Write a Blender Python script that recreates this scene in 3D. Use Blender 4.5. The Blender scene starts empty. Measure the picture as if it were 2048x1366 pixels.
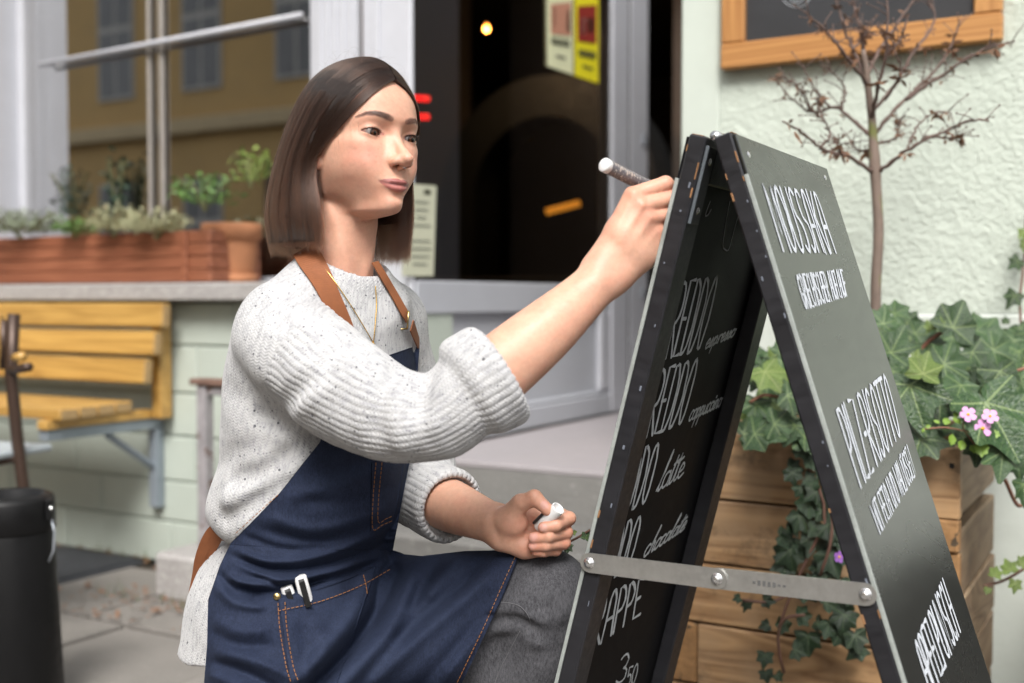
import bpy, bmesh, math, random
import numpy as np
from mathutils import Vector, Matrix

random.seed(7)
rng = np.random.default_rng(7)
SC = bpy.context.scene
COL = SC.collection
R = math.radians

# ------------------------------------------------------------------ camera
CAMZ = 0.92
FPX = 2276.0                       # focal length in pixels of the 2048 px wide photograph (about 40 mm)
PITCH = math.atan(83.0 / FPX)
cam_data = bpy.data.cameras.new("camera")
cam_data.sensor_width = 36.0
cam_data.lens = 36.0 * FPX / 2048.0
cam_data.clip_start = 0.05
cam_data.clip_end = 400.0
cam_data.dof.use_dof = True
cam_data.dof.focus_distance = 1.56
cam_data.dof.aperture_fstop = 2.6
cam_data.dof.aperture_blades = 9
cam = bpy.data.objects.new("camera", cam_data)
cam.location = (0, 0, CAMZ)
cam.rotation_euler = (R(90) - PITCH, 0, 0)
COL.objects.link(cam)
SC.camera = cam

# ------------------------------------------------------------------ world, sun, exposure
SUN_EL, SUN_AZ = R(48), R(184)     # azimuth measured from +Y clockwise: behind the camera, a little to the left
world = bpy.data.worlds.new("World")
SC.world = world
world.use_nodes = True
wn = world.node_tree
wn.nodes.clear()
sky = wn.nodes.new("ShaderNodeTexSky")
sky.sky_type = 'NISHITA'
sky.sun_disc = False
sky.sun_elevation = SUN_EL
sky.sun_rotation = SUN_AZ
sky.air_density = 1.0
sky.dust_density = 4.0
sky.ozone_density = 1.0
hs = wn.nodes.new("ShaderNodeHueSaturation")
hs.inputs["Saturation"].default_value = 0.22      # a white overcast sky
bg = wn.nodes.new("ShaderNodeBackground")
bg.inputs["Strength"].default_value = 0.09
wo = wn.nodes.new("ShaderNodeOutputWorld")
wn.links.new(sky.outputs[0], hs.inputs["Color"])
wn.links.new(hs.outputs[0], bg.inputs["Color"])
wn.links.new(bg.outputs[0], wo.inputs["Surface"])

sun_d = bpy.data.lights.new("sun", 'SUN')
sun_d.energy = 1.5
sun_d.angle = R(22)
sun_d.color = (1.0, 0.965, 0.92)
sun = bpy.data.objects.new("sun", sun_d)
sd = Vector((math.sin(SUN_AZ) * math.cos(SUN_EL), math.cos(SUN_AZ) * math.cos(SUN_EL), math.sin(SUN_EL)))
sun.rotation_euler = sd.to_track_quat('Z', 'Y').to_euler()
sun.location = sd * 20
COL.objects.link(sun)

vs = SC.view_settings
vs.view_transform = 'Standard'
vs.look = 'None'
vs.exposure = 1.30
vs.gamma = 1.0
vs.use_curve_mapping = False
SC.cycles.use_denoising = True
try:
    SC.cycles.denoiser = 'OPENIMAGEDENOISE'
except Exception:
    pass
SC.cycles.max_bounces = 8
SC.cycles.transparent_max_bounces = 12
SC.cycles.sample_clamp_indirect = 6.0
SC.cycles.caustics_reflective = False
SC.cycles.caustics_refractive = False

# ------------------------------------------------------------------ helpers: places
def ray(px, py):
    """world direction through a pixel of the photograph (2048 x 1366)"""
    x = (px - 1024.0) / FPX
    y = -(py - 683.0) / FPX
    ca, sa = math.cos(PITCH), math.sin(PITCH)
    return Vector((x, ca + y * sa, -sa + y * ca))

def at(px, py, Y):
    d = ray(px, py)
    return Vector((0, 0, CAMZ)) + d * (Y / d.y)

def on_z(px, py, z):
    d = ray(px, py)
    return Vector((0, 0, CAMZ)) + d * ((z - CAMZ) / d.z)

# the facade: U runs along it to the right, N points out of it to the street
U = Vector((math.cos(R(30)), -math.sin(R(30)), 0))
N = Vector((-math.sin(R(30)), -math.cos(R(30)), 0))
FO = Vector((-1.27, 3.985, 0))
FROT = Matrix((U, -N, Vector((0, 0, 1)))).transposed().to_4x4()   # local x=U, y=into the house, z=up

def fw(u, v, z):
    """facade coordinates (along, out of the wall, up) to world"""
    return FO + U * u + N * v + Vector((0, 0, z))

def fpx(px, py, v=0.0):
    """pixel -> facade coordinates (u, z) on the plane v in front of the wall"""
    d = ray(px, py)
    o = Vector((0, 0, CAMZ))
    t = (FO + N * v - o).dot(N) / d.dot(N)
    p = o + d * t
    return (p - FO).dot(U), p.z

# ------------------------------------------------------------------ helpers: objects
def tag(o, label=None, cat=None, group=None, kind=None):
    if label: o["label"] = label
    if cat: o["category"] = cat
    if group: o["group"] = group
    if kind: o["kind"] = kind
    return o

def empty(name, loc=(0, 0, 0), label=None, cat=None, group=None, rot=None):
    o = bpy.data.objects.new(name, None)
    o.empty_display_size = 0.05
    o.location = loc
    if rot is not None:
        o.rotation_euler = rot
    COL.objects.link(o)
    return tag(o, label, cat, group)

def mesh_obj(name, verts, faces, material=None, parent=None, smooth=False, matrix=None):
    me = bpy.data.meshes.new(name)
    if isinstance(verts, np.ndarray):
        verts = verts.tolist()
    if isinstance(faces, np.ndarray):
        faces = faces.tolist()
    me.from_pydata(verts, [], faces)
    me.update()
    if smooth:
        me.polygons.foreach_set("use_smooth", np.ones(len(me.polygons), dtype=bool))
    if material is not None:
        me.materials.append(material)
    return link_mesh(name, me, parent, matrix)

def link_mesh(name, me, parent=None, matrix=None):
    o = bpy.data.objects.new(name, me)
    COL.objects.link(o)
    if matrix is not None:
        o.matrix_basis = matrix
    if parent is not None:
        o.parent = parent
        o.matrix_parent_inverse = chain_world(parent).inverted()
    return o

def chain_world(o):
    m = o.matrix_basis
    if o.parent is not None:
        m = chain_world(o.parent) @ o.matrix_parent_inverse @ m
    return m

class MB:
    """collects shapes into one mesh"""
    def __init__(self):
        self.v = []
        self.f = []
    def add(self, vs, fs):
        b = len(self.v)
        self.v += [tuple(p) for p in vs]
        self.f += [tuple(i + b for i in f) for f in fs]
        return self
    def box(self, c, s, m=None, ch=0.0):
        """box with centre c and full sizes s; ch chamfers the edges; m is a Matrix applied after"""
        vs, fs = box_geo(s, ch)
        out = []
        for p in vs:
            q = Vector((p[0] + c[0], p[1] + c[1], p[2] + c[2]))
            out.append(m @ q if m is not None else q)
        return self.add(out, fs)
    def tube(self, pts, radii, n=8, cap=True):
        vs, fs = tube_geo(pts, radii, n, cap)
        return self.add(vs, fs)
    def lathe(self, prof, n=24, m=None, closed=False):
        vs, fs = [], []
        k = len(prof)
        for (r, z) in prof:
            for i in range(n):
                a = 2 * math.pi * i / n
                p = Vector((r * math.cos(a), r * math.sin(a), z))
                vs.append(m @ p if m is not None else p)
        for j in range(k - 1):
            for i in range(n):
                i2 = (i + 1) % n
                fs.append((j * n + i, j * n + i2, (j + 1) * n + i2, (j + 1) * n + i))
        if closed:
            for i in range(n):
                i2 = (i + 1) % n
                fs.append(((k - 1) * n + i, (k - 1) * n + i2, i2, i))
        return self.add(vs, fs)
    def prism(self, poly, h0, h1, m):
        """polygon in local xy extruded from z=h0 to h1, then matrix m"""
        n = len(poly)
        vs = [m @ Vector((x, y, h0)) for x, y in poly] + [m @ Vector((x, y, h1)) for x, y in poly]
        fs = [tuple(range(n - 1, -1, -1)), tuple(range(n, 2 * n))]
        fs += [(i, (i + 1) % n, n + (i + 1) % n, n + i) for i in range(n)]
        return self.add(vs, fs)
    def obj(self, name, material, parent=None, smooth=False, matrix=None):
        o = mesh_obj(name, self.v, self.f, material, parent, smooth, matrix)
        return o

def box_geo(s, ch=0.0):
    hx, hy, hz = s[0] / 2, s[1] / 2, s[2] / 2
    if ch <= 0:
        vs = [(x, y, z) for x in (-hx, hx) for y in (-hy, hy) for z in (-hz, hz)]
        fs = [(0, 1, 3, 2), (4, 6, 7, 5), (0, 4, 5, 1), (2, 3, 7, 6), (0, 2, 6, 4), (1, 5, 7, 3)]
        return vs, fs
    c = min(ch, hx * .9, hy * .9, hz * .9)
    vs, idx = [], {}
    for sx in (-1, 1):
        for sy in (-1, 1):
            for sz in (-1, 1):
                for ax in range(3):
                    p = [sx * (hx - c), sy * (hy - c), sz * (hz - c)]
                    p[ax] = (sx * hx, sy * hy, sz * hz)[ax]
                    idx[(sx, sy, sz, ax)] = len(vs)
                    vs.append(tuple(p))
    fs = []
    def face(keys, nrm):
        ids = [idx[k] for k in keys]
        a, b, cc = (Vector(vs[i]) for i in ids[:3])
        if (b - a).cross(cc - a).dot(Vector(nrm)) < 0:
            ids.reverse()
        fs.append(tuple(ids))
    for ax in range(3):
        o1, o2 = [a for a in range(3) if a != ax]
        for sg in (-1, 1):
            ks = []
            for a, b in ((-1, -1), (1, -1), (1, 1), (-1, 1)):
                s3 = [0, 0, 0]
                s3[ax], s3[o1], s3[o2] = sg, a, b
                ks.append((*s3, ax))
            nr = [0, 0, 0]; nr[ax] = sg
            face(ks, nr)
        for a in (-1, 1):
            for b in (-1, 1):
                ks = []
                for (t, axx) in ((-1, o1), (1, o1), (1, o2), (-1, o2)):
                    s3 = [0, 0, 0]
                    s3[ax], s3[o1], s3[o2] = t, a, b
                    ks.append((*s3, axx))
                nr = [0, 0, 0]; nr[o1] = a; nr[o2] = b
                face(ks, nr)
    for sx in (-1, 1):
        for sy in (-1, 1):
            for sz in (-1, 1):
                face([(sx, sy, sz, 0), (sx, sy, sz, 1), (sx, sy, sz, 2)], (sx, sy, sz))
    return vs, fs

def tube_geo(pts, radii, n=8, cap=True):
    pts = [Vector(p) for p in pts]
    if not hasattr(radii, "__len__"):
        radii = [radii] * len(pts)
    vs, fs = [], []
    t0 = (pts[1] - pts[0]).normalized()
    up = Vector((0, 0, 1)) if abs(t0.z) < 0.9 else Vector((1, 0, 0))
    a = t0.cross(up).normalized()
    for i, p in enumerate(pts):
        if i == 0: t = pts[1] - pts[0]
        elif i == len(pts) - 1: t = pts[-1] - pts[-2]
        else: t = pts[i + 1] - pts[i - 1]
        t = t.normalized()
        a = (a - t * a.dot(t)).normalized()
        b = t.cross(a)
        for k in range(n):
            an = 2 * math.pi * k / n
            vs.append(p + (a * math.cos(an) + b * math.sin(an)) * radii[i])
    for i in range(len(pts) - 1):
        for k in range(n):
            k2 = (k + 1) % n
            fs.append((i * n + k, i * n + k2, (i + 1) * n + k2, (i + 1) * n + k))
    if cap:
        fs.append(tuple(range(n - 1, -1, -1)))
        fs.append(tuple(range((len(pts) - 1) * n, len(pts) * n)))
    return vs, fs

def catmull(pts, n):
    """n samples along a Catmull-Rom curve through pts (numpy k x d)"""
    P = np.asarray(pts, float)
    k = len(P)
    Q = np.vstack([2 * P[0] - P[1], P, 2 * P[-1] - P[-2]])
    t = np.linspace(0, k - 1, n)
    i = np.minimum(t.astype(int), k - 2)
    f = (t - i)[:, None]
    p0, p1, p2, p3 = Q[i], Q[i + 1], Q[i + 2], Q[i + 3]
    return 0.5 * ((2 * p1) + (-p0 + p2) * f + (2 * p0 - 5 * p1 + 4 * p2 - p3) * f ** 2 + (-p0 + 3 * p1 - 3 * p2 + p3) * f ** 3)

# ------------------------------------------------------------------ helpers: materials
def new_mat(name):
    m = bpy.data.materials.new(name)
    m.use_nodes = True
    nt = m.node_tree
    b = nt.nodes["Principled BSDF"]
    return m, nt, b

def N_(nt, t, **kw):
    n = nt.nodes.new(t)
    for k, v in kw.items():
        if k in n.inputs:
            n.inputs[k].default_value = v
        else:
            setattr(n, k, v)
    return n

def math_(nt, op, a, b=None, clamp=False):
    n = nt.nodes.new("ShaderNodeMath")
    n.operation = op
    n.use_clamp = clamp
    for i, x in enumerate((a, b)):
        if x is None: continue
        if hasattr(x, "links"):
            nt.links.new(x, n.inputs[i])
        else:
            n.inputs[i].default_value = x
    return n.outputs[0]

def mixc(nt, fac, a, b, mode='MIX'):
    n = nt.nodes.new("ShaderNodeMix")
    n.data_type = 'RGBA'
    n.blend_type = mode
    for x, s in ((fac, 0), (a, 6), (b, 7)):
        if hasattr(x, "links"):
            nt.links.new(x, n.inputs[s])
        elif s == 0:
            n.inputs[0].default_value = x
        else:
            n.inputs[s].default_value = (*x[:3], 1)
    return n.outputs[2]

def coords(nt, stretch=(1, 1, 1), src="Object"):
    tc = N_(nt, "ShaderNodeTexCoord")
    mp = N_(nt, "ShaderNodeMapping")
    mp.inputs["Scale"].default_value = stretch
    nt.links.new(tc.outputs[src], mp.inputs["Vector"])
    oi = N_(nt, "ShaderNodeObjectInfo")
    off = N_(nt, "ShaderNodeVectorMath", operation='SCALE')
    cmb = N_(nt, "ShaderNodeCombineXYZ")
    for i in range(3):
        nt.links.new(oi.outputs["Random"], cmb.inputs[i])
    nt.links.new(cmb.outputs[0], off.inputs[0])
    off.inputs["Scale"].default_value = 17.3
    ad = N_(nt, "ShaderNodeVectorMath", operation='ADD')
    nt.links.new(mp.outputs[0], ad.inputs[0])
    nt.links.new(off.outputs[0], ad.inputs[1])
    return ad.outputs[0], oi.outputs["Random"]

def noise(nt, vec, scale, detail=4, rough=0.55, dist=0.0):
    n = N_(nt, "ShaderNodeTexNoise")
    n.inputs["Scale"].default_value = scale
    n.inputs["Detail"].default_value = detail
    n.inputs["Roughness"].default_value = rough
    n.inputs["Distortion"].default_value = dist
    nt.links.new(vec, n.inputs["Vector"])
    return n.outputs["Fac"]

def ramp(nt, fac, stops):
    n = N_(nt, "ShaderNodeValToRGB")
    el = n.color_ramp.elements
    while len(el) < len(stops): el.new(0.5)
    for e, (p, c) in zip(el, stops):
        e.position = p
        e.color = (*c, 1) if len(c) == 3 else c
    nt.links.new(fac, n.inputs[0])
    return n.outputs[0]

def bump(nt, height, strength=0.3, dist=0.01, prev=None):
    n = N_(nt, "ShaderNodeBump")
    n.inputs["Strength"].default_value = strength
    n.inputs["Distance"].default_value = dist
    nt.links.new(height, n.inputs["Height"])
    if prev is not None:
        nt.links.new(prev, n.inputs["Normal"])
    return n.outputs[0]

def col(c, k=1.0):
    return tuple(min(1.0, max(0.0, x * k)) for x in c)

def plain(name, c, rough=0.6, var=0.12, vscale=6.0, bs=0.0, bscale=60.0, bdist=0.004, metal=0.0, spec=0.5,
          stretch=(1, 1, 1), coat=0.0, obj_var=0.0, speck=None, speck_scale=200.0):
    """a procedural surface: colour with uneven patches, fine relief, uneven gloss"""
    m, nt, b = new_mat(name)
    v, rnd = coords(nt, stretch)
    n1 = noise(nt, v, vscale, 5, 0.6)
    n2 = noise(nt, v, vscale * 7.3, 3, 0.6)
    f = math_(nt, 'ADD', math_(nt, 'MULTIPLY', n1, 0.65), math_(nt, 'MULTIPLY', n2, 0.35))
    cc = ramp(nt, f, [(0.3, col(c, 1 - var)), (0.7, col(c, 1 + var))])
    if obj_var:
        k = math_(nt, 'ADD', math_(nt, 'MULTIPLY', rnd, 2 * obj_var), 1 - obj_var)
        hsv = N_(nt, "ShaderNodeHueSaturation")
        nt.links.new(k, hsv.inputs["Value"])
        nt.links.new(cc, hsv.inputs["Color"])
        cc = hsv.outputs[0]
    if speck:
        n3 = noise(nt, v, speck_scale, 2, 0.5)
        for lo, hi, c3 in speck:
            fac = ramp(nt, n3, [(lo, (0, 0, 0)), (hi, (1, 1, 1))])
            cc = mixc(nt, fac, cc, c3)
    nt.links.new(cc, b.inputs["Base Color"])
    nt.links.new(ramp(nt, n2, [(0.3, (rough * .85,) * 3), (0.7, (min(1, rough * 1.15),) * 3)]), b.inputs["Roughness"])
    b.inputs["Metallic"].default_value = metal
    b.inputs["Specular IOR Level"].default_value = spec
    b.inputs["Coat Weight"].default_value = coat
    if bs:
        nt.links.new(bump(nt, noise(nt, v, bscale, 5, 0.6), bs, bdist), b.inputs["Normal"])
    return m

def wood(name, c1, c2, axis=0, scale=9.0, rough=0.5, coat=0.0, dark=None, bs=0.25, obj_var=0.15, ring=1.0, weather=None):
    """planed timber with grain along the local axis"""
    m, nt, b = new_mat(name)
    st = [1.0, 1.0, 1.0]
    st[axis] = 0.07
    v, rnd = coords(nt, st)
    n0 = noise(nt, v, scale, 3, 0.5, 1.2 * ring)
    w = math_(nt, 'FRACT', math_(nt, 'MULTIPLY', n0, 9.0))
    w = math_(nt, 'ABSOLUTE', math_(nt, 'SUBTRACT', w, 0.5))
    w = math_(nt, 'MULTIPLY', w, 2.0)
    n1 = noise(nt, v, scale * 14, 4, 0.65)
    f = math_(nt, 'ADD', math_(nt, 'MULTIPLY', w, 0.55), math_(nt, 'MULTIPLY', n1, 0.45))
    cc = ramp(nt, f, [(0.18, c2), (0.75, c1)])
    k = math_(nt, 'ADD', math_(nt, 'MULTIPLY', rnd, 2 * obj_var), 1 - obj_var)
    hsv = N_(nt, "ShaderNodeHueSaturation")
    nt.links.new(k, hsv.inputs["Value"])
    nt.links.new(cc, hsv.inputs["Color"])
    cc = hsv.outputs[0]
    if weather:
        v2, _ = coords(nt, (1, 1, 1))
        fac = ramp(nt, noise(nt, v2, 5.0, 6, 0.65), [(0.46, (0, 0, 0)), (0.66, (.85, .85, .85))])
        cc = mixc(nt, fac, cc, weather)
    if dark:
        v3, _ = coords(nt, (1, 1, 1))
        fac = ramp(nt, noise(nt, v3, 11.0, 6, 0.7), [(0.56, (0, 0, 0)), (0.72, (.8, .8, .8))])
        cc = mixc(nt, fac, cc, dark)
    nt.links.new(cc, b.inputs["Base Color"])
    b.inputs["Roughness"].default_value = rough
    b.inputs["Coat Weight"].default_value = coat
    if bs:
        nt.links.new(bump(nt, f, bs, 0.002), b.inputs["Normal"])
    return m

def glow(name, c, strength):
    m, nt, b = new_mat(name)
    b.inputs["Base Color"].default_value = (*c, 1)
    b.inputs["Emission Color"].default_value = (*c, 1)
    b.inputs["Emission Strength"].default_value = strength
    return m

def glass(name, tint=(0.9, 0.93, 0.92), rough=0.0, refl=1.0, gain=2.0):
    m = bpy.data.materials.new(name)
    m.use_nodes = True
    nt = m.node_tree
    nt.nodes.clear()
    tr = N_(nt, "ShaderNodeBsdfTransparent")
    tr.inputs[0].default_value = (*tint, 1)
    gl = N_(nt, "ShaderNodeBsdfGlossy")
    gl.inputs["Roughness"].default_value = rough
    gl.inputs["Color"].default_value = (refl, refl, refl, 1)
    fr = N_(nt, "ShaderNodeFresnel")
    fr.inputs["IOR"].default_value = 1.62
    # coated double glazing reflects a few times more than one bare face
    k = math_(nt, 'MULTIPLY', fr.outputs[0], gain, True)
    mx = N_(nt, "ShaderNodeMixShader")
    nt.links.new(k, mx.inputs[0])
    nt.links.new(tr.outputs[0], mx.inputs[1])
    nt.links.new(gl.outputs[0], mx.inputs[2])
    out = N_(nt, "ShaderNodeOutputMaterial")
    nt.links.new(mx.outputs[0], out.inputs[0])
    return m

def set_attr(me, name, arr, domain='POINT', typ='FLOAT'):
    a = me.attributes.new(name, typ, domain)
    key = {'FLOAT': 'value', 'FLOAT_COLOR': 'color', 'FLOAT2': 'vector', 'FLOAT_VECTOR': 'vector'}[typ]
    a.data.foreach_set(key, np.ascontiguousarray(arr, dtype=np.float32).ravel())

# ------------------------------------------------------------------ helpers: sculpting with distance fields
class Field:
    """a signed distance grid; shapes are merged into it and the surface is read off as quads"""
    def __init__(self, lo, hi, h, fill=1.0):
        self.lo = np.asarray(lo, np.float32)
        self.h = float(h)
        self.n = np.ceil((np.asarray(hi) - np.asarray(lo)) / h).astype(int) + 1
        self.ax = [(self.lo[i] + np.arange(self.n[i], dtype=np.float32) * np.float32(h)) for i in range(3)]
        self.d = np.full(self.n, fill, np.float32)
    def sl(self, lo, hi):
        s = []
        for i in range(3):
            a = int(max(0, math.floor((lo[i] - self.lo[i]) / self.h)))
            b = int(min(self.n[i], math.ceil((hi[i] - self.lo[i]) / self.h) + 1))
            if b <= a: return None
            s.append(slice(a, b))
        return tuple(s)
    def xyz(self, s):
        return (self.ax[0][s[0]][:, None, None], self.ax[1][s[1]][None, :, None], self.ax[2][s[2]][None, None, :])
    def merge(self, s, d, k, sub=False):
        cur = self.d[s]
        if sub:
            a, b = -cur, d
        else:
            a, b = cur, d
        if k > 0:
            h = np.clip(0.5 + 0.5 * (b - a) / k, 0, 1)
            r = b * (1 - h) + a * h - k * h * (1 - h)
        else:
            r = np.minimum(a, b)
        self.d[s] = -r if sub else r
    def cone(self, a, b, r1, r2, k=0.0, sub=False):
        a = np.asarray(a, np.float32); b = np.asarray(b, np.float32)
        R_ = max(r1, r2) + k + 4 * self.h + 0.01
        s = self.sl(np.minimum(a, b) - R_, np.maximum(a, b) + R_)
        if s is None: return self
        x, y, z = self.xyz(s)
        ab = b - a
        L2 = float(ab @ ab) + 1e-12
        t = np.clip(((x - a[0]) * ab[0] + (y - a[1]) * ab[1] + (z - a[2]) * ab[2]) / L2, 0, 1)
        d = np.sqrt((x - a[0] - t * ab[0]) ** 2 + (y - a[1] - t * ab[1]) ** 2 + (z - a[2] - t * ab[2]) ** 2) - (r1 + (r2 - r1) * t)
        self.merge(s, d.astype(np.float32), k, sub)
        return self
    def chain(self, pts, rs, k_in=0.0, k=0.0, sub=False):
        """a limb: one tapering tube through pts, merged as a whole"""
        pts = [np.asarray(p, np.float32) for p in pts]
        R_ = max(rs) + k + 4 * self.h + 0.01
        s = self.sl(np.min(pts, axis=0) - R_, np.max(pts, axis=0) + R_)
        if s is None: return self
        x, y, z = self.xyz(s)
        tot = None
        for a, b, r1, r2 in zip(pts[:-1], pts[1:], rs[:-1], rs[1:]):
            ab = b - a
            L2 = float(ab @ ab) + 1e-12
            t = np.clip(((x - a[0]) * ab[0] + (y - a[1]) * ab[1] + (z - a[2]) * ab[2]) / L2, 0, 1)
            d = np.sqrt((x - a[0] - t * ab[0]) ** 2 + (y - a[1] - t * ab[1]) ** 2 + (z - a[2] - t * ab[2]) ** 2) - (r1 + (r2 - r1) * t)
            d = d.astype(np.float32)
            if tot is None: tot = d
            elif k_in > 0:
                h = np.clip(0.5 + 0.5 * (d - tot) / k_in, 0, 1)
                tot = d * (1 - h) + tot * h - k_in * h * (1 - h)
            else: tot = np.minimum(tot, d)
        self.merge(s, tot, k, sub)
        return self
    def cyl(self, a, b, r1, r2, rnd=0.004, k=0.0, sub=False):
        """flat ended cone with rounded rims"""
        a = np.asarray(a, np.float32); b = np.asarray(b, np.float32)
        R_ = max(r1, r2) + k + 4 * self.h + 0.01
        s = self.sl(np.minimum(a, b) - R_, np.maximum(a, b) + R_)
        if s is None: return self
        x, y, z = self.xyz(s)
        ab = b - a
        L = math.sqrt(float(ab @ ab)) + 1e-9
        t = ((x - a[0]) * ab[0] + (y - a[1]) * ab[1] + (z - a[2]) * ab[2]) / (L * L)
        tc = np.clip(t, 0, 1)
        q = np.sqrt((x - a[0] - t * ab[0]) ** 2 + (y - a[1] - t * ab[1]) ** 2 + (z - a[2] - t * ab[2]) ** 2) - (r1 + (r2 - r1) * tc) + rnd
        ax_ = np.maximum(-t * L, (t - 1) * L) + rnd
        d = np.sqrt(np.maximum(q, 0) ** 2 + np.maximum(ax_, 0) ** 2) + np.minimum(np.maximum(q, ax_), 0) - rnd
        self.merge(s, d.astype(np.float32), k, sub)
        return self
    def ell(self, c, r, k=0.0, rot=None, sub=False):
        c = np.asarray(c, np.float32); r = np.asarray(r, np.float32)
        R_ = float(r.max()) + k + 4 * self.h + 0.01
        s = self.sl(c - R_, c + R_)
        if s is None: return self
        x, y, z = self.xyz(s)
        x, y, z = x - c[0], y - c[1], z - c[2]
        if rot is not None:
            M = np.asarray(rot, np.float32)      # columns are the ellipsoid's own axes
            x, y, z = (M[0, 0] * x + M[1, 0] * y + M[2, 0] * z, M[0, 1] * x + M[1, 1] * y + M[2, 1] * z, M[0, 2] * x + M[1, 2] * y + M[2, 2] * z)
        k0 = np.sqrt((x / r[0]) ** 2 + (y / r[1]) ** 2 + (z / r[2]) ** 2)
        k1 = np.sqrt((x / r[0] ** 2) ** 2 + (y / r[1] ** 2) ** 2 + (z / r[2] ** 2) ** 2) + 1e-9
        self.merge(s, (k0 * (k0 - 1) / k1).astype(np.float32), k, sub)
        return self
    def puff(self, c, r, amp, rot=None):
        """push the surface out (amp > 0) or in by a soft round stroke"""
        c = np.asarray(c, np.float32); r = np.asarray(r, np.float32) * np.ones(3, np.float32)
        R_ = float(r.max()) * 2.6
        s = self.sl(c - R_, c + R_)
        if s is None: return self
        x, y, z = self.xyz(s)
        x, y, z = x - c[0], y - c[1], z - c[2]
        if rot is not None:
            M = np.asarray(rot, np.float32)
            x, y, z = (M[0, 0] * x + M[1, 0] * y + M[2, 0] * z, M[0, 1] * x + M[1, 1] * y + M[2, 1] * z, M[0, 2] * x + M[1, 2] * y + M[2, 2] * z)
        self.d[s] -= (amp * np.exp(-((x / r[0]) ** 2 + (y / r[1]) ** 2 + (z / r[2]) ** 2))).astype(np.float32)
        return self
    def crease(self, pts, w, amp):
        """push the surface along a line (amp < 0 makes a groove)"""
        pts = [np.asarray(p, np.float32) for p in pts]
        n = len(pts)
        ws = w if hasattr(w, "__len__") else [w] * n
        am = amp if hasattr(amp, "__len__") else [amp] * n
        R_ = max(ws) * 2.6
        s = self.sl(np.min(pts, axis=0) - R_, np.max(pts, axis=0) + R_)
        if s is None: return self
        x, y, z = self.xyz(s)
        best = None
        for i in range(n - 1):
            a, b = pts[i], pts[i + 1]
            ab = b - a
            L2 = float(ab @ ab) + 1e-12
            t = np.clip(((x - a[0]) * ab[0] + (y - a[1]) * ab[1] + (z - a[2]) * ab[2]) / L2, 0, 1)
            d2 = (x - a[0] - t * ab[0]) ** 2 + (y - a[1] - t * ab[1]) ** 2 + (z - a[2] - t * ab[2]) ** 2
            ww = ws[i] + (ws[i + 1] - ws[i]) * t
            aa = am[i] + (am[i + 1] - am[i]) * t
            g = aa * np.exp(-d2 / ww ** 2)
            best = g if best is None else np.where(np.abs(g) > np.abs(best), g, best)
        self.d[s] -= best.astype(np.float32)
        return self
    def sample(self, P):
        """trilinear value at points P (k x 3)"""
        q = (np.asarray(P, np.float32) - self.lo) / self.h
        q = np.clip(q, 0, self.n - 1.001)
        i = q.astype(int); f = q - i
        v = 0
        for a in (0, 1):
            for b in (0, 1):
                for c in (0, 1):
                    w = (f[:, 0] if a else 1 - f[:, 0]) * (f[:, 1] if b else 1 - f[:, 1]) * (f[:, 2] if c else 1 - f[:, 2])
                    v = v + w * self.d[i[:, 0] + a, i[:, 1] + b, i[:, 2] + c]
        return v
    def hit(self, px, py, lo=0.9, hi=2.4, step=0.004):
        """where the ray through a pixel first meets the surface; None when it passes by"""
        d = ray(px, py)
        d = np.array(d) / d.y
        Y = np.arange(lo, hi, step)
        P = np.array([0, 0, CAMZ]) + d[None, :] * Y[:, None]
        ok = np.all((P > self.lo) & (P < self.lo + (self.n - 1) * self.h), axis=1)
        v = np.where(ok, self.sample(P), 1.0)
        w = np.where(v < 0)[0]
        if not len(w):
            return None
        j = w[0]
        if j == 0: return P[0]
        t = v[j - 1] / (v[j - 1] - v[j] + 1e-9)
        return P[j - 1] + (P[j] - P[j - 1]) * t
    def mesh(self):
        """naive surface nets"""
        d = self.d
        s = d < 0
        nx, ny, nz = self.n
        acc = np.zeros((nx - 1, ny - 1, nz - 1), np.int8)
        for a in (0, 1):
            for b in (0, 1):
                for c in (0, 1):
                    acc += s[a:nx - 1 + a, b:ny - 1 + b, c:nz - 1 + c]
        act = (acc > 0) & (acc < 8)
        ii = np.argwhere(act)
        idx = np.full(act.shape, -1, np.int64)
        idx[act] = np.arange(len(ii))
        cor = [(a, b, c) for a in (0, 1) for b in (0, 1) for c in (0, 1)]
        val = {c: d[ii[:, 0] + c[0], ii[:, 1] + c[1], ii[:, 2] + c[2]] for c in cor}
        psum = np.zeros((len(ii), 3)); cnt = np.zeros(len(ii))
        for c in cor:
            for ax in range(3):
                if c[ax] == 0:
                    e = list(c); e[ax] = 1; e = tuple(e)
                    v0, v1 = val[c], val[e]
                    m = (v0 < 0) != (v1 < 0)
                    t = np.where(m, v0 / np.where(m, v0 - v1, 1), 0)
                    p = np.tile(np.array(c, float), (len(ii), 1))
                    p[:, ax] += t
                    psum[m] += p[m]; cnt[m] += 1
        V = self.lo + (ii + psum / cnt[:, None]) * self.h
        F = []
        for ax in range(3):
            o1, o2 = [(1, 2), (2, 0), (0, 1)][ax]
            s0 = [slice(None)] * 3; s1 = [slice(None)] * 3
            s0[ax] = slice(0, -1); s1[ax] = slice(1, None)
            ch = s[tuple(s0)] != s[tuple(s1)]
            e = np.argwhere(ch)
            ok = (e[:, o1] > 0) & (e[:, o2] > 0) & (e[:, o1] < self.n[o1] - 1) & (e[:, o2] < self.n[o2] - 1)
            e = e[ok]
            inside_first = s[tuple(e.T)]
            q = []
            for da, db in ((-1, -1), (0, -1), (0, 0), (-1, 0)):
                g = e.copy(); g[:, o1] += da; g[:, o2] += db
                q.append(idx[tuple(g.T)])
            q = np.stack(q, 1)
            q[~inside_first] = q[~inside_first][:, ::-1]
            F.append(q)
        return V, np.vstack(F)

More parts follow.
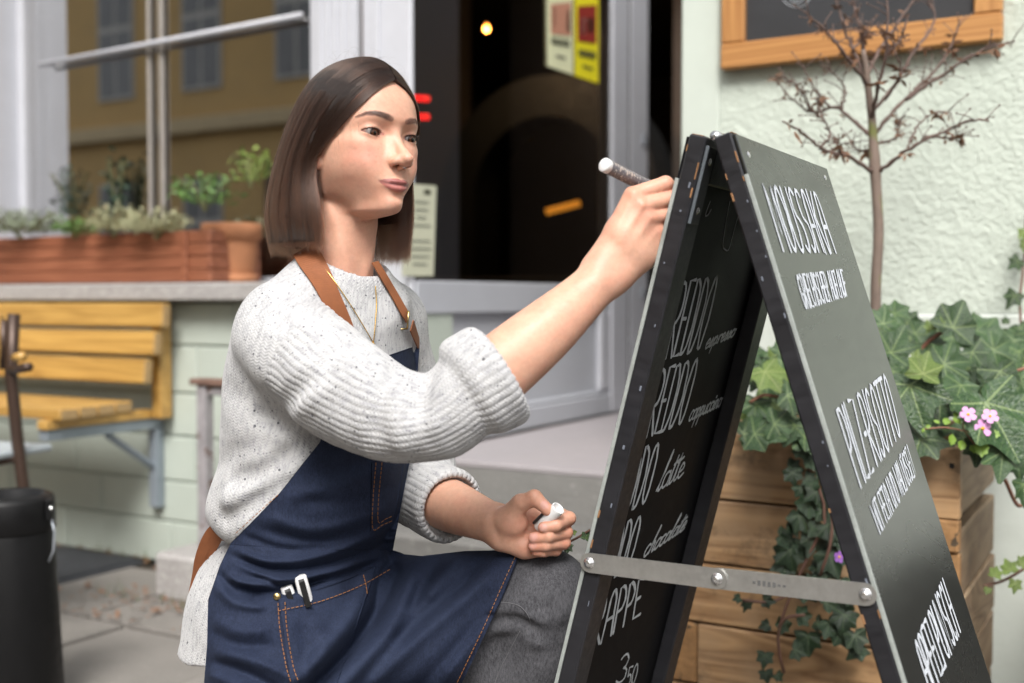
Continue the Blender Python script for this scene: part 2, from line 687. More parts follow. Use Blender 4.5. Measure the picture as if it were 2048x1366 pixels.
def grown(V, F, name="m"):
    """mesh data from arrays, smooth shaded"""
    me = bpy.data.meshes.new(name)
    V = np.asarray(V, np.float32); F = np.asarray(F, np.int32)
    me.vertices.add(len(V))
    me.vertices.foreach_set("co", V.ravel())
    me.loops.add(F.size)
    me.loops.foreach_set("vertex_index", F.ravel())
    me.polygons.add(len(F))
    me.polygons.foreach_set("loop_start", np.arange(0, F.size, F.shape[1], dtype=np.int32))
    me.polygons.foreach_set("use_smooth", np.ones(len(F), dtype=bool))
    me.update(calc_edges=True)
    return me

def relax(V, F, it=1, lam=0.5):
    """a little Laplacian smoothing over quads"""
    V = V.copy()
    e = np.vstack([F[:, [0, 1]], F[:, [1, 2]], F[:, [2, 3]], F[:, [3, 0]]])
    e = np.vstack([e, e[:, ::-1]])
    deg = np.bincount(e[:, 0], minlength=len(V)).astype(float)
    for _ in range(it):
        acc = np.zeros_like(V)
        for a in range(3):
            acc[:, a] = np.bincount(e[:, 0], weights=V[e[:, 1], a], minlength=len(V))
        V += lam * (acc / np.maximum(deg, 1)[:, None] - V)
    return V
# ------------------------------------------------------------------ materials of the place
M_stucco = None
def stucco_mat():
    m, nt, b = new_mat("stucco")
    v, _ = coords(nt)
    big = noise(nt, v, 1.6, 4, 0.6)
    fine = noise(nt, v, 38, 5, 0.6, 0.4)
    lump = noise(nt, v, 52, 3, 0.55, 0.8)
    cc = ramp(nt, math_(nt, 'ADD', math_(nt, 'MULTIPLY', big, .7), math_(nt, 'MULTIPLY', fine, .3)),
              [(0.3, (0.47, 0.525, 0.455)), (0.7, (0.55, 0.60, 0.53))])
    grime = ramp(nt, noise(nt, v, 5, 6, 0.7), [(0.62, (0, 0, 0)), (0.85, (.35, .35, .35))])
    cc = mixc(nt, grime, cc, (0.46, 0.49, 0.42))
    nt.links.new(cc, b.inputs["Base Color"])
    b.inputs["Roughness"].default_value = 0.85
    h = math_(nt, 'ADD', math_(nt, 'MULTIPLY', lump, 0.8), math_(nt, 'MULTIPLY', fine, 0.5))
    nt.links.new(bump(nt, h, 0.8, 0.010), b.inputs["Normal"])
    return m
M_stucco = stucco_mat()
M_smooth = plain("smooth_green_plaster", (0.51, 0.56, 0.50), 0.75, 0.05, 4, 0.15, 40)
M_plinth = plain("plinth_paint", (0.56, 0.60, 0.55), 0.7, 0.05, 5, 0.25, 30, 0.006)
M_block = plain("painted_block", (0.44, 0.49, 0.435), 0.7, 0.06, 5, 0.22, 45, 0.004, obj_var=0.03)
M_granite = plain("granite", (0.31, 0.295, 0.285), 0.7, 0.10, 12, 0.35, 130, 0.003,
                  speck=[(0.60, 0.66, (0.62, 0.60, 0.58)), (0.72, 0.76, (0.10, 0.095, 0.09))], speck_scale=170)
M_step = plain("step_stone", (0.19, 0.186, 0.176), 0.85, 0.16, 7, 0.5, 90, 0.005,
               speck=[(0.62, 0.70, (0.27, 0.265, 0.25))], speck_scale=60)
M_step_dark = plain("worn_step", (0.135, 0.132, 0.125), 0.85, 0.16, 6, 0.5, 80, 0.005,
                    speck=[(0.64, 0.72, (0.20, 0.195, 0.185))], speck_scale=50)
M_tile = plain("landing_tile", (0.33, 0.305, 0.315), 0.55, 0.06, 5, 0.1, 60)
M_white = plain("white_frame_paint", (0.52, 0.53, 0.57), 0.42, 0.05, 6, 0.08, 50)
M_grey = plain("door_paint", (0.44, 0.455, 0.49), 0.4, 0.05, 5, 0.06, 50)
M_seal = plain("rubber_seal", (0.05, 0.05, 0.05), 0.7, 0.1, 20)
M_slab = plain("paving_slab", (0.20, 0.185, 0.168), 0.9, 0.14, 6, 0.4, 110, 0.004, obj_var=0.10,
               speck=[(0.66, 0.72, (0.36, 0.345, 0.32)), (0.75, 0.78, (0.12, 0.11, 0.10))], speck_scale=120)
M_soil = plain("soil", (0.06, 0.045, 0.032), 0.95, 0.35, 14, 0.8, 60, 0.02,
               speck=[(0.62, 0.68, (0.15, 0.085, 0.045))], speck_scale=45)
M_asphalt = plain("asphalt", (0.055, 0.055, 0.055), 0.9, 0.15, 5, 0.5, 160, 0.004)
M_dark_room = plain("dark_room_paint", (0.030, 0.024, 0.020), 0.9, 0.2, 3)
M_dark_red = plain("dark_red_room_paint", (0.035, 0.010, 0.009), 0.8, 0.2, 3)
M_arch = plain("arch_trim", (0.006, 0.006, 0.006), 0.6, 0.2, 3)
M_galv = plain("galvanised", (0.36, 0.39, 0.43), 0.45, 0.15, 14, 0.1, 60, metal=0.6)
M_glass = glass("window_glass", (0.62, 0.66, 0.63), 0.0, 1.0, 9.0)
M_glass_door = glass("door_glass", (0.75, 0.79, 0.78), 0.02, 0.7, 3.0)

FM = Matrix.Translation(FO) @ FROT          # local: x along the facade, y into the house, z up

def fbox(name, u0, u1, v0, v1, z0, z1, mat, parent=None, ch=0.0):
    """a block in facade coordinates; v counts out of the wall; mesh is local to its own centre"""
    c = Vector(((u0 + u1) / 2, -(v0 + v1) / 2, (z0 + z1) / 2))
    vs, fs = box_geo((u1 - u0, v1 - v0, z1 - z0), ch)
    return mesh_obj(name, vs, fs, mat, parent, matrix=FM @ Matrix.Translation(c))

# ------------------------------------------------------------------ ground
g = mesh_obj("ground", [(-60, -60, -0.03), (60, -60, -0.03), (60, 60, -0.03), (-60, 60, -0.03)], [(0, 1, 2, 3)], M_asphalt)
tag(g, kind="structure")
pav = fbox("pavement", -9, 9, 0.0, 4.6, -0.028, -0.012, M_soil)
tag(pav, kind="structure")
# paving slabs in front of the house, each one laid singly
su, sv = 0.50, 0.50
slab_mesh = None
for j in range(0, 7):
    for i in range(-5, 9):
        if j == 0 and i in (2, 3):
            continue                                  # left open: the patch of soil beside the steps
        u0 = i * su + (0.0 if j % 2 == 0 else 0.17) - 0.12
        v0 = 0.10 + j * sv
        w = FM @ Vector((u0 + su / 2, -(v0 + sv / 2), 0))
        if w.y < 0.6:
            continue
        if slab_mesh is None:
            vs, fs = box_geo((su - 0.012, sv - 0.012, 0.05), 0.004)
            slab_mesh = bpy.data.meshes.new("paving_slab")
            slab_mesh.from_pydata(vs, [], fs)
            slab_mesh.materials.append(M_slab)
        tilt = Matrix.Rotation(random.uniform(-.008, .008), 4, 'X') @ Matrix.Rotation(random.uniform(-.008, .008), 4, 'Y')
        link_mesh("paving_slab", slab_mesh, pav, FM @ Matrix.Translation((u0 + su / 2, -(v0 + sv / 2), -0.024 + random.uniform(-.004, .004))) @ tilt)

# drain grate by the wall
gr = empty("drain_grate", fw(-0.28, 0.22, 0), "grey ribbed drain grate set in the paving below the yellow bench", "grate")
M_grate = plain("grate_metal", (0.09, 0.095, 0.105), 0.5, 0.2, 20, 0.2, 70, metal=0.5)
fbox("frame", -0.62, 0.02, 0.045, 0.40, 0.004, 0.010, M_grate, gr)
for k in range(15):
    v = 0.06 + k * 0.0225
    fbox("bar", -0.60, 0.0, v, v + 0.011, 0.0105, 0.020, M_grate, gr)

# leaf litter and moss beside the steps
def litter():
    mb = MB()
    for k in range(420):
        u = random.gauss(0.52, 0.20); v = random.gauss(0.44, 0.07) if random.random() < .6 else random.uniform(.03, .12)
        if v < .02: continue
        if random.random() < .35: u = random.uniform(-.6, .6); v = random.choice((.035, .60)) + random.uniform(-.02, .02)
        s = random.uniform(.006, .016)
        c = fw(u, v, 0.012 + random.uniform(0, .012))
        a = random.uniform(0, 6.28)
        d1 = Vector((math.cos(a), math.sin(a), random.uniform(-.4, .4))) * s
        d2 = Vector((-math.sin(a), math.cos(a), random.uniform(-.4, .4))) * s * .5
        mb.add([c - d1, c + d2, c + d1, c - d2], [(0, 1, 2), (0, 2, 3)])
    return mb
M_litter = plain("dry_leaf", (0.20, 0.10, 0.05), 0.8, 0.45, 25)
lo_ = litter().obj("leaf_litter", M_litter)
tag(lo_, "scattered dry brown leaves lying between the paving and the stone steps", "leaves", kind="stuff")
# weeds growing in the joint at the wall
def weeds():
    mb = MB()
    for k in range(90):
        u = random.choice((-.25, -.05, .30, .42, .60)) + random.gauss(0, .04); v = random.choice((.03, .40)) + random.gauss(0, .02)
        v = max(v, .02)
        c = fw(u, v, 0.0)
        h = random.uniform(.02, .07)
        a = random.uniform(0, 6.28)
        t = Vector((math.cos(a), math.sin(a), 0))
        mb.add([c - t * .002, c + t * .002, c + Vector((t.y, -t.x, 0)) * h * .4 + Vector((0, 0, h))], [(0, 1, 2)])
    return mb
wd = weeds().obj("grass", plain("weed_green", (0.09, 0.13, 0.035), 0.7, 0.3, 30))
tag(wd, "short weeds growing in the paving joints by the wall", "weeds", kind="stuff")

# ------------------------------------------------------------------ the cafe facade: walls
wl = empty("house_wall", fw(0, 0, 0), "pale green painted block wall below the shop window", "wall")
fbox("core", -3.2, 1.07, -0.30, -0.012, 0.0, 0.915, plain("mortar_green", (0.42, 0.47, 0.41), 0.9, 0.08, 8, 0.3, 60), wl)
zs = [0.0, 0.150, 0.292, 0.450, 0.599, 0.764, 0.912]
for r_ in range(6):
    u = -3.2 + (0.0 if r_ % 2 == 0 else -0.27)
    while u < 1.07:
        L = random.uniform(0.48, 0.60)
        a, b_ = max(u, -3.2), min(u + L, 1.07)
        if b_ - a > 0.06:
            fbox("block", a + .002, b_ - .002, -0.10, random.uniform(0, .002), zs[r_] + .003, zs[r_ + 1] - .003, M_block, wl, 0.004)
        u += L

wr = empty("house_wall", fw(2.0, 0, 0), "pale mint stucco wall behind the leafless little tree", "wall")
fbox("stucco_face", 2.085, 5.2, -0.30, 0.0, 0.89, 3.4, M_stucco, wr)
fbox("plinth", 2.085, 5.2, -0.30, 0.008, 0.0, 0.888, M_plinth, wr, 0.006)
fbox("smooth_jamb", 1.977, 2.083, -0.30, 0.004, 0.0, 3.4, M_smooth, wr, 0.006)
fbox("upper_wall", -3.2, 1.06, -0.30, -0.004, 2.62, 3.4, M_smooth, wr)
# the far end of the right wall turns a corner
# window sill
sl = fbox("window_sill", -3.2, 0.93, -0.30, 0.085, 0.917, 0.977, M_granite, None, 0.006)
tag(sl, "speckled grey granite window sill carrying the red flower box", "sill")

# ------------------------------------------------------------------ shop window
V_G = -0.25
uL, _ = fpx(62, 300, V_G); uR, _ = fpx(632, 300, V_G)
win = empty("shop_window", fw(0, V_G, 0.98), "large white framed shop window above the granite sill", "window")
p = mesh_obj("pane", [(uL, .25, .98), (uR, .25, .98), (uR, .25, 2.6), (uL, .25, 2.6)], [(0, 1, 2, 3)], M_glass, win, matrix=FM)
fbox("frame_post", uL - .045, uL, V_G - .04, V_G + .03, .978, 2.62, M_white, win, .004)
fbox("frame_post", uR, uR + .05, V_G - .04, V_G + .03, .978, 2.62, M_white, win, .004)
fbox("frame_rail", uL + .001, uR - .001, V_G - .04, V_G + .028, .978, 1.0, M_white, win, .003)
# the pale pilaster at the far left and the posts between window and door
pil = empty("pilaster", fw(uL - .2, 0, 0.978), "pale grey pilaster at the far left edge of the shop window", "pilaster")
fbox("shaft", uL - .50, uL - .10, V_G - .05, 0.02, .978, 2.61, M_white, pil, .01)
fbox("moulding", uL - .099, uL - .046, V_G - .05, -.12, .978, 2.61, M_white, pil, .008)
pst = empty("door_post", fw(.9, 0, .447), "white fluted post between shop window and glass door", "post")
u1, _ = fpx(634, 300, -.06); u2, _ = fpx(712, 300, -.06); u3, _ = fpx(724, 300, -.06); u4 = 1.075
fbox("fluted_panel", u1, u2, -.30, -.065, .978, 2.61, M_white, pst, .004)
for k in range(5):
    uu = u1 + (u2 - u1) * (k + .5) / 5
    fbox("flute", uu - .007, uu + .007, -.0645, -.056, .98, 2.605, M_white, pst, .003)
fbox("joint", u2, u3, -.28, -.09, .447, 2.61, plain("brown_joint", (0.10, 0.075, 0.065), .7), pst)
fbox("jamb", u3, u4, -.085, -.06, .447, 2.61, M_white, pst, .008)
fbox("jamb_bead", u3 + .05, u3 + .075, -.059, -.048, .447, 2.60, M_white, pst, .004)
fbox("lower_jamb", .80, u2 - .002, -.30, -.066, .447, .976, M_white, pst, .004)

far = empty("house_wall", fw(-3, 0, 0), "smooth pale green wall left of the shop window's pilaster", "wall")
fbox("upper_face", -7.0, uL - .502, -0.30, -0.02, .978, 3.4, M_smooth, far)
fbox("lower_face", -7.0, -3.202, -0.30, -0.004, 0.0, .976, M_plinth, far)
# white rod standing in for a light tube's reflection in the window
rl = empty("tube_reflection_rod", fw(0, V_G + .03, 1.8), "thin white rod standing in for a light tube reflected in the shop window", "rail")
a_, za = fpx(80, 130, V_G + .04); b_, zb = fpx(604, 30, V_G + .04)
mb = MB(); mb.tube([FM @ Vector((a_, -(V_G + .04), za)), FM @ Vector((b_, -(V_G + .04), zb))], .011, 8)
mb.obj("rod", M_white, rl, True)
for k_, (uu, zz) in enumerate(((a_ + .04, za), (b_ - .04, zb))):
    mb = MB(); mb.tube([FM @ Vector((uu, -(V_G + .045), zz)), FM @ Vector((uu, -(V_G + .004), zz))], .006, 6)
    mb.obj("bracket", M_white, rl)

# ------------------------------------------------------------------ steps and landing
ST = empty("entrance_steps", fw(1.4, .3, 0), "worn grey stone steps leading up to the cafe door", "steps")
fbox("landing", 0.93, 4.9 if False else 1.976, -2.6, 0.002, 0.02, 0.430, M_step, ST)
fbox("landing_tile", 1.10, 1.975, -2.55, -0.002, 0.4302, 0.447, M_tile, ST, .003)
fbox("step", 0.83, 2.02, 0.004, 0.36, 0.0, 0.30, M_step_dark, ST, .012)
fbox("step", 1.14, 2.10, 0.362, 0.78, 0.0, 0.155, M_step, ST, .014)
# end block beside the steps with the iron frame on it
blk = empty("stone_block", fw(.55, .3, 0), "rough low granite block at the left end of the steps", "block")
fbox("block", 0.40, 0.615, 0.02, 0.36, 0.0, 0.145, M_granite, blk, .012)
rail = empty("iron_rail", fw(.52, .2, .145), "worn square iron rail frame standing on the granite block", "railing")
M_iron = plain("worn_iron_paint", (0.33, 0.31, 0.32), 0.6, 0.25, 18, 0.3, 60, 0.003, metal=.2,
               speck=[(0.60, 0.66, (0.13, 0.07, 0.05)), (0.70, .75, (0.50, .49, .50))], speck_scale=24)
M_rust = plain("rusty_iron", (0.17, 0.10, 0.075), 0.8, 0.3, 18, 0.4, 60, 0.003)
fbox("post", 0.465, 0.503, 0.20, 0.24, 0.145, 0.655, M_iron, rail, .003)
fbox("top_bar", 0.445, 1.25, 0.19, 0.25, 0.6555, 0.675, M_rust, rail, .003)
fbox("cross_bar", 0.504, 1.20, 0.205, 0.235, 0.625, 0.652, M_iron, rail, .003)
fbox("post", 1.205, 1.245, 0.20, 0.24, 0.301, 0.655, M_iron, rail, .003)

# ------------------------------------------------------------------ recessed glass door (runs back into the house, seen at a slant)
def fside(px, py):
    """pixel -> (distance into the house, height) on the slanted glass front u = 1.077"""
    d = ray(px, py); o = Vector((0, 0, CAMZ))
    q = FO + U * 1.077
    t = (q - o).dot(U) / d.dot(U)
    p_ = o + d * t
    return -(p_ - FO).dot(N), p_.z
DR = empty("glass_door", fw(1.077, -.4, .447), "grey panelled door front with a tall dark glass pane", "door")
def sidebox(name, w0, w1, t0, t1, z0, z1, mat, parent, ch=.003):
    return fbox(name, 1.077 + t0, 1.077 + t1, -w1, -w0, z0, z1, mat, parent, ch)
wE, _ = fside(1290, 500); wP, _ = fside(1222, 500); wQ, _ = fside(1255, 500)
_, zr1 = fside(850, 561); _, zr0 = fside(850, 628)
wS = 0.088
sidebox("top_rail_of_panel", wS, wP, -.06, .0, zr0, zr1, M_grey, DR, .004)
sidebox("panel", wS, wP, -.05, -.022, .53, zr0 - .001, M_grey, DR, .002)
sidebox("bottom_rail", wS, wP, -.06, .004, .449, .529, M_grey, DR, .006)
sidebox("bottom_bead", wS, wP, -.021, -.002, .53, .548, M_grey, DR, .006)
sidebox("panel_stile", wP - .10, wP - .002, -.021, .002, .549, zr0 - .002, M_white, DR, .006)
sidebox("stile", wP, wQ, -.06, .006, .449, 2.6, M_white, DR, .004)
sidebox("frame_post", wQ + .002, wE, -.07, .012, .449, 2.6, M_white, DR, .004)
sidebox("weather_strip", wQ - .012, wQ + .0015, .0065, .0095, .46, 2.59, M_seal, DR, 0)
mesh_obj("pane", [(1.073, wS, zr1), (1.073, wP, zr1), (1.073, wP, 2.6), (1.073, wS, 2.6)], [(0, 1, 2, 3)], M_glass_door, DR, matrix=FM)
mb = MB()
for zz in (1.26, 1.62, .95):
    mb.box((1.092, wE - .05, zz), (.012, .03, .05), None, .003)
mb.obj("hinge", M_galv, DR, matrix=FM)

# recess walls, white to bounce light in; the top is left open for light
fbox("recess_bounce_wall", 1.9775, 2.02, -1.75, -.302, .4475, 3.39, M_white, DR, .003)  # unseen side wall, added to brighten the door frame
fbox("recess_lining", 1.00, 1.076, -1.86, -.302, 2.605, 3.4, M_white, DR, .003)
# papers stuck on the door glass
def on_glass(px, py, out=.004):
    w, z = fside(px, py)
    return Vector((1.074 + out, w, z))
def sheet(name, quad, mat, parent=None, out=.004, th=.0008):
    pts = [on_glass(x, y, out) for x, y in quad]
    vs = pts + [q + Vector((th, 0, 0)) for q in pts]
    n = len(pts)
    fs = [tuple(range(n - 1, -1, -1)), tuple(range(n, 2 * n))] + [(i, (i + 1) % n, n + (i + 1) % n, n + i) for i in range(n)]
    return mesh_obj(name, vs, fs, mat, parent, matrix=FM)
M_paper_g = plain("pale_green_paper", (0.78, 0.80, 0.52), .7, .05, 8)
M_paper_y = plain("yellow_paper", (0.90, 0.80, 0.02), .6, .05, 8)
M_paper_w = plain("pale_paper", (0.56, 0.57, 0.43), .75, .05, 8)
M_print_red = plain("red_print", (0.30, 0.03, 0.02), .6, .1, 20)
M_print_pink = plain("pink_print", (0.56, 0.27, 0.18), .6, .1, 20)
M_print_dark = plain("dark_print", (0.05, 0.05, 0.03), .6, .1, 20)
def lerp2(q, s, t):
    (x0, y0), (x1, y1), (x2, y2), (x3, y3) = q       # tl tr br bl
    xa, ya = x0 + (x1 - x0) * s, y0 + (y1 - y0) * s
    xb, yb = x3 + (x2 - x3) * s, y3 + (y2 - y3) * s
    return xa + (xb - xa) * t, ya + (yb - ya) * t
def patch(q, s0, s1, t0, t1):
    return [lerp2(q, s0, t0), lerp2(q, s1, t0), lerp2(q, s1, t1), lerp2(q, s0, t1)]
def poster(quad, mat, label, marks):
    o = empty("poster", FM @ on_glass(*quad[3]), label, "poster", "papers on the door glass")
    sheet("sheet", quad, mat, o)
    for (nm, s0, s1, t0, t1, mm) in marks:
        sheet(nm, patch(quad, s0, s1, t0, t1), mm, o, out=.0056)
    return o
qa = [(1092, -60), (1144, -78), (1146, 150), (1094, 132)]
qb = [(1149, -80), (1197, -95), (1196, 167), (1149, 151)]
rowsA = [("picture", .14, .92, .36, .66, M_print_pink), ("figure", .20, .32, .40, .60, M_print_dark), ("figure", .74, .88, .43, .62, M_print_dark)]
rowsA += [("lettering", .16 + .12 * k, .25 + .12 * k, .695 + .006 * (k % 2), .765, M_print_dark) for k in range(6)]
rowsA += [("lettering", .34 + .09 * k, .41 + .09 * k, .86, .885, M_print_dark) for k in range(4)]
poster(qa, M_paper_g, "pale green poster with a pink picture stuck high on the door glass", rowsA)
rowsB = [("picture", .10, .90, .40, .70, M_print_red), ("figure", .24, .46, .50, .64, plain("white_print", (.5, .42, .36), .6)), ("figure", .54, .78, .50, .62, M_print_dark)]
rowsB += [("lettering", .14 + .125 * k, .24 + .125 * k, .765, .825, M_print_dark) for k in range(6)]
rowsB += [("lettering", .32 + .09 * k, .39 + .09 * k, .89, .915, M_print_dark) for k in range(5)]
poster(qb, M_paper_y, "bright yellow poster with a dark red picture stuck high on the door glass", rowsB)
qc = [(806, 366), (872, 372), (866, 552), (803, 552)]
rowsC = [("emblem", .62, .82, .05, .10, M_print_dark)]
for k in range(9):
    t0 = .18 + k * .085
    w_ = (.45, .40, .30, .62, .0, .60, .66, .58, .44)[k]
    if w_: rowsC.append(("lettering", .45 - w_ / 2 + .1, .45 + w_ / 2 + .1, t0, t0 + .020, plain("grey_print", (.24, .25, .20), .7) if k == 0 else bpy.data.materials["grey_print"]))
poster(qc, M_paper_w, "pale paper menu sheet stuck low on the door glass beside the post", rowsC)

# ------------------------------------------------------------------ dim interior
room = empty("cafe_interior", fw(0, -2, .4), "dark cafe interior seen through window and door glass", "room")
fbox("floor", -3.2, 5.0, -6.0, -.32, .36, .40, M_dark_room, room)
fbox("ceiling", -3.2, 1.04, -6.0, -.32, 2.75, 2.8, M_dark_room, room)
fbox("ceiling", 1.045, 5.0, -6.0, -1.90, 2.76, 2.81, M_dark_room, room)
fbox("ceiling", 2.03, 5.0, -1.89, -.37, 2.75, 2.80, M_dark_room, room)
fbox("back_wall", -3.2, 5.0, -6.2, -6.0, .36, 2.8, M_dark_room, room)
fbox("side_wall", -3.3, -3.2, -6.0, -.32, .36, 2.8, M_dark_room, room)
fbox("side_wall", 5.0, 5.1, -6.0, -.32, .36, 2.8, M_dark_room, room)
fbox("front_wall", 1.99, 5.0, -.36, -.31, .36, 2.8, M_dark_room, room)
# partition behind the slanted glass with a dark arch
def arch():
    mb = MB()
    c = FM.inverted() @ at(1085, 420, 5.6)
    uu = c.x; 
    # arch ring standing parallel to the facade, 5.6 m from the camera
    r0, r1 = .40, .60
    y0 = c.y
    pts0, pts1 = [], []
    for k in range(25):
        a = math.pi * k / 24
        pts0.append((uu + r0 * math.cos(a), 1.42 + r0 * math.sin(a)))
        pts1.append((uu + r1 * math.cos(a), 1.42 + r1 * math.sin(a)))
    pts0 = [(uu + r0, .4)] + pts0 + [(uu - r0, .4)]
    pts1 = [(uu + r1, .4)] + pts1 + [(uu - r1, .4)]
    n = len(pts0)
    vs = [(x, y0, z) for x, z in pts0] + [(x, y0, z) for x, z in pts1] + [(x, y0 + .25, z) for x, z in pts0] + [(x, y0 + .25, z) for x, z in pts1]
    fs = []
    for i in range(n - 1):
        fs += [(i, i + 1, n + i + 1, n + i), (2 * n + i, 3 * n + i, 3 * n + i + 1, 2 * n + i + 1), (i, 2 * n + i, 2 * n + i + 1, i + 1), (n + i, n + i + 1, 3 * n + i + 1, 3 * n + i)]
    return mb.add(vs, fs)
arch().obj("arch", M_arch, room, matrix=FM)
M_wall_brown = plain("brown_room_wall", (0.055, 0.040, 0.030), .9, .25, 2.5)  # plain brown, a little lighter than the other room paint
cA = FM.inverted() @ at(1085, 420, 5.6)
fbox("partition", cA.x - 1.6, cA.x - .6, -(cA.y + .30), -(cA.y + .2), .4, 2.75, M_wall_brown, room)
fbox("partition", cA.x + .6, cA.x + 1.6, -(cA.y + .30), -(cA.y + .2), .4, 2.75, M_wall_brown, room)
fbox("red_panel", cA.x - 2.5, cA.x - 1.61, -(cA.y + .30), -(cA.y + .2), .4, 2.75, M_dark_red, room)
# counter with crates inside
fbox("counter", cA.x - .9, 0.98, -(cA.y - .25), -(cA.y - .75), .4, 1.02, M_dark_room, room, .01)
fbox("counter_front", cA.x + .2, .97, -(cA.y - .76), -(cA.y - .78), .45, .98, wood("counter_wood", (.10, .055, .03), (.05, .03, .015), 2), room)
fbox("pale_box", cA.x - .30, cA.x - .02, -(cA.y - .77), -(cA.y - .90), .72, 1.0, plain("pale_box", (.12, .115, .11), .8), room, .01)

def lamp_ball(px, py, Y, r, m, label):
    o = MB().lathe([(0.0001, -r), (r * .7, -r * .7), (r, 0), (r * .7, r * .7), (r * .3, r), (r * .22, r * 1.6), (.0001, r * 1.6)], 12, Matrix.Translation(at(px, py, Y))).obj("pendant_lamp", m, None, True)
    return tag(o, label, "lamp")
bl = bpy.data.lights.new("bulb_light", 'POINT'); bl.energy = 6.0; bl.color = (1.0, .62, .32); bl.shadow_soft_size = .03
blo = bpy.data.objects.new("bulb_light", bl); blo.location = at(973, 62, 5.15); COL.objects.link(blo)
lamp_ball(973, 58, 5.2, .016, glow("bulb_glow", (1.0, .40, .09), .8), "small glowing amber bulb hanging inside the cafe")
# warm counter light: a short tube
tb = MB(); tb.tube([at(1092, 424, 5.0), at(1160, 406, 5.0)], .015, 10)
o = tb.obj("counter_lamp", glow("counter_glow", (1.0, .34, .03), .42), None, True)
tag(o, "glowing orange tube lamp above the counter inside the cafe", "lamp")
# red neon: two short bars on the back
for k, (x0, x1, y0, y1) in enumerate(((828, 858, 196, 198), (828, 858, 233, 234))):
    tb = MB(); tb.tube([at(x0, y0, 5.0), at(x1, y1, 5.0)], .011, 8)
    o = tb.obj("neon_bar", glow("neon_red", (1.0, .010, .008), 1.2) if k == 0 else bpy.data.materials["neon_red"], None, True)
    tag(o, ("upper" if k == 0 else "lower") + " of two glowing red neon bars beside the woman's forehead", "neon", "red neon bars inside the cafe")

# shelf inside the window; its posts are set outside the glass to look bright
M_post = plain("dull_post_paint", (.30, .275, .25), .6, .15, 6)
inner = empty("window_post", fw(.2, V_G - .4, .98), "pair of thin pale indoor posts, set outside the shop window to look bright", "post")
for px_, w_ in ((300, .008), (325, .010)):
    uu, _ = fpx(px_, 300, V_G + .012)
    fbox("post", uu - w_, uu + w_, V_G + .004, V_G + .018, 1.001, 2.6, M_post, inner, .004)
fbox("shelf", -1.2, 0.95, V_G - .62, V_G - .06, .93, .976, M_dark_room, inner)

# ------------------------------------------------------------------ across the street (seen mirrored in the shop window)
M_ochre = plain("ochre_render", (0.60, 0.40, 0.17), .85, .10, .7, .2, 20)
M_och_trim = plain("ochre_trim", (0.60, 0.47, 0.28), .8, .08, 2)
M_win_far = plain("far_window", (0.17, 0.17, 0.17), .15, .2, 2)
M_win_fr = plain("far_window_frame", (0.50, 0.48, 0.44), .6, .1, 4)
V_B = 13.0
def far_house():
    B = empty("town_house", fw(-14, V_B, 0), "ochre rendered town house with tall windows across the street, mirrored in the window", "house")
    fbox("wall", -34, 6, V_B, V_B + .4, -.02, 9.5, M_ochre, B)
    fbox("cornice", -34, 6, V_B - .25, V_B - .002, 4.15, 4.45, M_och_trim, B, .03)
    fbox("roof", -34, 6, V_B - .5, V_B + 3, 9.5, 9.8, plain("far_roof", (.08, .05, .04), .8), B)
    base = None
    for row, (z0, z1) in enumerate(((1.0, 3.3), (5.0, 7.3))):
        for i in range(16):
            u = -33 + i * 2.4
            w = fbox("window", u, u + 1.05, V_B - .05, V_B - .001, z0, z1, M_win_fr, B, .01)
            for s_ in (0, 1):
                for t_ in (0, 1):
                    fbox("pane", u + .07 + s_ * .49, u + .07 + s_ * .49 + .42, V_B - .056, V_B - .0505, z0 + .08 + t_ * (z1 - z0) * .62, z0 + (z1 - z0) * (.60 if t_ == 0 else .97), M_win_far, w)
    return B
far_house()
gate_u = -11.6
gate = fbox("garage_door", gate_u, gate_u + 2.2, V_B - .12, V_B - .06, 0, 3.4, plain("dark_gate", (.05, .035, .025), .7))
tag(gate, "dark brown gate in the ochre house across the street", "gate")
# ------------------------------------------------------------------ the A-board
VB = 1.5207                         # its near side, counted out from the facade
BW = 0.42                           # width of the panels
M_frame = plain("board_black_paint", (0.014, 0.014, 0.017), 0.45, 0.35, 14, 0.25, 40, 0.002, stretch=(1, 1, .25))
M_slate = None
def slate(name, base, rough, smear, streak=(1, 1, 1)):
    """blackboard paint with wiped chalk haze"""
    m, nt, b = new_mat(name)
    v, _ = coords(nt, streak)
    n1 = noise(nt, v, 5, 6, .65, .6)
    n2 = noise(nt, v, 34, 4, .6)
    f = math_(nt, 'ADD', math_(nt, 'MULTIPLY', n1, .75), math_(nt, 'MULTIPLY', n2, .25))
    cc = ramp(nt, f, [(.42, base), (.62, col(base, 1.15)), (.80, smear)])
    nt.links.new(cc, b.inputs["Base Color"])
    nt.links.new(ramp(nt, n1, [(.3, (rough,) * 3), (.75, (min(1, rough + .16),) * 3)]), b.inputs["Roughness"])
    nt.links.new(bump(nt, n2, .04, .002), b.inputs["Normal"])
    return m
M_slate = slate("slate_dull", (0.007, 0.007, 0.008), 0.5, (0.040, 0.042, 0.046), (1, 1, .3))
M_slate.node_tree.nodes["Principled BSDF"].inputs["Specular IOR Level"].default_value = 0.10
M_gloss = slate("slate_gloss", (0.012, 0.014, 0.013), 0.20, (0.060, 0.064, 0.066), (.35, 1, 1))
M_gloss.node_tree.nodes["Principled BSDF"].inputs["Specular IOR Level"].default_value = 0.9
M_gloss.node_tree.nodes["Principled BSDF"].inputs["IOR"].default_value = 1.62
M_lam = plain("laminate_edge", (0.30, 0.325, 0.31), 0.5, 0.25, 30)
M_chalk = plain("chalk_marker", (0.56, 0.59, 0.64), 0.8, 0.22, 120)
M_chalk_thin = plain("worn_chalk_marker", (0.50, 0.53, 0.56), 0.85, 0.28, 120)
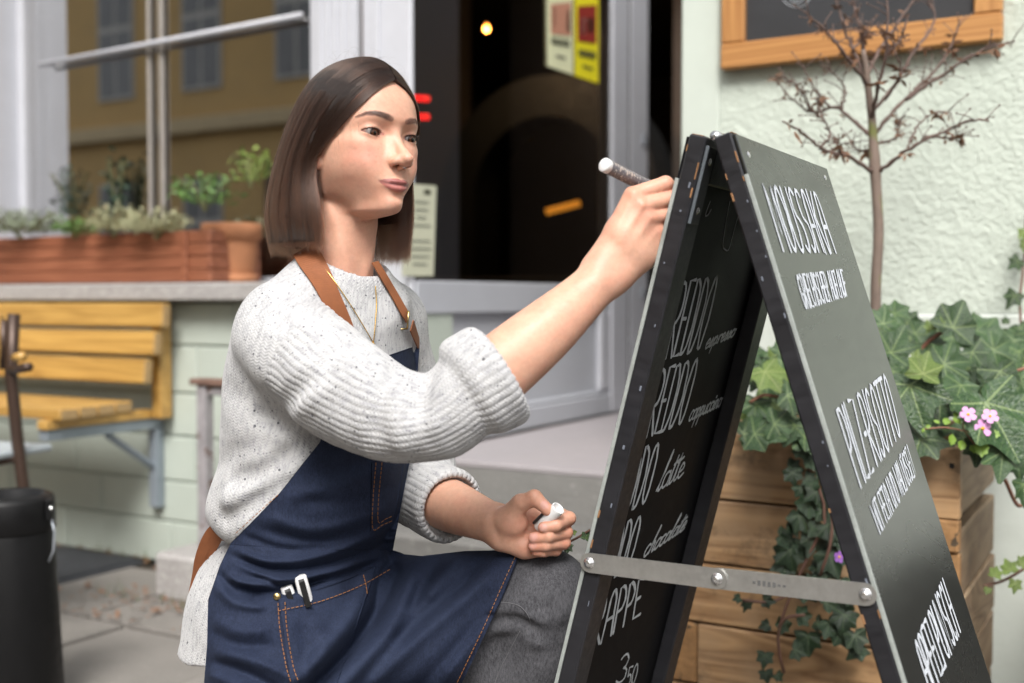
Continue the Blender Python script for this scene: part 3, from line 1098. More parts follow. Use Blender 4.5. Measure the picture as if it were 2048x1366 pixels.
M_steel = plain("stay_steel", (0.58, 0.58, 0.56), 0.36, 0.12, 30, 0.06, 120, metal=.85)
M_screw = plain("screw_steel", (0.72, 0.72, 0.72), 0.25, 0.05, 30, metal=.9)
M_barewood = plain("chipped_wood", (0.26, 0.13, 0.055), 0.7, 0.25, 40)

BOARD = empty("a_board", fw(2.62, VB - BW / 2, 0), "black hinged A-board with chalk writing, standing on the pavement", "sign")

def panel_axes(u_top, z_top, du, side):
    """origin at the near top outer edge; A runs along the hinge away from the camera, S down the slope, Q out of the sign"""
    o = fw(u_top, VB, z_top)
    s = (U * du + Vector((0, 0, -1))).normalized()
    a = -N
    q = a.cross(s)
    if q.dot(U) * side < 0:
        q = -q
    return o, a.copy(), s, q
LP = panel_axes(2.586, 1.121, -0.2546, -1)
RP = panel_axes(2.645, 1.120, 0.325, 1)

def pmat(P):
    o, a, s, q = P
    return Matrix((( a.x, s.x, q.x, o.x), (a.y, s.y, q.y, o.y), (a.z, s.z, q.z, o.z), (0, 0, 0, 1)))
def pbox(P, name, a0, a1, s0, s1, q0, q1, mat, parent=BOARD, ch=.0015):
    c = ((a0 + a1) / 2, (s0 + s1) / 2, (q0 + q1) / 2)
    vs, fs = box_geo((a1 - a0, s1 - s0, q1 - q0), ch)
    M = pmat(P)
    if M.determinant() < 0:
        fs = [f[::-1] for f in fs]
    return mesh_obj(name, vs, fs, mat, parent, matrix=M @ Matrix.Translation(c))
def ppx(P, px, py, q=0.0):
    o, a, s, n = P
    d = ray(px, py); c = Vector((0, 0, CAMZ))
    t = (o + n * q - c).dot(n) / d.dot(n)
    p_ = c + d * t - o
    return p_.dot(a), p_.dot(s)

for P, Ls, nm, face, back in ((LP, 1.157, "left_panel", M_slate, M_slate), (RP, 1.178, "right_panel", M_gloss, M_slate)):
    sheet_o = pbox(P, "board", .004, BW - .004, .004, Ls - .08, -.004, 0.0, face, BOARD, .0008)
    sheet_o["label"] = "glossy chalkboard panel" if nm == "right_panel" else "matt chalkboard panel with drinks list"
    pbox(P, "edge_strip", .0, .0038, .055, Ls - .09, -.0045, .0004, M_lam, BOARD, .0005)
    for a0 in (0.0, BW - .045):
        pbox(P, "stile", a0, a0 + .045, 0.0, Ls, -.0265, -.0045, M_frame, BOARD, .002)
    for s0 in (0.0, Ls - .14):
        pbox(P, "rail", .0455, BW - .0455, s0 + .001, s0 + .055, -.0262, -.0046, M_frame, BOARD, .002)
    # chips where the black paint has worn off (tiny, one part)
    mb = MB()
    for k in range(7):
        s_ = random.choice((.003, .01, .02, .45, .52, .56)) + random.uniform(0, .06)
        qq = random.choice((-.0268, -.0052))
        mb.box((-.0004, s_, qq + (.002 if qq < -.02 else -.0005)), (.0012, random.uniform(.004, .022), random.uniform(.0012, .003)), None, .0003)
    for k in range(2 if P is RP else 1):
        mb.box((.012 + .012 * k, -.0004, -.012), (.010, .0012, .014), None, .0003)
    mb.obj("bare_patch", M_barewood, BOARD, matrix=pmat(P))["kind"] = "stuff"
    # white paint dabs on the near edge
    mb = MB()
    for k in range(10):
        s_ = random.uniform(.02, .9)
        mb.box((-.0005, s_, random.uniform(-.022, -.006)), (.0010, random.uniform(.002, .008), random.uniform(.001, .003)), None, .0003)
    mb.obj("paint_dab", plain("grey_dab", (.16, .18, .22), .6) if "grey_dab" not in bpy.data.materials else bpy.data.materials["grey_dab"], BOARD, matrix=pmat(P))["kind"] = "stuff"

# hinges at the top
for a0 in (.006, BW - .10):
    h = pbox(LP, "hinge", a0, a0 + .03, .010, .105, -.0295, -.0268, M_frame, BOARD, .0006)
    pbox(LP, "hinge_edge", a0 - .001, a0 + .0015, .010, .105, -.0310, -.0269, plain("hinge_edge", (.2, .23, .26), .4, metal=.6) if "hinge_edge" not in bpy.data.materials else bpy.data.materials["hinge_edge"], h, .0004)
    for s_ in (.028, .088):
        m4 = pmat(LP) @ Matrix.Translation((a0 + .016, s_, -.0296)) @ Matrix.Rotation(math.pi, 4, 'X')
        MB().lathe([(.0001, .0018), (.003, .0014), (.0045, 0)], 10, m4).obj("screw", M_screw, h, True)
    mb = MB(); c0 = fw(2.6195, VB - a0, 1.1155); c1 = fw(2.6195, VB - a0 - .03, 1.1155)
    mb.tube([c0, c1], .0062, 10); mb.obj("hinge_pin", M_screw, h, True)

# screws in the outer face of the right panel
for (px_, py_) in ((1497, 309), (1650, 355)):
    a_, s_ = ppx(RP, px_, py_)
    m4 = pmat(RP) @ Matrix.Translation((a_, s_, .0002))
    MB().lathe([(.0045, 0), (.003, .0014), (.0001, .0018)], 10, m4).obj("screw", M_screw, BOARD, True)

# folding steel stay between the panels, near side
def bar2(p0, p1, w, t, out):
    """flat bar with round ends between two (u, z) points on the near side"""
    (ua, za), (ub, zb) = p0, p1
    ang = math.atan2(zb - za, ub - ua)
    L = math.hypot(ub - ua, zb - za)
    poly = []
    for k in range(9):
        a = math.pi / 2 + math.pi * k / 8
        poly.append((w / 2 * math.cos(a), w / 2 * math.sin(a)))
    for k in range(9):
        a = -math.pi / 2 + math.pi * k / 8
        poly.append((L + w / 2 * math.cos(a), w / 2 * math.sin(a)))
    M = Matrix.Translation(fw(ua, VB + out, za)) @ Matrix((U, Vector((0, 0, 1)), N)).transposed().to_4x4() @ Matrix.Rotation(ang, 4, 'Z')
    return MB().prism(poly, 0, t, M)
pL = fpx(1182, 1124, VB); pM = fpx(1437, 1156, VB); pR = fpx(1732, 1188, VB)
STAY = bar2(pL, pM, .0250, .0022, .0035).obj("stay", M_steel, BOARD)
bar2(pM, pR, .0255, .0022, .0010).obj("stay", M_steel, BOARD)
for (uu, zz), oo in ((pL, .006), (pM, .006), (pR, .0035)):
    M = Matrix.Translation(fw(uu, VB + oo, zz)) @ Matrix((U, Vector((0, 0, 1)), N)).transposed().to_4x4()
    MB().lathe([(.0075, 0), (.0072, .0008), (.0055, .0012), (.0052, .0032), (.003, .0046), (.0001, .0050)], 16, M).obj("rivet", M_screw, BOARD, True)
mb = MB()
for k in range(7):
    u_ = pM[0] + .045 + .006 * k
    mb.box((u_, -(VB + .0034), pM[1] + .001), (.0035, .0004, .006 if k in (1, 2, 3, 4) else .003))
mb.obj("stamped_mark", plain("stamp_grey", (.10, .10, .10), .6), BOARD, matrix=FM)

# ------------------------------------------------------------------ lettering: strokes of a chalk marker
def arc(cx, cy, rx, ry, a0, a1, n=9):
    return [(cx + rx * math.cos(math.radians(a0 + (a1 - a0) * i / (n - 1))), cy + ry * math.sin(math.radians(a0 + (a1 - a0) * i / (n - 1)))) for i in range(n)]
CAPS = {
 'A': (.9, [[(0, 0), (.12, .55)] + arc(.45, .72, .30, .28, 170, 10) + [(.78, .55), (.9, 0)], [(.1, .42), (.8, .42)]]),
 'B': (.8, [[(0, 0), (0, 1)] + arc(.3, .77, .4, .23, 90, -90, 7) + arc(.32, .27, .45, .27, 90, -90, 7) + [(0, 0)]]),
 'C': (.8, [arc(.42, .5, .42, .5, 60, 300, 13)]),
 'D': (.85, [[(0, 0), (0, 1), (.25, 1)] + arc(.25, .5, .58, .5, 90, -90, 11) + [(0, 0)]]),
 'E': (.7, [[(.7, 1), (0, 1), (0, 0), (.7, 0)], [(0, .5), (.5, .5)]]),
 'F': (.65, [[(.65, 1), (0, 1), (0, 0)], [(0, .5), (.5, .5)]]),
 'G': (.85, [arc(.42, .5, .42, .5, 55, 330, 13) + [(.84, .42), (.5, .42)]]),
 'H': (.85, [[(0, 0), (0, 1)], [(.8, 0), (.8, 1)], [(0, .5), (.8, .5)]]),
 'I': (.15, [[(.07, 0), (.07, 1)]]),
 'K': (.8, [[(0, 0), (0, 1)], [(.75, 1), (.02, .45)], [(.2, .6), (.8, 0)]]),
 'L': (.6, [[(0, 1), (0, 0), (.6, 0)]]),
 'M': (1.1, [[(0, 0), (.05, 1), (.55, .25), (1.02, 1), (1.08, 0)]]),
 'N': (.85, [[(0, 0), (0, 1), (.8, 0), (.8, 1)]]),
 'O': (.9, [arc(.45, .5, .43, .5, 90, 450, 19)]),
 'P': (.75, [[(0, 0), (0, 1), (.25, 1)] + arc(.25, .73, .45, .27, 90, -90, 8) + [(0, .46)]]),
 'R': (.8, [[(0, 0), (0, 1), (.25, 1)] + arc(.25, .73, .45, .27, 90, -90, 8) + [(.1, .46), (.8, 0)]]),
 'S': (.75, [arc(.38, .75, .34, .25, 40, 260, 8) + arc(.38, .25, .34, .25, 80, -140, 8)]),
 'T': (.8, [[(0, 1), (.8, 1)], [(.4, 1), (.4, 0)]]),
 'U': (.85, [[(0, 1), (0, .3)] + arc(.4, .3, .4, .3, 180, 360, 9) + [(.8, 1)]]),
 'W': (1.1, [[(0, 1), (.25, 0), (.55, .7), (.85, 0), (1.1, 1)]]),
 'Z': (.75, [[(0, 1), (.75, 1), (0, 0), (.75, 0)]]),
 '\u00dc': (.85, [[(0, .85), (0, .3)] + arc(.4, .3, .4, .3, 180, 360, 9) + [(.8, .85)], [(.2, .98), (.26, 1.02)], [(.55, .98), (.61, 1.02)]]),
 '-': (.5, [[(.05, .48), (.4, .48)]]), ' ': (.5, []), ',': (.2, [[(.1, .05), (.03, -.12)]]),
 '3': (.7, [arc(.32, .75, .3, .25, 150, -80, 9) + arc(.32, .26, .36, .26, 80, -150, 9)]),
 '5': (.7, [[(.62, 1), (.12, 1), (.06, .56)] + arc(.33, .32, .34, .32, 120, -150, 9)]),
 '0': (.75, [arc(.37, .5, .35, .5, 90, 450, 15)]),
}
LOW = {   # joined handwriting, x-height 1
 'a': (.9, [arc(.4, .5, .38, .5, 50, 360, 10) + [(.78, 1), (.76, .2), (.9, 0), (1.05, .15)]]),
 'c': (.75, [arc(.42, .5, .4, .5, 55, 320, 10) + [(.85, .15)]]),
 'e': (.75, [[(.05, .45), (.6, .6), (.55, .95), (.3, 1), (.06, .6), (.15, .1), (.4, 0), (.8, .2)]]),
 'h': (.9, [[(0, .1), (.3, 1.5), (.42, 2.2), (.28, 2.2), (.1, 0), (.2, .7), (.45, 1), (.6, .8), (.6, .15), (.75, 0), (.95, .15)]]),
 'i': (.45, [[(.05, .4), (.2, 1), (.2, .15), (.35, 0), (.55, .2)], [(.24, 1.4), (.3, 1.5)]]),
 'l': (.5, [[(0, .1), (.35, 1.6), (.42, 2.3), (.26, 2.2), (.14, .3), (.3, 0), (.55, .2)]]),
 'm': (1.3, [[(0, .6), (.12, 1), (.12, 0), (.2, .8), (.42, 1), (.5, .8), (.5, 0), (.6, .8), (.85, 1), (.95, .8), (.95, .1), (1.1, 0), (1.3, .2)]]),
 'n': (.95, [[(0, .6), (.12, 1), (.12, 0), (.25, .8), (.5, 1), (.65, .8), (.65, .1), (.8, 0), (1.0, .2)]]),
 'o': (.8, [arc(.38, .5, .36, .5, 90, 450, 12) + [(.6, .9), (.9, .85)]]),
 'p': (.9, [[(0, .6), (.14, 1), (.02, -.9), (.1, .2), (.2, .8), (.5, 1), (.68, .6), (.5, .05), (.2, .1), (.9, .15)]]),
 'r': (.7, [[(0, .5), (.15, 1), (.15, 0), (.25, .8), (.5, 1), (.7, .85)]]),
 's': (.65, [[(0, .1), (.35, 1), (.5, .6), (.42, .05), (.1, .05), (.7, .15)]]),
 't': (.55, [[(.0, .2), (.28, 1.9), (.16, .3), (.3, 0), (.6, .2)], [(-.05, 1.3), (.75, 1.5)]]),
 'u': (.9, [[(0, .6), (.1, 1), (.08, .25), (.3, 0), (.6, .3), (.68, 1), (.68, .15), (.82, 0), (1.0, .2)]]),
 'd': (.9, [arc(.4, .5, .38, .5, 50, 360, 10) + [(.8, 2.1), (.76, .2), (.9, 0), (1.05, .15)]]),
 ' ': (.5, []),
}
def strokes_of(text, font, gap):
    x, out = 0.0, []
    for ch in text:
        w, ss = font[ch]
        for s_ in ss:
            out.append([(x + a, b) for a, b in s_])
        x += w + gap
    return out, x - gap
def write(P, quad, text, name, mat, width, font=CAPS, gap=.22, q=.0006, jitter=.034, up=1.0, parent=BOARD, frac=(0, 1), clip=None):
    """quad: pixels tl, tr, br, bl of the cap-height band; flat marker strokes on the panel"""
    T = [Vector(ppx(P, x, y, q)) for x, y in quad]
    st, W = strokes_of(text, font, gap)
    fo = (pmat(P))
    sgn = 1 if q > -.002 else -1
    mb = MB()
    def place(x, y):
        s = frac[0] + (frac[1] - frac[0]) * x / W
        t = 1 - y / up
        a = T[0].lerp(T[1], s); b = T[3].lerp(T[2], s)
        return a.lerp(b, t)
    for s_ in st:
        pts = s_
        if len(pts) >= 3 and font is LOW:
            pts = [tuple(p) for p in catmull(pts, 4 * len(pts))]
        pl = [place(x + random.uniform(-jitter, jitter), y + random.uniform(-jitter, jitter) * .4) for x, y in pts]
        L, Rr = [], []
        n = len(pl)
        if clip is not None and min(p.x for p in pl) < clip:
            pass
        for i in range(n):
            d = (pl[min(i + 1, n - 1)] - pl[max(i - 1, 0)])
            if d.length < 1e-6: d = Vector((0, 1))
            d.normalize()
            # mitre limited corner
            nn = Vector((-d.y, d.x)) * width / 2 * random.uniform(.8, 1.15)
            L.append(pl[i] + nn); Rr.append(pl[i] - nn)
        vs = []
        for i in range(n):
            vs.append((L[i].x, L[i].y, q)); vs.append((Rr[i].x, Rr[i].y, q))
        fs = [(2 * i, 2 * i + 1, 2 * i + 3, 2 * i + 2) for i in range(n - 1)]
        mb.add(vs, fs)
        for e in (0, n - 1):     # round stroke ends
            c = pl[e]; k0 = len(mb.v)
            mb.add([(c.x + width * .5 * math.cos(a), c.y + width * .5 * math.sin(a), q + .00005 * sgn) for a in [math.pi * k / 4 for k in range(8)]], [tuple(range(8))])
    return mb.obj(name, mat, parent, matrix=fo)

# outer face of the right panel
QR = .0007
write(RP, [(1525, 369), (1634, 386), (1672, 505), (1566, 500)], "MOUSSAKA", "lettering", M_chalk, .0062, q=QR)
write(RP, [(1592, 551), (1684, 540), (1696, 590), (1611, 617)], "GRIECHISCHER AUFLAUF", "lettering", M_chalk, .0044, q=QR, gap=.3)
write(RP, [(1673, 820), (1772, 750), (1802, 868), (1721, 973)], "PILZ-RISOTTO", "lettering", M_chalk, .0062, q=QR)
write(RP, [(1740, 1012), (1814, 890), (1832, 948), (1760, 1066)], "MIT FETA UND WALN\u00dcSSEN", "lettering", M_chalk, .0044, q=QR, gap=.3)
write(RP, [(1829, 1291), (1886, 1158), (1921, 1262), (1864, 1392)], "APFELPUNSCH", "lettering", M_chalk, .0062, q=QR)
# inner face of the left panel (partly hidden by its own stile)
QL = -.0047
write(LP, [(1352, 566), (1439, 555), (1402, 697), (1318, 720)], "FREDDO", "lettering", M_chalk_thin, .0058, q=QL)
write(LP, [(1416, 680), (1473, 657), (1467, 672), (1409, 698)], "espresso", "lettering", M_chalk_thin, .0036, LOW, .02, q=QL)
write(LP, [(1308, 745), (1400, 717), (1366, 845), (1279, 880)], "FREDDO", "lettering", M_chalk_thin, .0058, q=QL)
write(LP, [(1384, 822), (1445, 795), (1440, 812), (1376, 843)], "cappuccino", "lettering", M_chalk_thin, .0036, LOW, .02, q=QL)
write(LP, [(1228, 912), (1322, 886), (1293, 1004), (1205, 1040)], "FREDDO", "lettering", M_chalk_thin, .0058, q=QL)
write(LP, [(1325, 950), (1372, 924), (1364, 952), (1312, 984)], "latte", "lettering", M_chalk_thin, .0040, LOW, .02, q=QL)
write(LP, [(1196, 1062), (1286, 1031), (1258, 1140), (1170, 1178)], "FREDDO", "lettering", M_chalk_thin, .0058, q=QL)
write(LP, [(1295, 1092), (1376, 1040), (1366, 1060), (1285, 1116)], "chocolate", "lettering", M_chalk_thin, .0040, LOW, .02, q=QL)
write(LP, [(1186, 1198), (1289, 1156), (1280, 1228), (1160, 1316)], "FRAPPE", "lettering", M_chalk_thin, .0058, q=QL)
write(LP, [(1244, 1312), (1262, 1304), (1250, 1360), (1230, 1370)], "3", "lettering", M_chalk_thin, .0040, q=QL)
write(LP, [(1258, 1336), (1278, 1326), (1270, 1366), (1250, 1378)], "50", "lettering", M_chalk_thin, .0036, q=QL)
def doodle(pxs, width=.0022):
    mb = MB()
    pl = [Vector(ppx(LP, x, y, QL)) for x, y in catmull(pxs, 24)]
    vs, fs = [], []
    for i, p_ in enumerate(pl):
        d = (pl[min(i + 1, len(pl) - 1)] - pl[max(i - 1, 0)]).normalized()
        nn = Vector((-d.y, d.x)) * width / 2
        vs += [(p_.x + nn.x, p_.y + nn.y, QL), (p_.x - nn.x, p_.y - nn.y, QL)]
    fs = [(2 * i, 2 * i + 1, 2 * i + 3, 2 * i + 2) for i in range(len(pl) - 1)]
    return mb.add(vs, fs).obj("chalk_drawing", M_chalk_thin, BOARD, matrix=pmat(LP))
doodle([(1460, 402), (1453, 440), (1446, 488), (1450, 499), (1458, 498), (1468, 462), (1480, 420)])
doodle([(1421, 402), (1414, 420), (1411, 431), (1416, 430), (1423, 418)])
# ------------------------------------------------------------------ wooden planter
M_plank = wood("weathered_plank", (.37, .225, .11), (.165, .085, .036), 0, 8, .62, .0, dark=(.055, .035, .02), bs=.5, obj_var=.16, weather=(.32, .215, .125))
M_plank_side = wood("weathered_side_plank", (.27, .19, .115), (.17, .11, .065), 1, 8, .7, .0, dark=(.10, .075, .05), bs=.4, obj_var=.10)
M_endgrain = plain("plank_end_grain", (.27, .145, .058), .8, .30, 30, .8, 60, .006, speck=[(.62, .66, (.06, .04, .022))], speck_scale=38)
PLN = empty("planter", fw(2.48, .38, 0), "square planter box of weathered brown planks behind the A-board", "planter")
VP0, VP1, UP0, UP1, ZP = .13, .635, 2.205, 2.770, .655
zr = [fpx(1660, 883, VP1)[1] if False else ZP] + [fpx(*q, VP1)[1] for q in ((1550, 1010), (1480, 1134), (1570, 1272))]
d_ = (zr[1] - zr[3]) / 2
zr += [zr[3] - d_ * k for k in (1, 2, 3)]
for k in range(len(zr) - 1):
    z1, z0 = zr[k] - .0025, max(zr[k + 1] + .0025, .004)
    if z1 - z0 < .02: continue
    full = (k == 0)
    uE = UP1 if full else UP1 - .062 - .006 * (k % 2)
    j = random.uniform(-.003, .003)
    fbox("plank", UP0 + (.065 if k % 2 else .0) , uE, VP1 - .028, VP1 + j, z0, z1, M_plank, PLN, .003)
    if not full:
        zm = (z0 + z1) / 2 + random.uniform(-.012, .012)
        fbox("corner_block", uE + .002, UP1 + random.uniform(-.002, .003), VP1 - .03, VP1 + random.uniform(-.004, .004), zm + .0015, z1 + .004 if k == 1 else z1, M_endgrain, PLN, .004)
        fbox("corner_block", uE + .002, UP1 + random.uniform(-.002, .003), VP1 - .03, VP1 + random.uniform(-.004, .004), z0, zm - .0015, M_endgrain, PLN, .004)
    if k % 2:
        fbox("corner_block", UP0, UP0 + .063, VP1 - .03, VP1 + random.uniform(-.003, .003), z0, z1, M_endgrain, PLN, .004)
    zo = -.02 if k else 0
    fbox("side_plank", UP1 - .030, UP1 + random.uniform(-.004, .002), VP0, VP1 - .0305, max(z0 + zo, .004), z1 + zo - .002, M_plank_side, PLN, .003)
    fbox("side_plank", UP0, UP0 + .028, VP0, VP1 - .0305, z0, z1, M_plank_side, PLN, .003)
    fbox("back_plank", UP0 + .029, UP1 - .031, VP0, VP0 + .028, z0, z1, M_plank, PLN, .003)
fbox("knot_hole", UP1 - .018, UP1 - .010, VP1 + .0032, VP1 + .0045, ZP - .040, ZP - .031, plain("knot_black", (.008, .006, .005), .9), PLN)
fbox("soil", UP0 + .029, UP1 - .031, VP0 + .029, VP1 - .030, .30, .600, M_soil, PLN)

# ------------------------------------------------------------------ ivy
def ivy_mat(name, dark, light, vein, gloss=.38):
    m, nt, b = new_mat(name)
    tc = N_(nt, "ShaderNodeTexCoord")
    sep = N_(nt, "ShaderNodeSeparateXYZ")
    nt.links.new(tc.outputs["Object"], sep.inputs[0])
    x, y = sep.outputs[0], sep.outputs[1]
    v, rnd = coords(nt)
    best = None
    for a in (90, 90 - 52, 90 + 52, 90 - 108, 90 + 108):
        ca, sa = math.cos(R(a)), math.sin(R(a))
        al = math_(nt, 'ADD', math_(nt, 'MULTIPLY', x, ca), math_(nt, 'MULTIPLY', y, sa))
        di = math_(nt, 'ABSOLUTE', math_(nt, 'SUBTRACT', math_(nt, 'MULTIPLY', x, sa), math_(nt, 'MULTIPLY', y, ca)))
        # side veins leave each main vein at an angle
        sv = math_(nt, 'ABSOLUTE', math_(nt, 'SUBTRACT', math_(nt, 'FRACT', math_(nt, 'MULTIPLY', math_(nt, 'SUBTRACT', al, math_(nt, 'MULTIPLY', di, .75)), 5.2)), .5))
        sv = math_(nt, 'MULTIPLY', math_(nt, 'LESS_THAN', sv, .045), math_(nt, 'LESS_THAN', di, .30))
        wv = math_(nt, 'SUBTRACT', .026, math_(nt, 'MULTIPLY', al, .014))
        mv = math_(nt, 'MULTIPLY', math_(nt, 'LESS_THAN', di, wv), math_(nt, 'GREATER_THAN', al, 0.0))
        q = math_(nt, 'MAXIMUM', mv, math_(nt, 'MULTIPLY', math_(nt, 'MULTIPLY', sv, .45), math_(nt, 'GREATER_THAN', al, 0.08)))
        best = q if best is None else math_(nt, 'MAXIMUM', best, q)
    n1 = noise(nt, v, 2.2, 4, .6)
    n2 = noise(nt, v, 14, 3, .6)
    f = math_(nt, 'ADD', math_(nt, 'MULTIPLY', n1, .6), math_(nt, 'MULTIPLY', n2, .4))
    cc = ramp(nt, f, [(.3, dark), (.7, light)])
    hsv = N_(nt, "ShaderNodeHueSaturation")
    nt.links.new(math_(nt, 'ADD', math_(nt, 'MULTIPLY', rnd, .55), .72), hsv.inputs["Value"])
    nt.links.new(cc, hsv.inputs["Color"])
    cc = mixc(nt, math_(nt, 'MULTIPLY', best, .62), hsv.outputs[0], vein)
    nt.links.new(cc, b.inputs["Base Color"])
    b.inputs["Roughness"].default_value = gloss
    b.inputs["Subsurface Weight"].default_value = .0
    nt.links.new(bump(nt, math_(nt, 'SUBTRACT', n2, math_(nt, 'MULTIPLY', best, .5)), .35, .02), b.inputs["Normal"])
    return m
M_ivy = ivy_mat("ivy_leaf", (.011, .034, .011), (.040, .085, .026), (.21, .28, .11), .28)
M_ivy_lime = ivy_mat("young_ivy_leaf", (.07, .12, .02), (.14, .20, .045), (.30, .34, .14))
M_ivy_dark = ivy_mat("small_ivy_leaf", (.007, .020, .009), (.020, .044, .018), (.09, .13, .06), .30)
def ivy_outline(lobes, seed):
    """polar outline of a five-lobed leaf, petiole at the origin pointing down"""
    r = random.Random(seed)
    pts = []
    key = [(-90, .10), (-74, .30), (-42, .52), (-18, .84), (2, .72), (20, .74), (38, 1.0), (55, .82), (68, .84), (90, 1.32)]
    key = [(a, q * r.uniform(.93, 1.07)) for a, q in key]
    full = key + [(180 - a, q) for a, q in key[-2::-1]]
    return full
def ivy_mesh(seed, mat, name="ivy_leaf"):
    full = ivy_outline(5, seed)
    r = random.Random(seed * 3 + 1)
    out = catmull(np.array([(q * math.cos(R(a)), q * math.sin(R(a))) for a, q in full]), 44)
    bend, cup = r.uniform(.05, .42), r.uniform(-.28, .30)
    ph = r.uniform(0, 6.28)
    def z(x, y):
        rr = math.hypot(x, y); a = math.atan2(y, x)
        return -bend * y * abs(y) * .6 + cup * x * x + .075 * rr * math.sin(5 * a + ph) + .03 * rr * math.sin(9 * a + 2 * ph) + .05 * abs(math.sin(2.5 * (a - math.pi / 2))) * rr
    vs, fs = [], []
    rings = (0.0, .45, .8, 1.0)
    vs.append((0, 0, 0))
    n = len(out)
    for q in rings[1:]:
        for x, y in out:
            vs.append((x * q, y * q, z(x * q, y * q)))
    for i in range(n - 1):
        fs.append((0, 1 + i, 2 + i))
        for k in range(2):
            a = 1 + k * n + i
            fs.append((a, a + n, a + n + 1, a + 1))
    me = bpy.data.meshes.new(name)
    me.from_pydata(vs, [], fs)
    me.update()
    me.polygons.foreach_set("use_smooth", np.ones(len(me.polygons), dtype=bool))
    me.materials.append(mat)
    return me
IVY = [ivy_mesh(s, M_ivy) for s in range(10)]
IVY_L = [ivy_mesh(s + 20, M_ivy_lime) for s in range(3)]
IVY_D = [ivy_mesh(s + 40, M_ivy_dark) for s in range(4)]
M_vine = plain("ivy_stem", (.13, .065, .045), .7, .3, 30)
M_petiole = plain("ivy_petiole", (.25, .11, .07), .6, .2, 30)
rl = random.Random(12)
def leaf(parent, px, py, size_px, Y, roll, tip=0.45, side=0.0, kind=IVY):
    """a leaf whose stalk joins at (px, py); roll turns it in the picture, tip leans its face up, side turns it"""
    c = at(px, py, Y)
    s = size_px / FPX * Y / 2.0 * 1.12
    # leaf plane: local y (tip of the leaf) and z (face)
    face = Vector((side, -1.0, tip)).normalized()
    dwn = Vector((math.sin(R(roll)), 0, math.cos(R(roll))))
    yv = (dwn - face * dwn.dot(face)).normalized()
    xv = yv.cross(face)
    M = Matrix(((xv.x, yv.x, face.x, c.x), (xv.y, yv.y, face.y, c.y), (xv.z, yv.z, face.z, c.z), (0, 0, 0, 1))) @ Matrix.Scale(s, 4)
    return link_mesh("leaf", rl.choice(kind), parent, M)

IV = empty("ivy", fw(2.62, .45, .60), "large leaved dark green ivy filling the planter", "ivy")
BIG = [  # stalk px, py, width px, depth, roll of the tip (0 up, 180 down), lean, side
 (1766, 648, 74, 2.22, 20, .4, .2), (1788, 628, 56, 2.30, 60, .5, -.1), (1782, 706, 92, 2.10, 25, .3, -.35), (1906, 656, 104, 2.20, 30, .35, .1),
 (1986, 700, 80, 2.22, 60, .4, .2), (1888, 728, 100, 2.12, 75, .55, .1), (1820, 770, 150, 2.04, 165, .35, -.2), (1944, 704, 66, 2.18, 150, .5, 0),
 (2000, 742, 104, 2.10, 170, .4, .2), (1972, 806, 190, 2.00, 160, .55, .15), (1840, 878, 100, 2.03, 100, .9, -.1), (2006, 902, 92, 1.98, 190, .25, .1),
 (2030, 905, 92, 2.02, 170, .3, .3), (2046, 968, 70, 1.99, 175, .2, .3), (1956, 888, 66, 2.01, 185, .15, -.2), (1858, 690, 76, 2.24, 140, .5, -.2),
 (1922, 770, 80, 2.06, 200, .6, -.1), (1760, 800, 90, 2.10, 150, .5, -.4), (1775, 870, 90, 2.06, 120, .8, -.2), (2035, 820, 110, 2.08, 150, .5, .3), (2040, 760, 80, 2.14, 100, .4, .3),
 (1830, 668, 60, 2.30, 40, .5, .0), (1950, 660, 60, 2.32, 10, .5, .1), (2030, 680, 60, 2.36, 200, .4, .2), (1880, 800, 90, 2.08, 190, .7, .1),
]
for q in BIG:
    leaf(IV, *q)
for q in ((1846, 748, 74, 2.02, 15, .25, -.2), (1984, 784, 58, 2.06, 190, .3, .5), (1834, 720, 34, 2.12, 10, .4, 0), (1878, 648, 26, 2.2, 20, .3, 0), (1862, 658, 30, 2.22, -20, .3, 0), (2040, 828, 50, 2.04, 170, .5, 0)):
    leaf(IV, *q, kind=IVY_L)
# fill behind and between
for k in range(215):
    x = rl.uniform(1480, 2090); y = rl.uniform(640, 892) if x > 1720 else rl.uniform(690, 880)
    if x > 1720 and y < 700 and rl.random() < .6: continue
    t = (y - 640) / 230
    leaf(IV, x, y, rl.uniform(34, 92), 2.42 - .30 * t + rl.uniform(-.03, .03), rl.uniform(60, 240), rl.uniform(.2, .8), rl.uniform(-.5, .5), IVY if rl.random() < .9 else IVY_L)
# behind the sign, on the left half of the planter
for (x, y, s_, ro) in ((1530, 742, 80, 150), (1575, 790, 76, 120), (1512, 806, 70, 190), (1548, 848, 82, 100), (1600, 720, 60, 60), (1590, 850, 70, 210), (1500, 760, 60, 30), (1620, 800, 70, 170), (1640, 700, 56, 20), (1560, 705, 52, 40)):
    leaf(IV, x, y, s_, 2.12 + rl.uniform(-.03, .03), ro, rl.uniform(.3, .7), rl.uniform(-.3, .3), IVY if rl.random() < .8 else IVY_L)
mb = MB()
def stem(parent, pts, r=.0028, mat=None, name="stem"):
    P = catmull(np.array([tuple(at(x, y, d)) for x, y, d in pts]), 14)
    m_ = MB(); m_.tube([Vector(p) for p in P], r, 5)
    return m_.obj(name, mat or M_vine, parent, True)
stem(IV, [(1820, 740, 2.25), (1850, 690, 2.24), (1890, 660, 2.22)], .004, M_petiole)
stem(IV, [(1500, 805, 2.13), (1530, 790, 2.12), (1575, 800, 2.12), (1620, 815, 2.12)], .003, M_petiole)
stem(IV, [(1985, 750, 2.14), (2020, 745, 2.12), (2055, 735, 2.12)], .003, M_petiole)

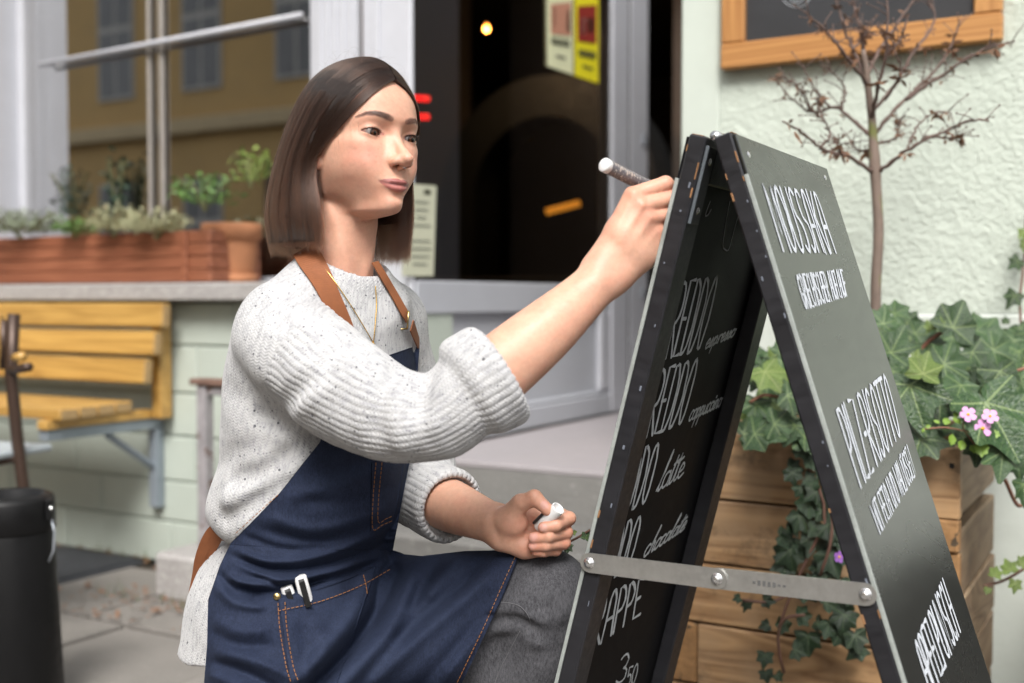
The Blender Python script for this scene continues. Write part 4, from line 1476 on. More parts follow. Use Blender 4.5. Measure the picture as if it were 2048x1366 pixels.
# hanging vine in front of the planks
HV_ = empty("ivy", fw(2.45, .66, .60), "small leaved ivy vine hanging down the planter front", "ivy")
vY = lambda x: 2.16 + (1640 - x) * .00026
for pts in ([(1600, 885, 2.13), (1612, 930, 2.12), (1640, 980, 2.10), (1650, 1040, 2.09), (1622, 1100, 2.10), (1590, 1170, 2.11), (1562, 1240, 2.12), (1556, 1290, 2.12), (1568, 1345, 2.12)],
            [(1632, 880, 2.12), (1645, 950, 2.09), (1664, 1020, 2.07), (1660, 1090, 2.06), (1640, 1150, 2.07)],
            [(1600, 1170, 2.11), (1560, 1198, 2.12), (1525, 1204, 2.12), (1485, 1200, 2.13)],
            [(1556, 1255, 2.12), (1575, 1235, 2.11), (1610, 1230, 2.10)]):
    stem(HV_, pts, .0030)
for (x, y, s_, ro) in ((1598, 900, 32, 150), (1620, 905, 40, 200), (1585, 945, 44, 170), (1602, 975, 42, 160), (1635, 940, 44, 60), (1600, 1030, 70, 150), (1655, 1050, 70, 120), (1580, 1100, 74, 170), (1625, 1075, 60, 200), (1660, 1110, 76, 160),
                       (1640, 1000, 50, 30), (1680, 1060, 50, 90), (1530, 1200, 34, 100), (1494, 1206, 28, 200), (1478, 1196, 22, 250), (1600, 1232, 46, 90), (1660, 1245, 62, 150), (1690, 1230, 60, 190), (1650, 1205, 50, 60), (1535, 1250, 28, 250),
                       (1530, 1310, 40, 190), (1590, 1300, 44, 110), (1532, 1345, 34, 170), (1555, 1350, 26, 140), (1700, 1160, 54, 150), (1640, 1135, 44, 210), (1710, 1270, 60, 170)):
    leaf(HV_, x, y, s_, 2.085 + (1700 - x) * .00022 + rl.uniform(-.008, .008), ro, rl.uniform(.1, .4), rl.uniform(-.4, .4), IVY_D)
for k in range(34):
    y = rl.uniform(890, 1300); x = 1625 + (y - 890) * rl.choice((.05, .16, -.12)) + rl.gauss(0, 26)
    leaf(HV_, x, y, rl.uniform(28, 62), 2.09 + (1700 - x) * .00022 + rl.uniform(-.010, .010), rl.uniform(90, 260), rl.uniform(.1, .5), rl.uniform(-.5, .5), IVY_D)
# ivy along the right edge of the wall
WI = empty("ivy", fw(2.86, .05, .9), "ivy shoots climbing the stucco wall at the right edge", "ivy")
stem(WI, [(2052, 430, 2.55), (2048, 520, 2.55), (2040, 600, 2.5), (2044, 690, 2.45), (2050, 800, 2.4)], .003)
stem(WI, [(2060, 1130, 2.2), (2010, 1160, 2.18), (1968, 1172, 2.16)], .003)
for (x, y, s_, ro) in ((2046, 462, 34, 170), (2050, 486, 34, 190), (2036, 522, 36, 230), (2030, 590, 44, 210), (2022, 672, 56, 200), (2040, 655, 50, 160), (2046, 700, 44, 180), (2012, 645, 20, 0)):
    leaf(WI, x, y, s_, 2.54 - (y - 450) * .0004, ro, .2, rl.uniform(-.3, .3), IVY_L if y < 500 else IVY)
for (x, y, s_, ro) in ((1990, 1150, 30, 20), (2020, 1140, 36, 340), (2030, 1165, 34, 190), (1976, 1178, 18, 200), (2044, 1130, 36, 30)):
    leaf(WI, x, y, s_, 2.15, ro, .3, rl.uniform(-.3, .3), IVY_L)
stem(WI, [(2060, 1000, 2.2), (2035, 1010, 2.18), (2010, 960, 2.1)], .004, M_petiole)
# a sprig showing past the board by her hand
SP = empty("ivy_sprig", at(1150, 1085, 1.62), "tiny ivy sprig poking past the board edge by the woman's hand", "ivy")
stem(SP, [(1180, 1060, 1.60), (1150, 1078, 1.61), (1122, 1090, 1.62)], .0018)
for (x, y, s_, ro) in ((1172, 1076, 26, 20), (1135, 1092, 26, 190), (1150, 1066, 12, 300)):
    leaf(SP, x, y, s_, 1.60, ro, .3, 0, IVY_L if s_ < 20 else IVY)

# ------------------------------------------------------------------ pink flowers
FL = empty("flower", at(1950, 880, 1.98), "small pink flowers with bright green leaves at the planter corner", "flower")
M_petal = plain("pink_petal", (.62, .30, .56), .6, .15, 60)
M_petal_d = plain("purple_bud", (.20, .06, .28), .6, .15, 60)
M_eye_y = plain("flower_eye", (.75, .42, .03), .6, .1, 60)
def petal_mesh():
    mb = MB()
    pts = [(0, 0), (.28, .35), (.42, .75), (.28, 1.0), (0, 1.06), (-.28, 1.0), (-.42, .75), (-.28, .35)]
    vs = [(x, y, .10 * y * y + .08 * abs(x)) for x, y in pts] + [(0, .6, .10)]
    mb.add(vs, [(i, (i + 1) % 8, 8) for i in range(8)])
    me = bpy.data.meshes.new("petal"); me.from_pydata(mb.v, [], mb.f); me.materials.append(M_petal); return me
PM_ = petal_mesh()
for (x, y, s_, tilt) in ((1936, 829, 16, .5), (1980, 833, 16, .7), (1965, 857, 18, .3)):
    c = at(x, y, 1.965); s = s_ / FPX * 1.965
    face = Vector((rl.uniform(-.2, .2), -1, tilt)).normalized()
    Q = Vector((0, 0, 1)).rotation_difference(face).to_matrix().to_4x4()
    for k in range(5):
        link_mesh("petal", PM_, FL, Matrix.Translation(c) @ Q @ Matrix.Rotation(R(72 * k + 20), 4, 'Z') @ Matrix.Scale(s, 4))
    MB().lathe([(.0001, .3), (.18, .22), (.22, 0)], 8, Matrix.Translation(c) @ Q @ Matrix.Scale(s, 4)).obj("flower_eye", M_eye_y, FL, True)
    stem(FL, [(x, y, 1.97), (x - 10, y + 25, 1.98), (1950, 890, 1.99)], .0012, M_petiole)
MB().lathe([(.0001, -.006), (.004, -.003), (.005, .002), (.002, .008), (.0001, .009)], 8, Matrix.Translation(at(1957, 872, 1.965))).obj("bud", M_petal_d, FL, True)
c_ = at(1678, 1114, 2.03)
PV = empty("flower", c_, "single purple flower among the hanging vine leaves", "flower")
Q = Vector((0, 0, 1)).rotation_difference(Vector((.3, -1, .2)).normalized()).to_matrix().to_4x4()
PM2 = PM_.copy(); PM2.materials.clear(); PM2.materials.append(plain("violet_petal", (.26, .10, .40), .6, .15, 60))
for k in range(5):
    link_mesh("petal", PM2, PV, Matrix.Translation(c_) @ Q @ Matrix.Rotation(R(72 * k), 4, 'Z') @ Matrix.Scale(.0105, 4))
MB().lathe([(.0001, .3), (.18, .22), (.22, 0)], 8, Matrix.Translation(c_) @ Q @ Matrix.Scale(.0105, 4)).obj("flower_eye", M_eye_y, PV, True)
M_lime = plain("lime_small_leaf", (.16, .26, .035), .5, .25, 60)
def small_leaf_mesh():
    pts = [(0, 0), (.35, .30), (.5, .62), (.36, .80), (.40, 1.0), (.15, 1.1), (0, 1.3), (-.15, 1.1), (-.40, 1.0), (-.36, .80), (-.5, .62), (-.35, .30)]
    vs = [(x, y, .15 * abs(x) - .1 * y * y) for x, y in pts] + [(0, .6, -.03)]
    me = bpy.data.meshes.new("small_leaf"); me.from_pydata(vs, [], [(i, (i + 1) % 12, 12) for i in range(12)]); me.materials.append(M_lime); return me
SLM = small_leaf_mesh()
for (x, y, s_, ro) in ((1890, 850, 22, 20), (1905, 868, 26, 200), (1922, 848, 22, 330), (1935, 862, 24, 60), (1950, 862, 28, 170), (1962, 880, 40, 180), (1925, 880, 26, 200), (1940, 890, 24, 150), (1975, 865, 26, 110), (1880, 846, 14, 300), (1862, 852, 12, 260), (1848, 856, 10, 200), (1912, 836, 16, 10), (1930, 838, 20, 0), (1986, 850, 18, 80)):
    c = at(x, y, 1.985 + rl.uniform(-.012, .012)); s = s_ / FPX * 1.98 * .75
    face = Vector((rl.uniform(-.4, .4), -1, rl.uniform(.2, .9))).normalized()
    up_ = Vector((math.sin(R(ro)), 0, math.cos(R(ro)))); yv = (up_ - face * up_.dot(face)).normalized(); xv = yv.cross(face)
    M = Matrix(((xv.x, yv.x, face.x, c.x), (xv.y, yv.y, face.y, c.y), (xv.z, yv.z, face.z, c.z), (0, 0, 0, 1))) @ Matrix.Scale(s, 4)
    link_mesh("leaf", SLM, FL, M)
stem(FL, [(1850, 858, 1.99), (1890, 855, 1.99), (1930, 862, 1.98), (1960, 868, 1.98)], .0013, M_petiole)

# ------------------------------------------------------------------ leafless little tree in the planter
TR_ = empty("small_tree", at(1752, 640, 2.36), "slender bare little tree with brown buds and withered leaves, in the planter", "tree")
M_bark = plain("young_bark", (.17, .125, .10), .75, .3, 16, .5, 90, .003, stretch=(1, 1, .5), speck=[(.56, .64, (.15, .16, .05)), (.74, .78, (.24, .18, .15))], speck_scale=20)
M_twig = plain("twig_bark", (.125, .082, .068), .75, .3, 30, .3, 90)
TY = 2.36
def tpath(pts, dy=0.0):
    return [at(x, y, TY + d) for x, y, d in pts]
mb = MB()
tp = catmull(np.array([tuple(p) for p in tpath([(1748, 700, 0), (1751, 620, 0), (1752, 560, .0), (1757, 470, 0), (1754, 400, 0), (1751, 350, 0), (1747, 290, 0), (1744, 240, 0), (1738, 190, 0), (1733, 140, 0), (1726, 100, 0)])]), 40)
rt = np.interp(np.linspace(0, 1, 40), [0, .45, .55, .62, 1], [.0112, .0104, .0120, .0092, .0050])
mb.tube([Vector(p) for p in tp], list(rt), 10)
mb.obj("trunk", M_bark, TR_, True)
rt_ = random.Random(31)
twig_pts = []
def limb(pts, r0, r1, name="branch"):
    P = catmull(np.array([tuple(p) for p in tpath(pts)]), 26)
    # knobbly growth
    P[1:-1] += np.random.default_rng(len(pts) * 7 + int(pts[-1][0])).normal(0, .0012, P[1:-1].shape)
    rr = np.linspace(r0, r1, 26) * (1 + .16 * np.sin(np.arange(26) * 2.1))
    m_ = MB(); m_.tube([Vector(p) for p in P], list(rr), 6)
    o = m_.obj(name, M_twig, TR_, True)
    twig_pts.append((P, r1))
    return P
B = [
 [(1750, 345, 0), (1700, 315, -.05), (1650, 300, -.08), (1610, 270, -.10), (1565, 242, -.12)],
 [(1752, 348, 0), (1790, 318, -.04), (1830, 290, -.08), (1890, 262, -.10), (1950, 240, -.12), (1978, 242, -.12)],
 [(1744, 272, 0), (1705, 240, .03), (1670, 215, .06), (1625, 225, .08), (1580, 195, .10), (1552, 158, .10)],
 [(1746, 270, 0), (1780, 230, .03), (1830, 180, .06), (1880, 130, .08), (1915, 60, .08), (1918, 40, .08)],
 [(1742, 235, 0), (1755, 180, -.05), (1770, 120, -.08), (1775, 60, -.10), (1772, -20, -.10)],
 [(1738, 190, 0), (1715, 120, .02), (1690, 60, .04), (1668, -10, .05)],
 [(1736, 170, 0), (1690, 110, -.06), (1650, 60, -.08), (1608, 22, -.10)],
 [(1735, 150, 0), (1760, 100, .05), (1800, 40, .08), (1840, -20, .09)],
 [(1810, 200, .05), (1870, 160, .03), (1930, 120, .0), (1980, 95, -.02), (2030, 82, -.02)],
 [(1742, 225, 0), (1790, 170, .06), (1830, 100, .08), (1870, 40, .10), (1850, -10, .10)],
 [(1732, 145, 0), (1725, 80, .06), (1710, 20, .08), (1700, -30, .08)],
 [(1690, 310, -.05), (1675, 290, -.05), (1676, 282, -.05)], [(1815, 300, -.06), (1830, 260, -.05), (1860, 230, -.04), (1900, 222, -.04)],
 [(1640, 296, -.08), (1660, 270, -.06), (1645, 240, -.05), (1615, 210, -.05)], [(1682, 220, .05), (1690, 180, .06), (1665, 145, .06), (1640, 130, .06)],
 [(1660, 215, .06), (1630, 180, .04), (1605, 130, .03)], [(1620, 222, .08), (1600, 180, .06), (1560, 150, .06)],
 [(1750, 290, 0), (1790, 275, .06), (1800, 235, .08)], [(1772, 110, -.08), (1800, 80, -.08), (1812, 50, -.08)], [(1830, 180, .06), (1850, 160, .10), (1900, 152, .1)],
 [(1850, 272, -.08), (1900, 276, -.08), (1922, 272, -.08)], [(1770, 200, -.04), (1800, 150, -.08), (1790, 100, -.1), (1772, 60, -.1)],
 [(1745, 300, 0), (1715, 300, .05), (1700, 280, .05)], [(1705, 100, .02), (1730, 70, .02), (1735, 58, .02)],
]
for i, p in enumerate(B):
    limb(p, .0048 if i < 11 else .0030, .0017 if i < 11 else .0012)
# side twigs with buds
nt_ = 0
for P, r1 in list(twig_pts):
    for k in range(9 if len(P) else 0):
        i = rt_.randrange(8, 25)
        p0 = Vector(P[i]); t = Vector(P[min(i + 1, 25)] - P[i - 1]).normalized()
        d = (t * .6 + Vector((rt_.gauss(0, .7), rt_.gauss(0, .5), rt_.gauss(.25, .6)))).normalized()
        L = rt_.uniform(.010, .050)
        m_ = MB(); m_.tube([p0, p0 + d * L * .5 + Vector((0, 0, .003)), p0 + d * L], [.0013, .0010, .0009], 4)
        e = p0 + d * L
        m_.tube([e, e + d * .003, e + d * .006], [.0011, .0022, .0005], 4)
        m_.obj("twig", M_twig, TR_, True)
# withered leaves
M_wither = plain("withered_leaf", (.17, .085, .045), .75, .35, 60)
def wither_mesh(seed):
    r = random.Random(seed)
    vs, fs = [], []
    for k in range(4):
        a = r.uniform(-1, 1) + (k - 1.5) * .6
        d = Vector((math.sin(a), r.uniform(-.4, .4), -math.cos(a))).normalized()
        s = Vector((d.z, r.uniform(-.5, .5), -d.x)).normalized() * .14
        L = r.uniform(.6, 1.0); b_ = len(vs)
        cu = Vector((0, r.uniform(-.3, .3), 0))
        vs += [(0, 0, 0), tuple(d * L * .5 + s + cu * .5), tuple(d * L + cu), tuple(d * L * .5 - s + cu * .5)]
        fs += [(b_, b_ + 1, b_ + 2), (b_, b_ + 2, b_ + 3)]
    me = bpy.data.meshes.new("withered_leaf"); me.from_pydata(vs, [], fs); me.materials.append(M_wither); return me
WM = [wither_mesh(s) for s in range(5)]
for k in range(140):
    P, _ = rt_.choice(twig_pts)
    p0 = Vector(P[rt_.randrange(6, 26)]) + Vector((rt_.gauss(0, .004), rt_.gauss(0, .004), rt_.gauss(0, .004)))
    link_mesh("withered_leaf", rt_.choice(WM), TR_, Matrix.Translation(p0) @ Matrix.Rotation(rt_.uniform(0, 6.28), 4, 'Z') @ Matrix.Rotation(rt_.gauss(0, .7), 4, 'X') @ Matrix.Scale(rt_.uniform(.014, .034), 4))
# ------------------------------------------------------------------ wall bench
M_bench = wood("bench_wood", (.52, .31, .085), (.36, .20, .05), 0, 7, .38, .25, bs=.1, obj_var=.06)
M_bench_end = plain("bench_end_grain", (.36, .24, .11), .7, .2, 60)
M_brk = plain("bracket_paint", (.26, .30, .34), .45, .1, 12, metal=.3)
BN = empty("bench", fw(-.5, .25, .45), "yellow slatted wooden bench bracketed to the green wall", "bench")
u_end = .16
for (v0, z0, z1, ue) in ((.075, .828, .908, .185), (.095, .735, .815, .165), (.115, .640, .722, .140)):
    m4 = FM @ Matrix.Translation(((ue - 2.4) / 2 , -(v0 + .02), (z0 + z1) / 2)) @ Matrix.Rotation(R(-6), 4, 'X')
    vs, fs = box_geo((ue + 2.4, .034, z1 - z0), .004)
    mesh_obj("back_slat", vs, fs, M_bench, BN, matrix=m4)
    vs, fs = box_geo((.0012, .030, z1 - z0 - .008), .0)
    mesh_obj("slat_end", vs, fs, M_bench_end, BN, matrix=m4 @ Matrix.Translation(((ue + 2.4) / 2 + .0008, 0, 0)))
for k in range(4):
    v0 = .155 + k * .082
    ue = .085 + .012 * k
    o = fbox("seat_slat", -2.4, ue, v0, v0 + .070, .545, .582, M_bench, BN, .004)
    fbox("slat_end", ue + .0003, ue + .0014, v0 + .004, v0 + .066, .549, .578, M_bench_end, BN)
fbox("back_post", .085, .130, .020, .072, .515, .905, M_bench, BN, .004)
fbox("bearer", .035, .080, .06, .49, .515, .5445, M_bench, BN, .003)
fbox("bracket_arm", .030, .070, .003, .48, .478, .513, M_brk, BN, .002)
fbox("bracket_post", .030, .070, .003, .038, .200, .477, M_brk, BN, .002)
mb = MB(); mb.tube([FM @ Vector((.05, -.040, .345)), FM @ Vector((.05, -.235, .476))], .013, 4)
mb.obj("bracket_brace", M_brk, BN)

# ------------------------------------------------------------------ flower box on the sill
M_red = wood("red_cedar", (.30, .112, .058), (.20, .066, .033), 0, 8, .5, .1, bs=.25, obj_var=.05)
FB = empty("flower_box", fw(-.15, 0, .978), "long reddish brown wooden flower box on the granite sill", "flower box")
uB, _ = fpx(420, 500, .06)
for k in range(4):
    z0 = .9800 + k * .0435
    fbox("board", -1.35, uB - .016, .040, .060, z0, z0 + .041, M_red, FB, .003)
    fbox("board", -1.35, uB - .016, -.175, -.155, z0, z0 + .041, M_red, FB, .003)
    fbox("end_board", uB - .0155, uB + .004, -.178, .063, z0 + .001, z0 + .0415, M_red, FB, .003)
fbox("corner_post", uB - .125, uB - .098, .0605, .070, .980, 1.152, M_red, FB, .002)
fbox("soil", -1.34, uB - .018, -.154, .039, 1.05, 1.115, M_soil, FB)
# trailing plants in it: small clumps of leaves
def clump(name, centre, rad, n, size, mat, label, group=None, seed=1, flat=.7, parent=None):
    r = random.Random(seed)
    mb = MB()
    for k in range(n):
        a = r.uniform(0, 6.283); q = r.random() ** .5; h = r.random()
        p = Vector(centre) + Vector((rad[0] * q * math.cos(a), rad[1] * q * math.sin(a), rad[2] * h * (1 - .45 * q * q)))
        s = size * r.uniform(.5, 1.2)
        d1 = Vector((r.gauss(0, 1), r.gauss(0, 1), r.gauss(0, flat))).normalized() * s
        nn = Vector((r.gauss(0, .8), r.gauss(0, .8), 1)).normalized()
        d2 = d1.cross(nn).normalized() * s * .5
        b_ = p + Vector((0, 0, 0)); tip = b_ + d1 * 2; mid = b_ + d1
        up = nn * s * .12
        mb.add([b_, mid + d2 + up, tip, mid - d2 + up, mid], [(0, 1, 4), (1, 2, 4), (2, 3, 4), (3, 0, 4)])
        if r.random() < .35:
            mb.tube([Vector(centre) + Vector((rad[0] * q * .4 * math.cos(a), rad[1] * q * .4 * math.sin(a), 0)), b_], .0014, 3, False)
    o = mb.obj("foliage", mat, parent)
    return o
def plant(name, px, py, Y, rad, n, size, mat, label, group, seed, flat=.7):
    c = at(px, py, Y)
    root = empty(name, c, label, "plant", group)
    clump(name, c, rad, n, size, mat, label, None, seed, flat, root)
    r = random.Random(seed)
    mb = MB()
    for k in range(9):
        a = r.uniform(0, 6.28)
        mb.tube([c + Vector((0, 0, -.03)), c + Vector((rad[0] * .4 * math.cos(a), rad[1] * .4 * math.sin(a), rad[2] * .4)), c + Vector((rad[0] * .8 * math.cos(a), rad[1] * .8 * math.sin(a), rad[2] * .75))], .0022, 4, False)
    mb.obj("stem", plain("stem_green", (.12, .12, .05), .7) if "stem_green" not in bpy.data.materials else bpy.data.materials["stem_green"], root)
    return root
M_sage = plain("grey_green_leaf", (.20, .235, .155), .7, .35, 40)
M_pale = plain("pale_variegated_leaf", (.34, .34, .20), .65, .40, 45, speck=[(.62, .66, (.32, .17, .10))], speck_scale=30)
M_fresh = plain("fresh_leaf", (.085, .17, .035), .55, .35, 40)
plant("box_plant", 40, 462, 4.20, (.17, .10, .09), 420, .011, M_sage, "grey green bushy plant at the left of the flower box", "plants in the flower box", 2)
plant("box_plant", 228, 458, 3.95, (.10, .09, .09), 300, .012, M_pale, "pale variegated plant rising in the middle of the flower box", "plants in the flower box", 3)
plant("box_plant", 312, 462, 3.86, (.13, .09, .075), 420, .010, M_pale, "pale reddish trailing plant at the right of the flower box", "plants in the flower box", 4)
plant("box_plant", 150, 462, 4.05, (.09, .07, .05), 160, .012, M_fresh, "low dark green plant between the paler plants of the flower box", "plants in the flower box", 5)

# ------------------------------------------------------------------ terracotta pot
M_terra = plain("terracotta", (.46, .20, .095), .8, .14, 8, .15, 50)
pc = fw(*[fpx(456, 535, -.07)[0], -.09, .9775])
PT = empty("flower_pot", pc, "round terracotta flower pot beside the flower box", "pot")
Mp = Matrix.Translation(pc)
MB().lathe([(.0001, .0), (.070, .0), (.074, .004), (.089, .150), (.089, .152)], 32, Mp).obj("pot_body", M_terra, PT, True)
MB().lathe([(.0893, .148), (.101, .150), (.104, .198), (.102, .202), (.094, .202), (.092, .18), (.0001, .178)], 32, Mp).obj("rim", M_terra, PT, True)
MB().lathe([(.0001, -.0), (.082, .0005), (.084, .030), (.078, .031), (.076, .008), (.0001, .008)], 32, Mp).obj("saucer", M_terra, PT, True)
plant("pot_plant", 410, 405, 3.70, (.12, .09, .11), 120, .016, M_fresh, "small dark green shrub growing in the terracotta pot", None, 6, .5)
plant("pot_plant", 500, 360, 3.85, (.08, .07, .11), 90, .018, plain("lime_leaf", (.20, .27, .06), .55, .35, 40), "pale green leafy plant behind the woman's hair at the window", None, 7, .5)
plant("window_plant", 235, 440, 4.35, (.05, .05, .30), 90, .018, plain("dim_leaf", (.02, .045, .025), .5, .3, 30), "tall thin dark green plant inside the shop window", None, 8, .5)
plant("window_plant", 150, 430, 4.55, (.12, .08, .22), 90, .018, bpy.data.materials["dim_leaf"], "loose dark green plant inside the left part of the shop window", None, 9, .5)

# ------------------------------------------------------------------ chair at the left edge
M_brown = plain("brown_metal", (.060, .036, .026), .4, .15, 16, metal=.4)
CH = empty("chair", at(20, 1100, 3.0), "brown metal folding chair with a yellow wooden back at the left edge", "chair")
def cbar(pts, w=.014, name="frame_bar", mat=None):
    mb = MB(); mb.tube([at(x, y, d) for x, y, d in pts], w, 6)
    return mb.obj(name, mat or M_brown, CH, True)
cbar([(28, 628, 2.98), (22, 745, 2.98), (35, 880, 2.98), (52, 1010, 2.98), (58, 1110, 2.98)], .016, "leg")
cbar([(8, 640, 3.0), (6, 738, 3.0)], .014, "back_upright")
cbar([(18, 742, 2.98), (58, 734, 2.90)], .013, "hinge_arm")
cbar([(-10, 925, 2.98), (38, 915, 2.98)], .012, "stretcher")
mb = MB()
vsq, fsq = box_geo((.5, .022, .15), .006)
cc_ = at(-62, 684, 3.02)
mesh_obj("backrest", vsq, fsq, M_bench, CH, matrix=Matrix.Translation(cc_) @ Matrix.Rotation(R(-20), 4, 'Z') @ Matrix.Rotation(R(-8), 4, 'X') @ Matrix.Scale(.42, 4, (1, 0, 0)))
vsq, fsq = box_geo((.36, .36, .02), .006)
mesh_obj("seat", vsq, fsq, plain("grey_seat", (.36, .40, .42), .6), CH, matrix=Matrix.Translation(at(-100, 905, 3.0)) @ Matrix.Rotation(R(-20), 4, 'Z'))
mb = MB(); mb.tube([at(30, 715, 2.94), at(46, 713, 2.90)], .012, 8)
mb.obj("wooden_knob", M_bench, CH, True)

# ------------------------------------------------------------------ black bin
BC = at(18, 990, 2.55)
M_bin = plain("black_plastic_bin", (.006, .006, .0065), .5, .12, 6, .06, 30, spec=.25)
BI = empty("waste_bin", (BC.x, BC.y, 0), "tall black round plastic bin at the lower left", "bin")
zt = BC.z
Mb = Matrix.Translation((BC.x, BC.y, 0))
MB().lathe([(.0001, .004), (.104, .004), (.112, .02), (.095, zt - .085), (.094, zt - .08)][::1], 40, Matrix.Translation((BC.x, BC.y, 0)) ).obj("shell", M_bin, BI, True)
MB().lathe([(.0945, zt - .079), (.098, zt - .075), (.097, zt - .012), (.093, zt - .002), (.080, zt + .004), (.072, zt), (.060, zt - .03), (.0001, zt - .034)], 40, Mb).obj("lid", M_bin, BI, True)
hm = Vector((BC.x + .099, BC.y - .02, zt - .02))
mb = MB(); mb.box((hm.x, hm.y, hm.z - .01), (.012, .022, .050), None, .003); mb.obj("handle_clip", M_bin, BI)
mb = MB(); mb.tube([hm + Vector((.004, 0, -.03)), hm + Vector((.012, -.004, -.06)), hm + Vector((.010, -.006, -.10)), hm + Vector((.0, -.008, -.125))], .0025, 6)
mb.obj("wire_handle", M_galv, BI, True)
mb = MB(); mb.lathe([(.0001, .003), (.004, .0015), (.005, 0)], 8, Matrix.Translation(hm + Vector((.007, -.010, -.005))) @ Matrix.Rotation(R(90), 4, 'X')); mb.obj("rivet", M_screw, BI, True)

# ------------------------------------------------------------------ dark tub added just right of the frame to darken the glossy sign's reflection
TB = empty("added_tub", fw(3.35, .35, 0), "dark boarded plant tub just beyond the right edge, mirrored in the sign", "planter")
M_tub = plain("dark_tub", (.035, .030, .026), .7, .2, 10)
for k in range(5):
    fbox("board", 3.02, 3.75, .56, .585, .01 + k * .11, .115 + k * .11, M_tub, TB, .003)
    fbox("side_board", 3.0, 3.018, .12, .586, .01 + k * .11, .115 + k * .11, M_tub, TB, .003)
fbox("soil", 3.02, 3.75, .12, .558, .2, .53, M_soil, TB)
# ------------------------------------------------------------------ framed chalkboard on the right wall
M_oak = wood("oak_frame", (.50, .25, .085), (.36, .16, .05), 0, 6, .45, .1, bs=.15, obj_var=.05)
M_oak_v = wood("oak_frame_upright", (.50, .25, .085), (.36, .16, .05), 2, 6, .45, .1, bs=.15, obj_var=.05)
CB = empty("wall_chalkboard", fw(2.42, .02, 1.51), "oak framed chalkboard hanging high on the stucco wall", "chalkboard")
fbox("slate", 2.155, 2.70, .006, .020, 1.565, 2.40, slate("wall_slate", (.022, .023, .026), .5, (.05, .052, .058)), CB)
fbox("frame_rail", 2.097, 2.757, .006, .040, 1.503, 1.566, M_oak, CB, .004)
fbox("frame_stile", 2.098, 2.158, .006, .0395, 1.5665, 2.42, M_oak_v, CB, .004)
fbox("frame_stile", 2.696, 2.756, .006, .0395, 1.5665, 2.42, M_oak_v, CB, .004)
mb = MB()
def wall_stroke(px):
    q = []
    for x, y in catmull(np.array(px, float), 20):
        uu, zz = fpx(x, y, .021)
        q.append(FM @ Vector((uu, -.0212, zz)))
    mb.tube(q, .0011, 4)
wall_stroke([(1565, -14), (1570, 4), (1590, 14), (1612, 8), (1622, -12)])
wall_stroke([(1575, -14), (1584, 2), (1600, 4), (1612, -12)])
mb.obj("chalk_drawing", M_chalk_thin, CB)
# ------------------------------------------------------------------ the woman writing on the board
PERSON = empty("person", (-0.33, 1.60, 0.0),
               "kneeling woman in white speckled sweater and denim apron, writing on the A-board", "person")

# --- head frame: x = her left, f = forward, z = up; millimetres from a point between the ears at eye height
HY, HP, HR = R(44), R(0.0), R(-2.6)       # turn to the right of the picture, nod, tilt
def head_frame():
    f = Vector((math.sin(HY), -math.cos(HY), 0))
    l = Vector((math.cos(HY), math.sin(HY), 0))
    u = Vector((0, 0, 1))
    Rp = Matrix.Rotation(HP, 3, l)       # nod
    f, u = Rp @ f, Rp @ u
    Rr = Matrix.Rotation(HR, 3, f)       # tilt: her left side down
    l, u = Rr @ l, Rr @ u
    return l, f, u
HL, HF, HU = head_frame()
GAZE_Y, GAZE_P = R(4), R(-8)            # the eyes look on to the right and a little down
def gaze_local():
    return Vector((math.sin(GAZE_Y) * math.cos(GAZE_P), math.cos(GAZE_Y) * math.cos(GAZE_P), math.sin(GAZE_P)))
HS = 0.001 * 1.02
EYE_F, EYE_X, EYE_R = 70.0, 30.5, 12.0
def hvec(v):
    return (HL * v[0] + HF * v[1] + HU * v[2]) * HS
HO = at(788, 273, 1.50) - hvec((0, EYE_F, 0)) - hvec(gaze_local() * EYE_R)
def warp(V):
    """the lower face is a little shorter than the sculpture"""
    V = np.array(V, float)
    V[..., 2] = np.where(V[..., 2] < 0, V[..., 2] * .905, V[..., 2])
    return V
def hp(x, f, z):
    return HO + hvec((x, f, z))
HMAT = Matrix(((HL.x * HS, HF.x * HS, HU.x * HS, HO.x), (HL.y * HS, HF.y * HS, HU.y * HS, HO.y),
               (HL.z * HS, HF.z * HS, HU.z * HS, HO.z), (0, 0, 0, 1)))

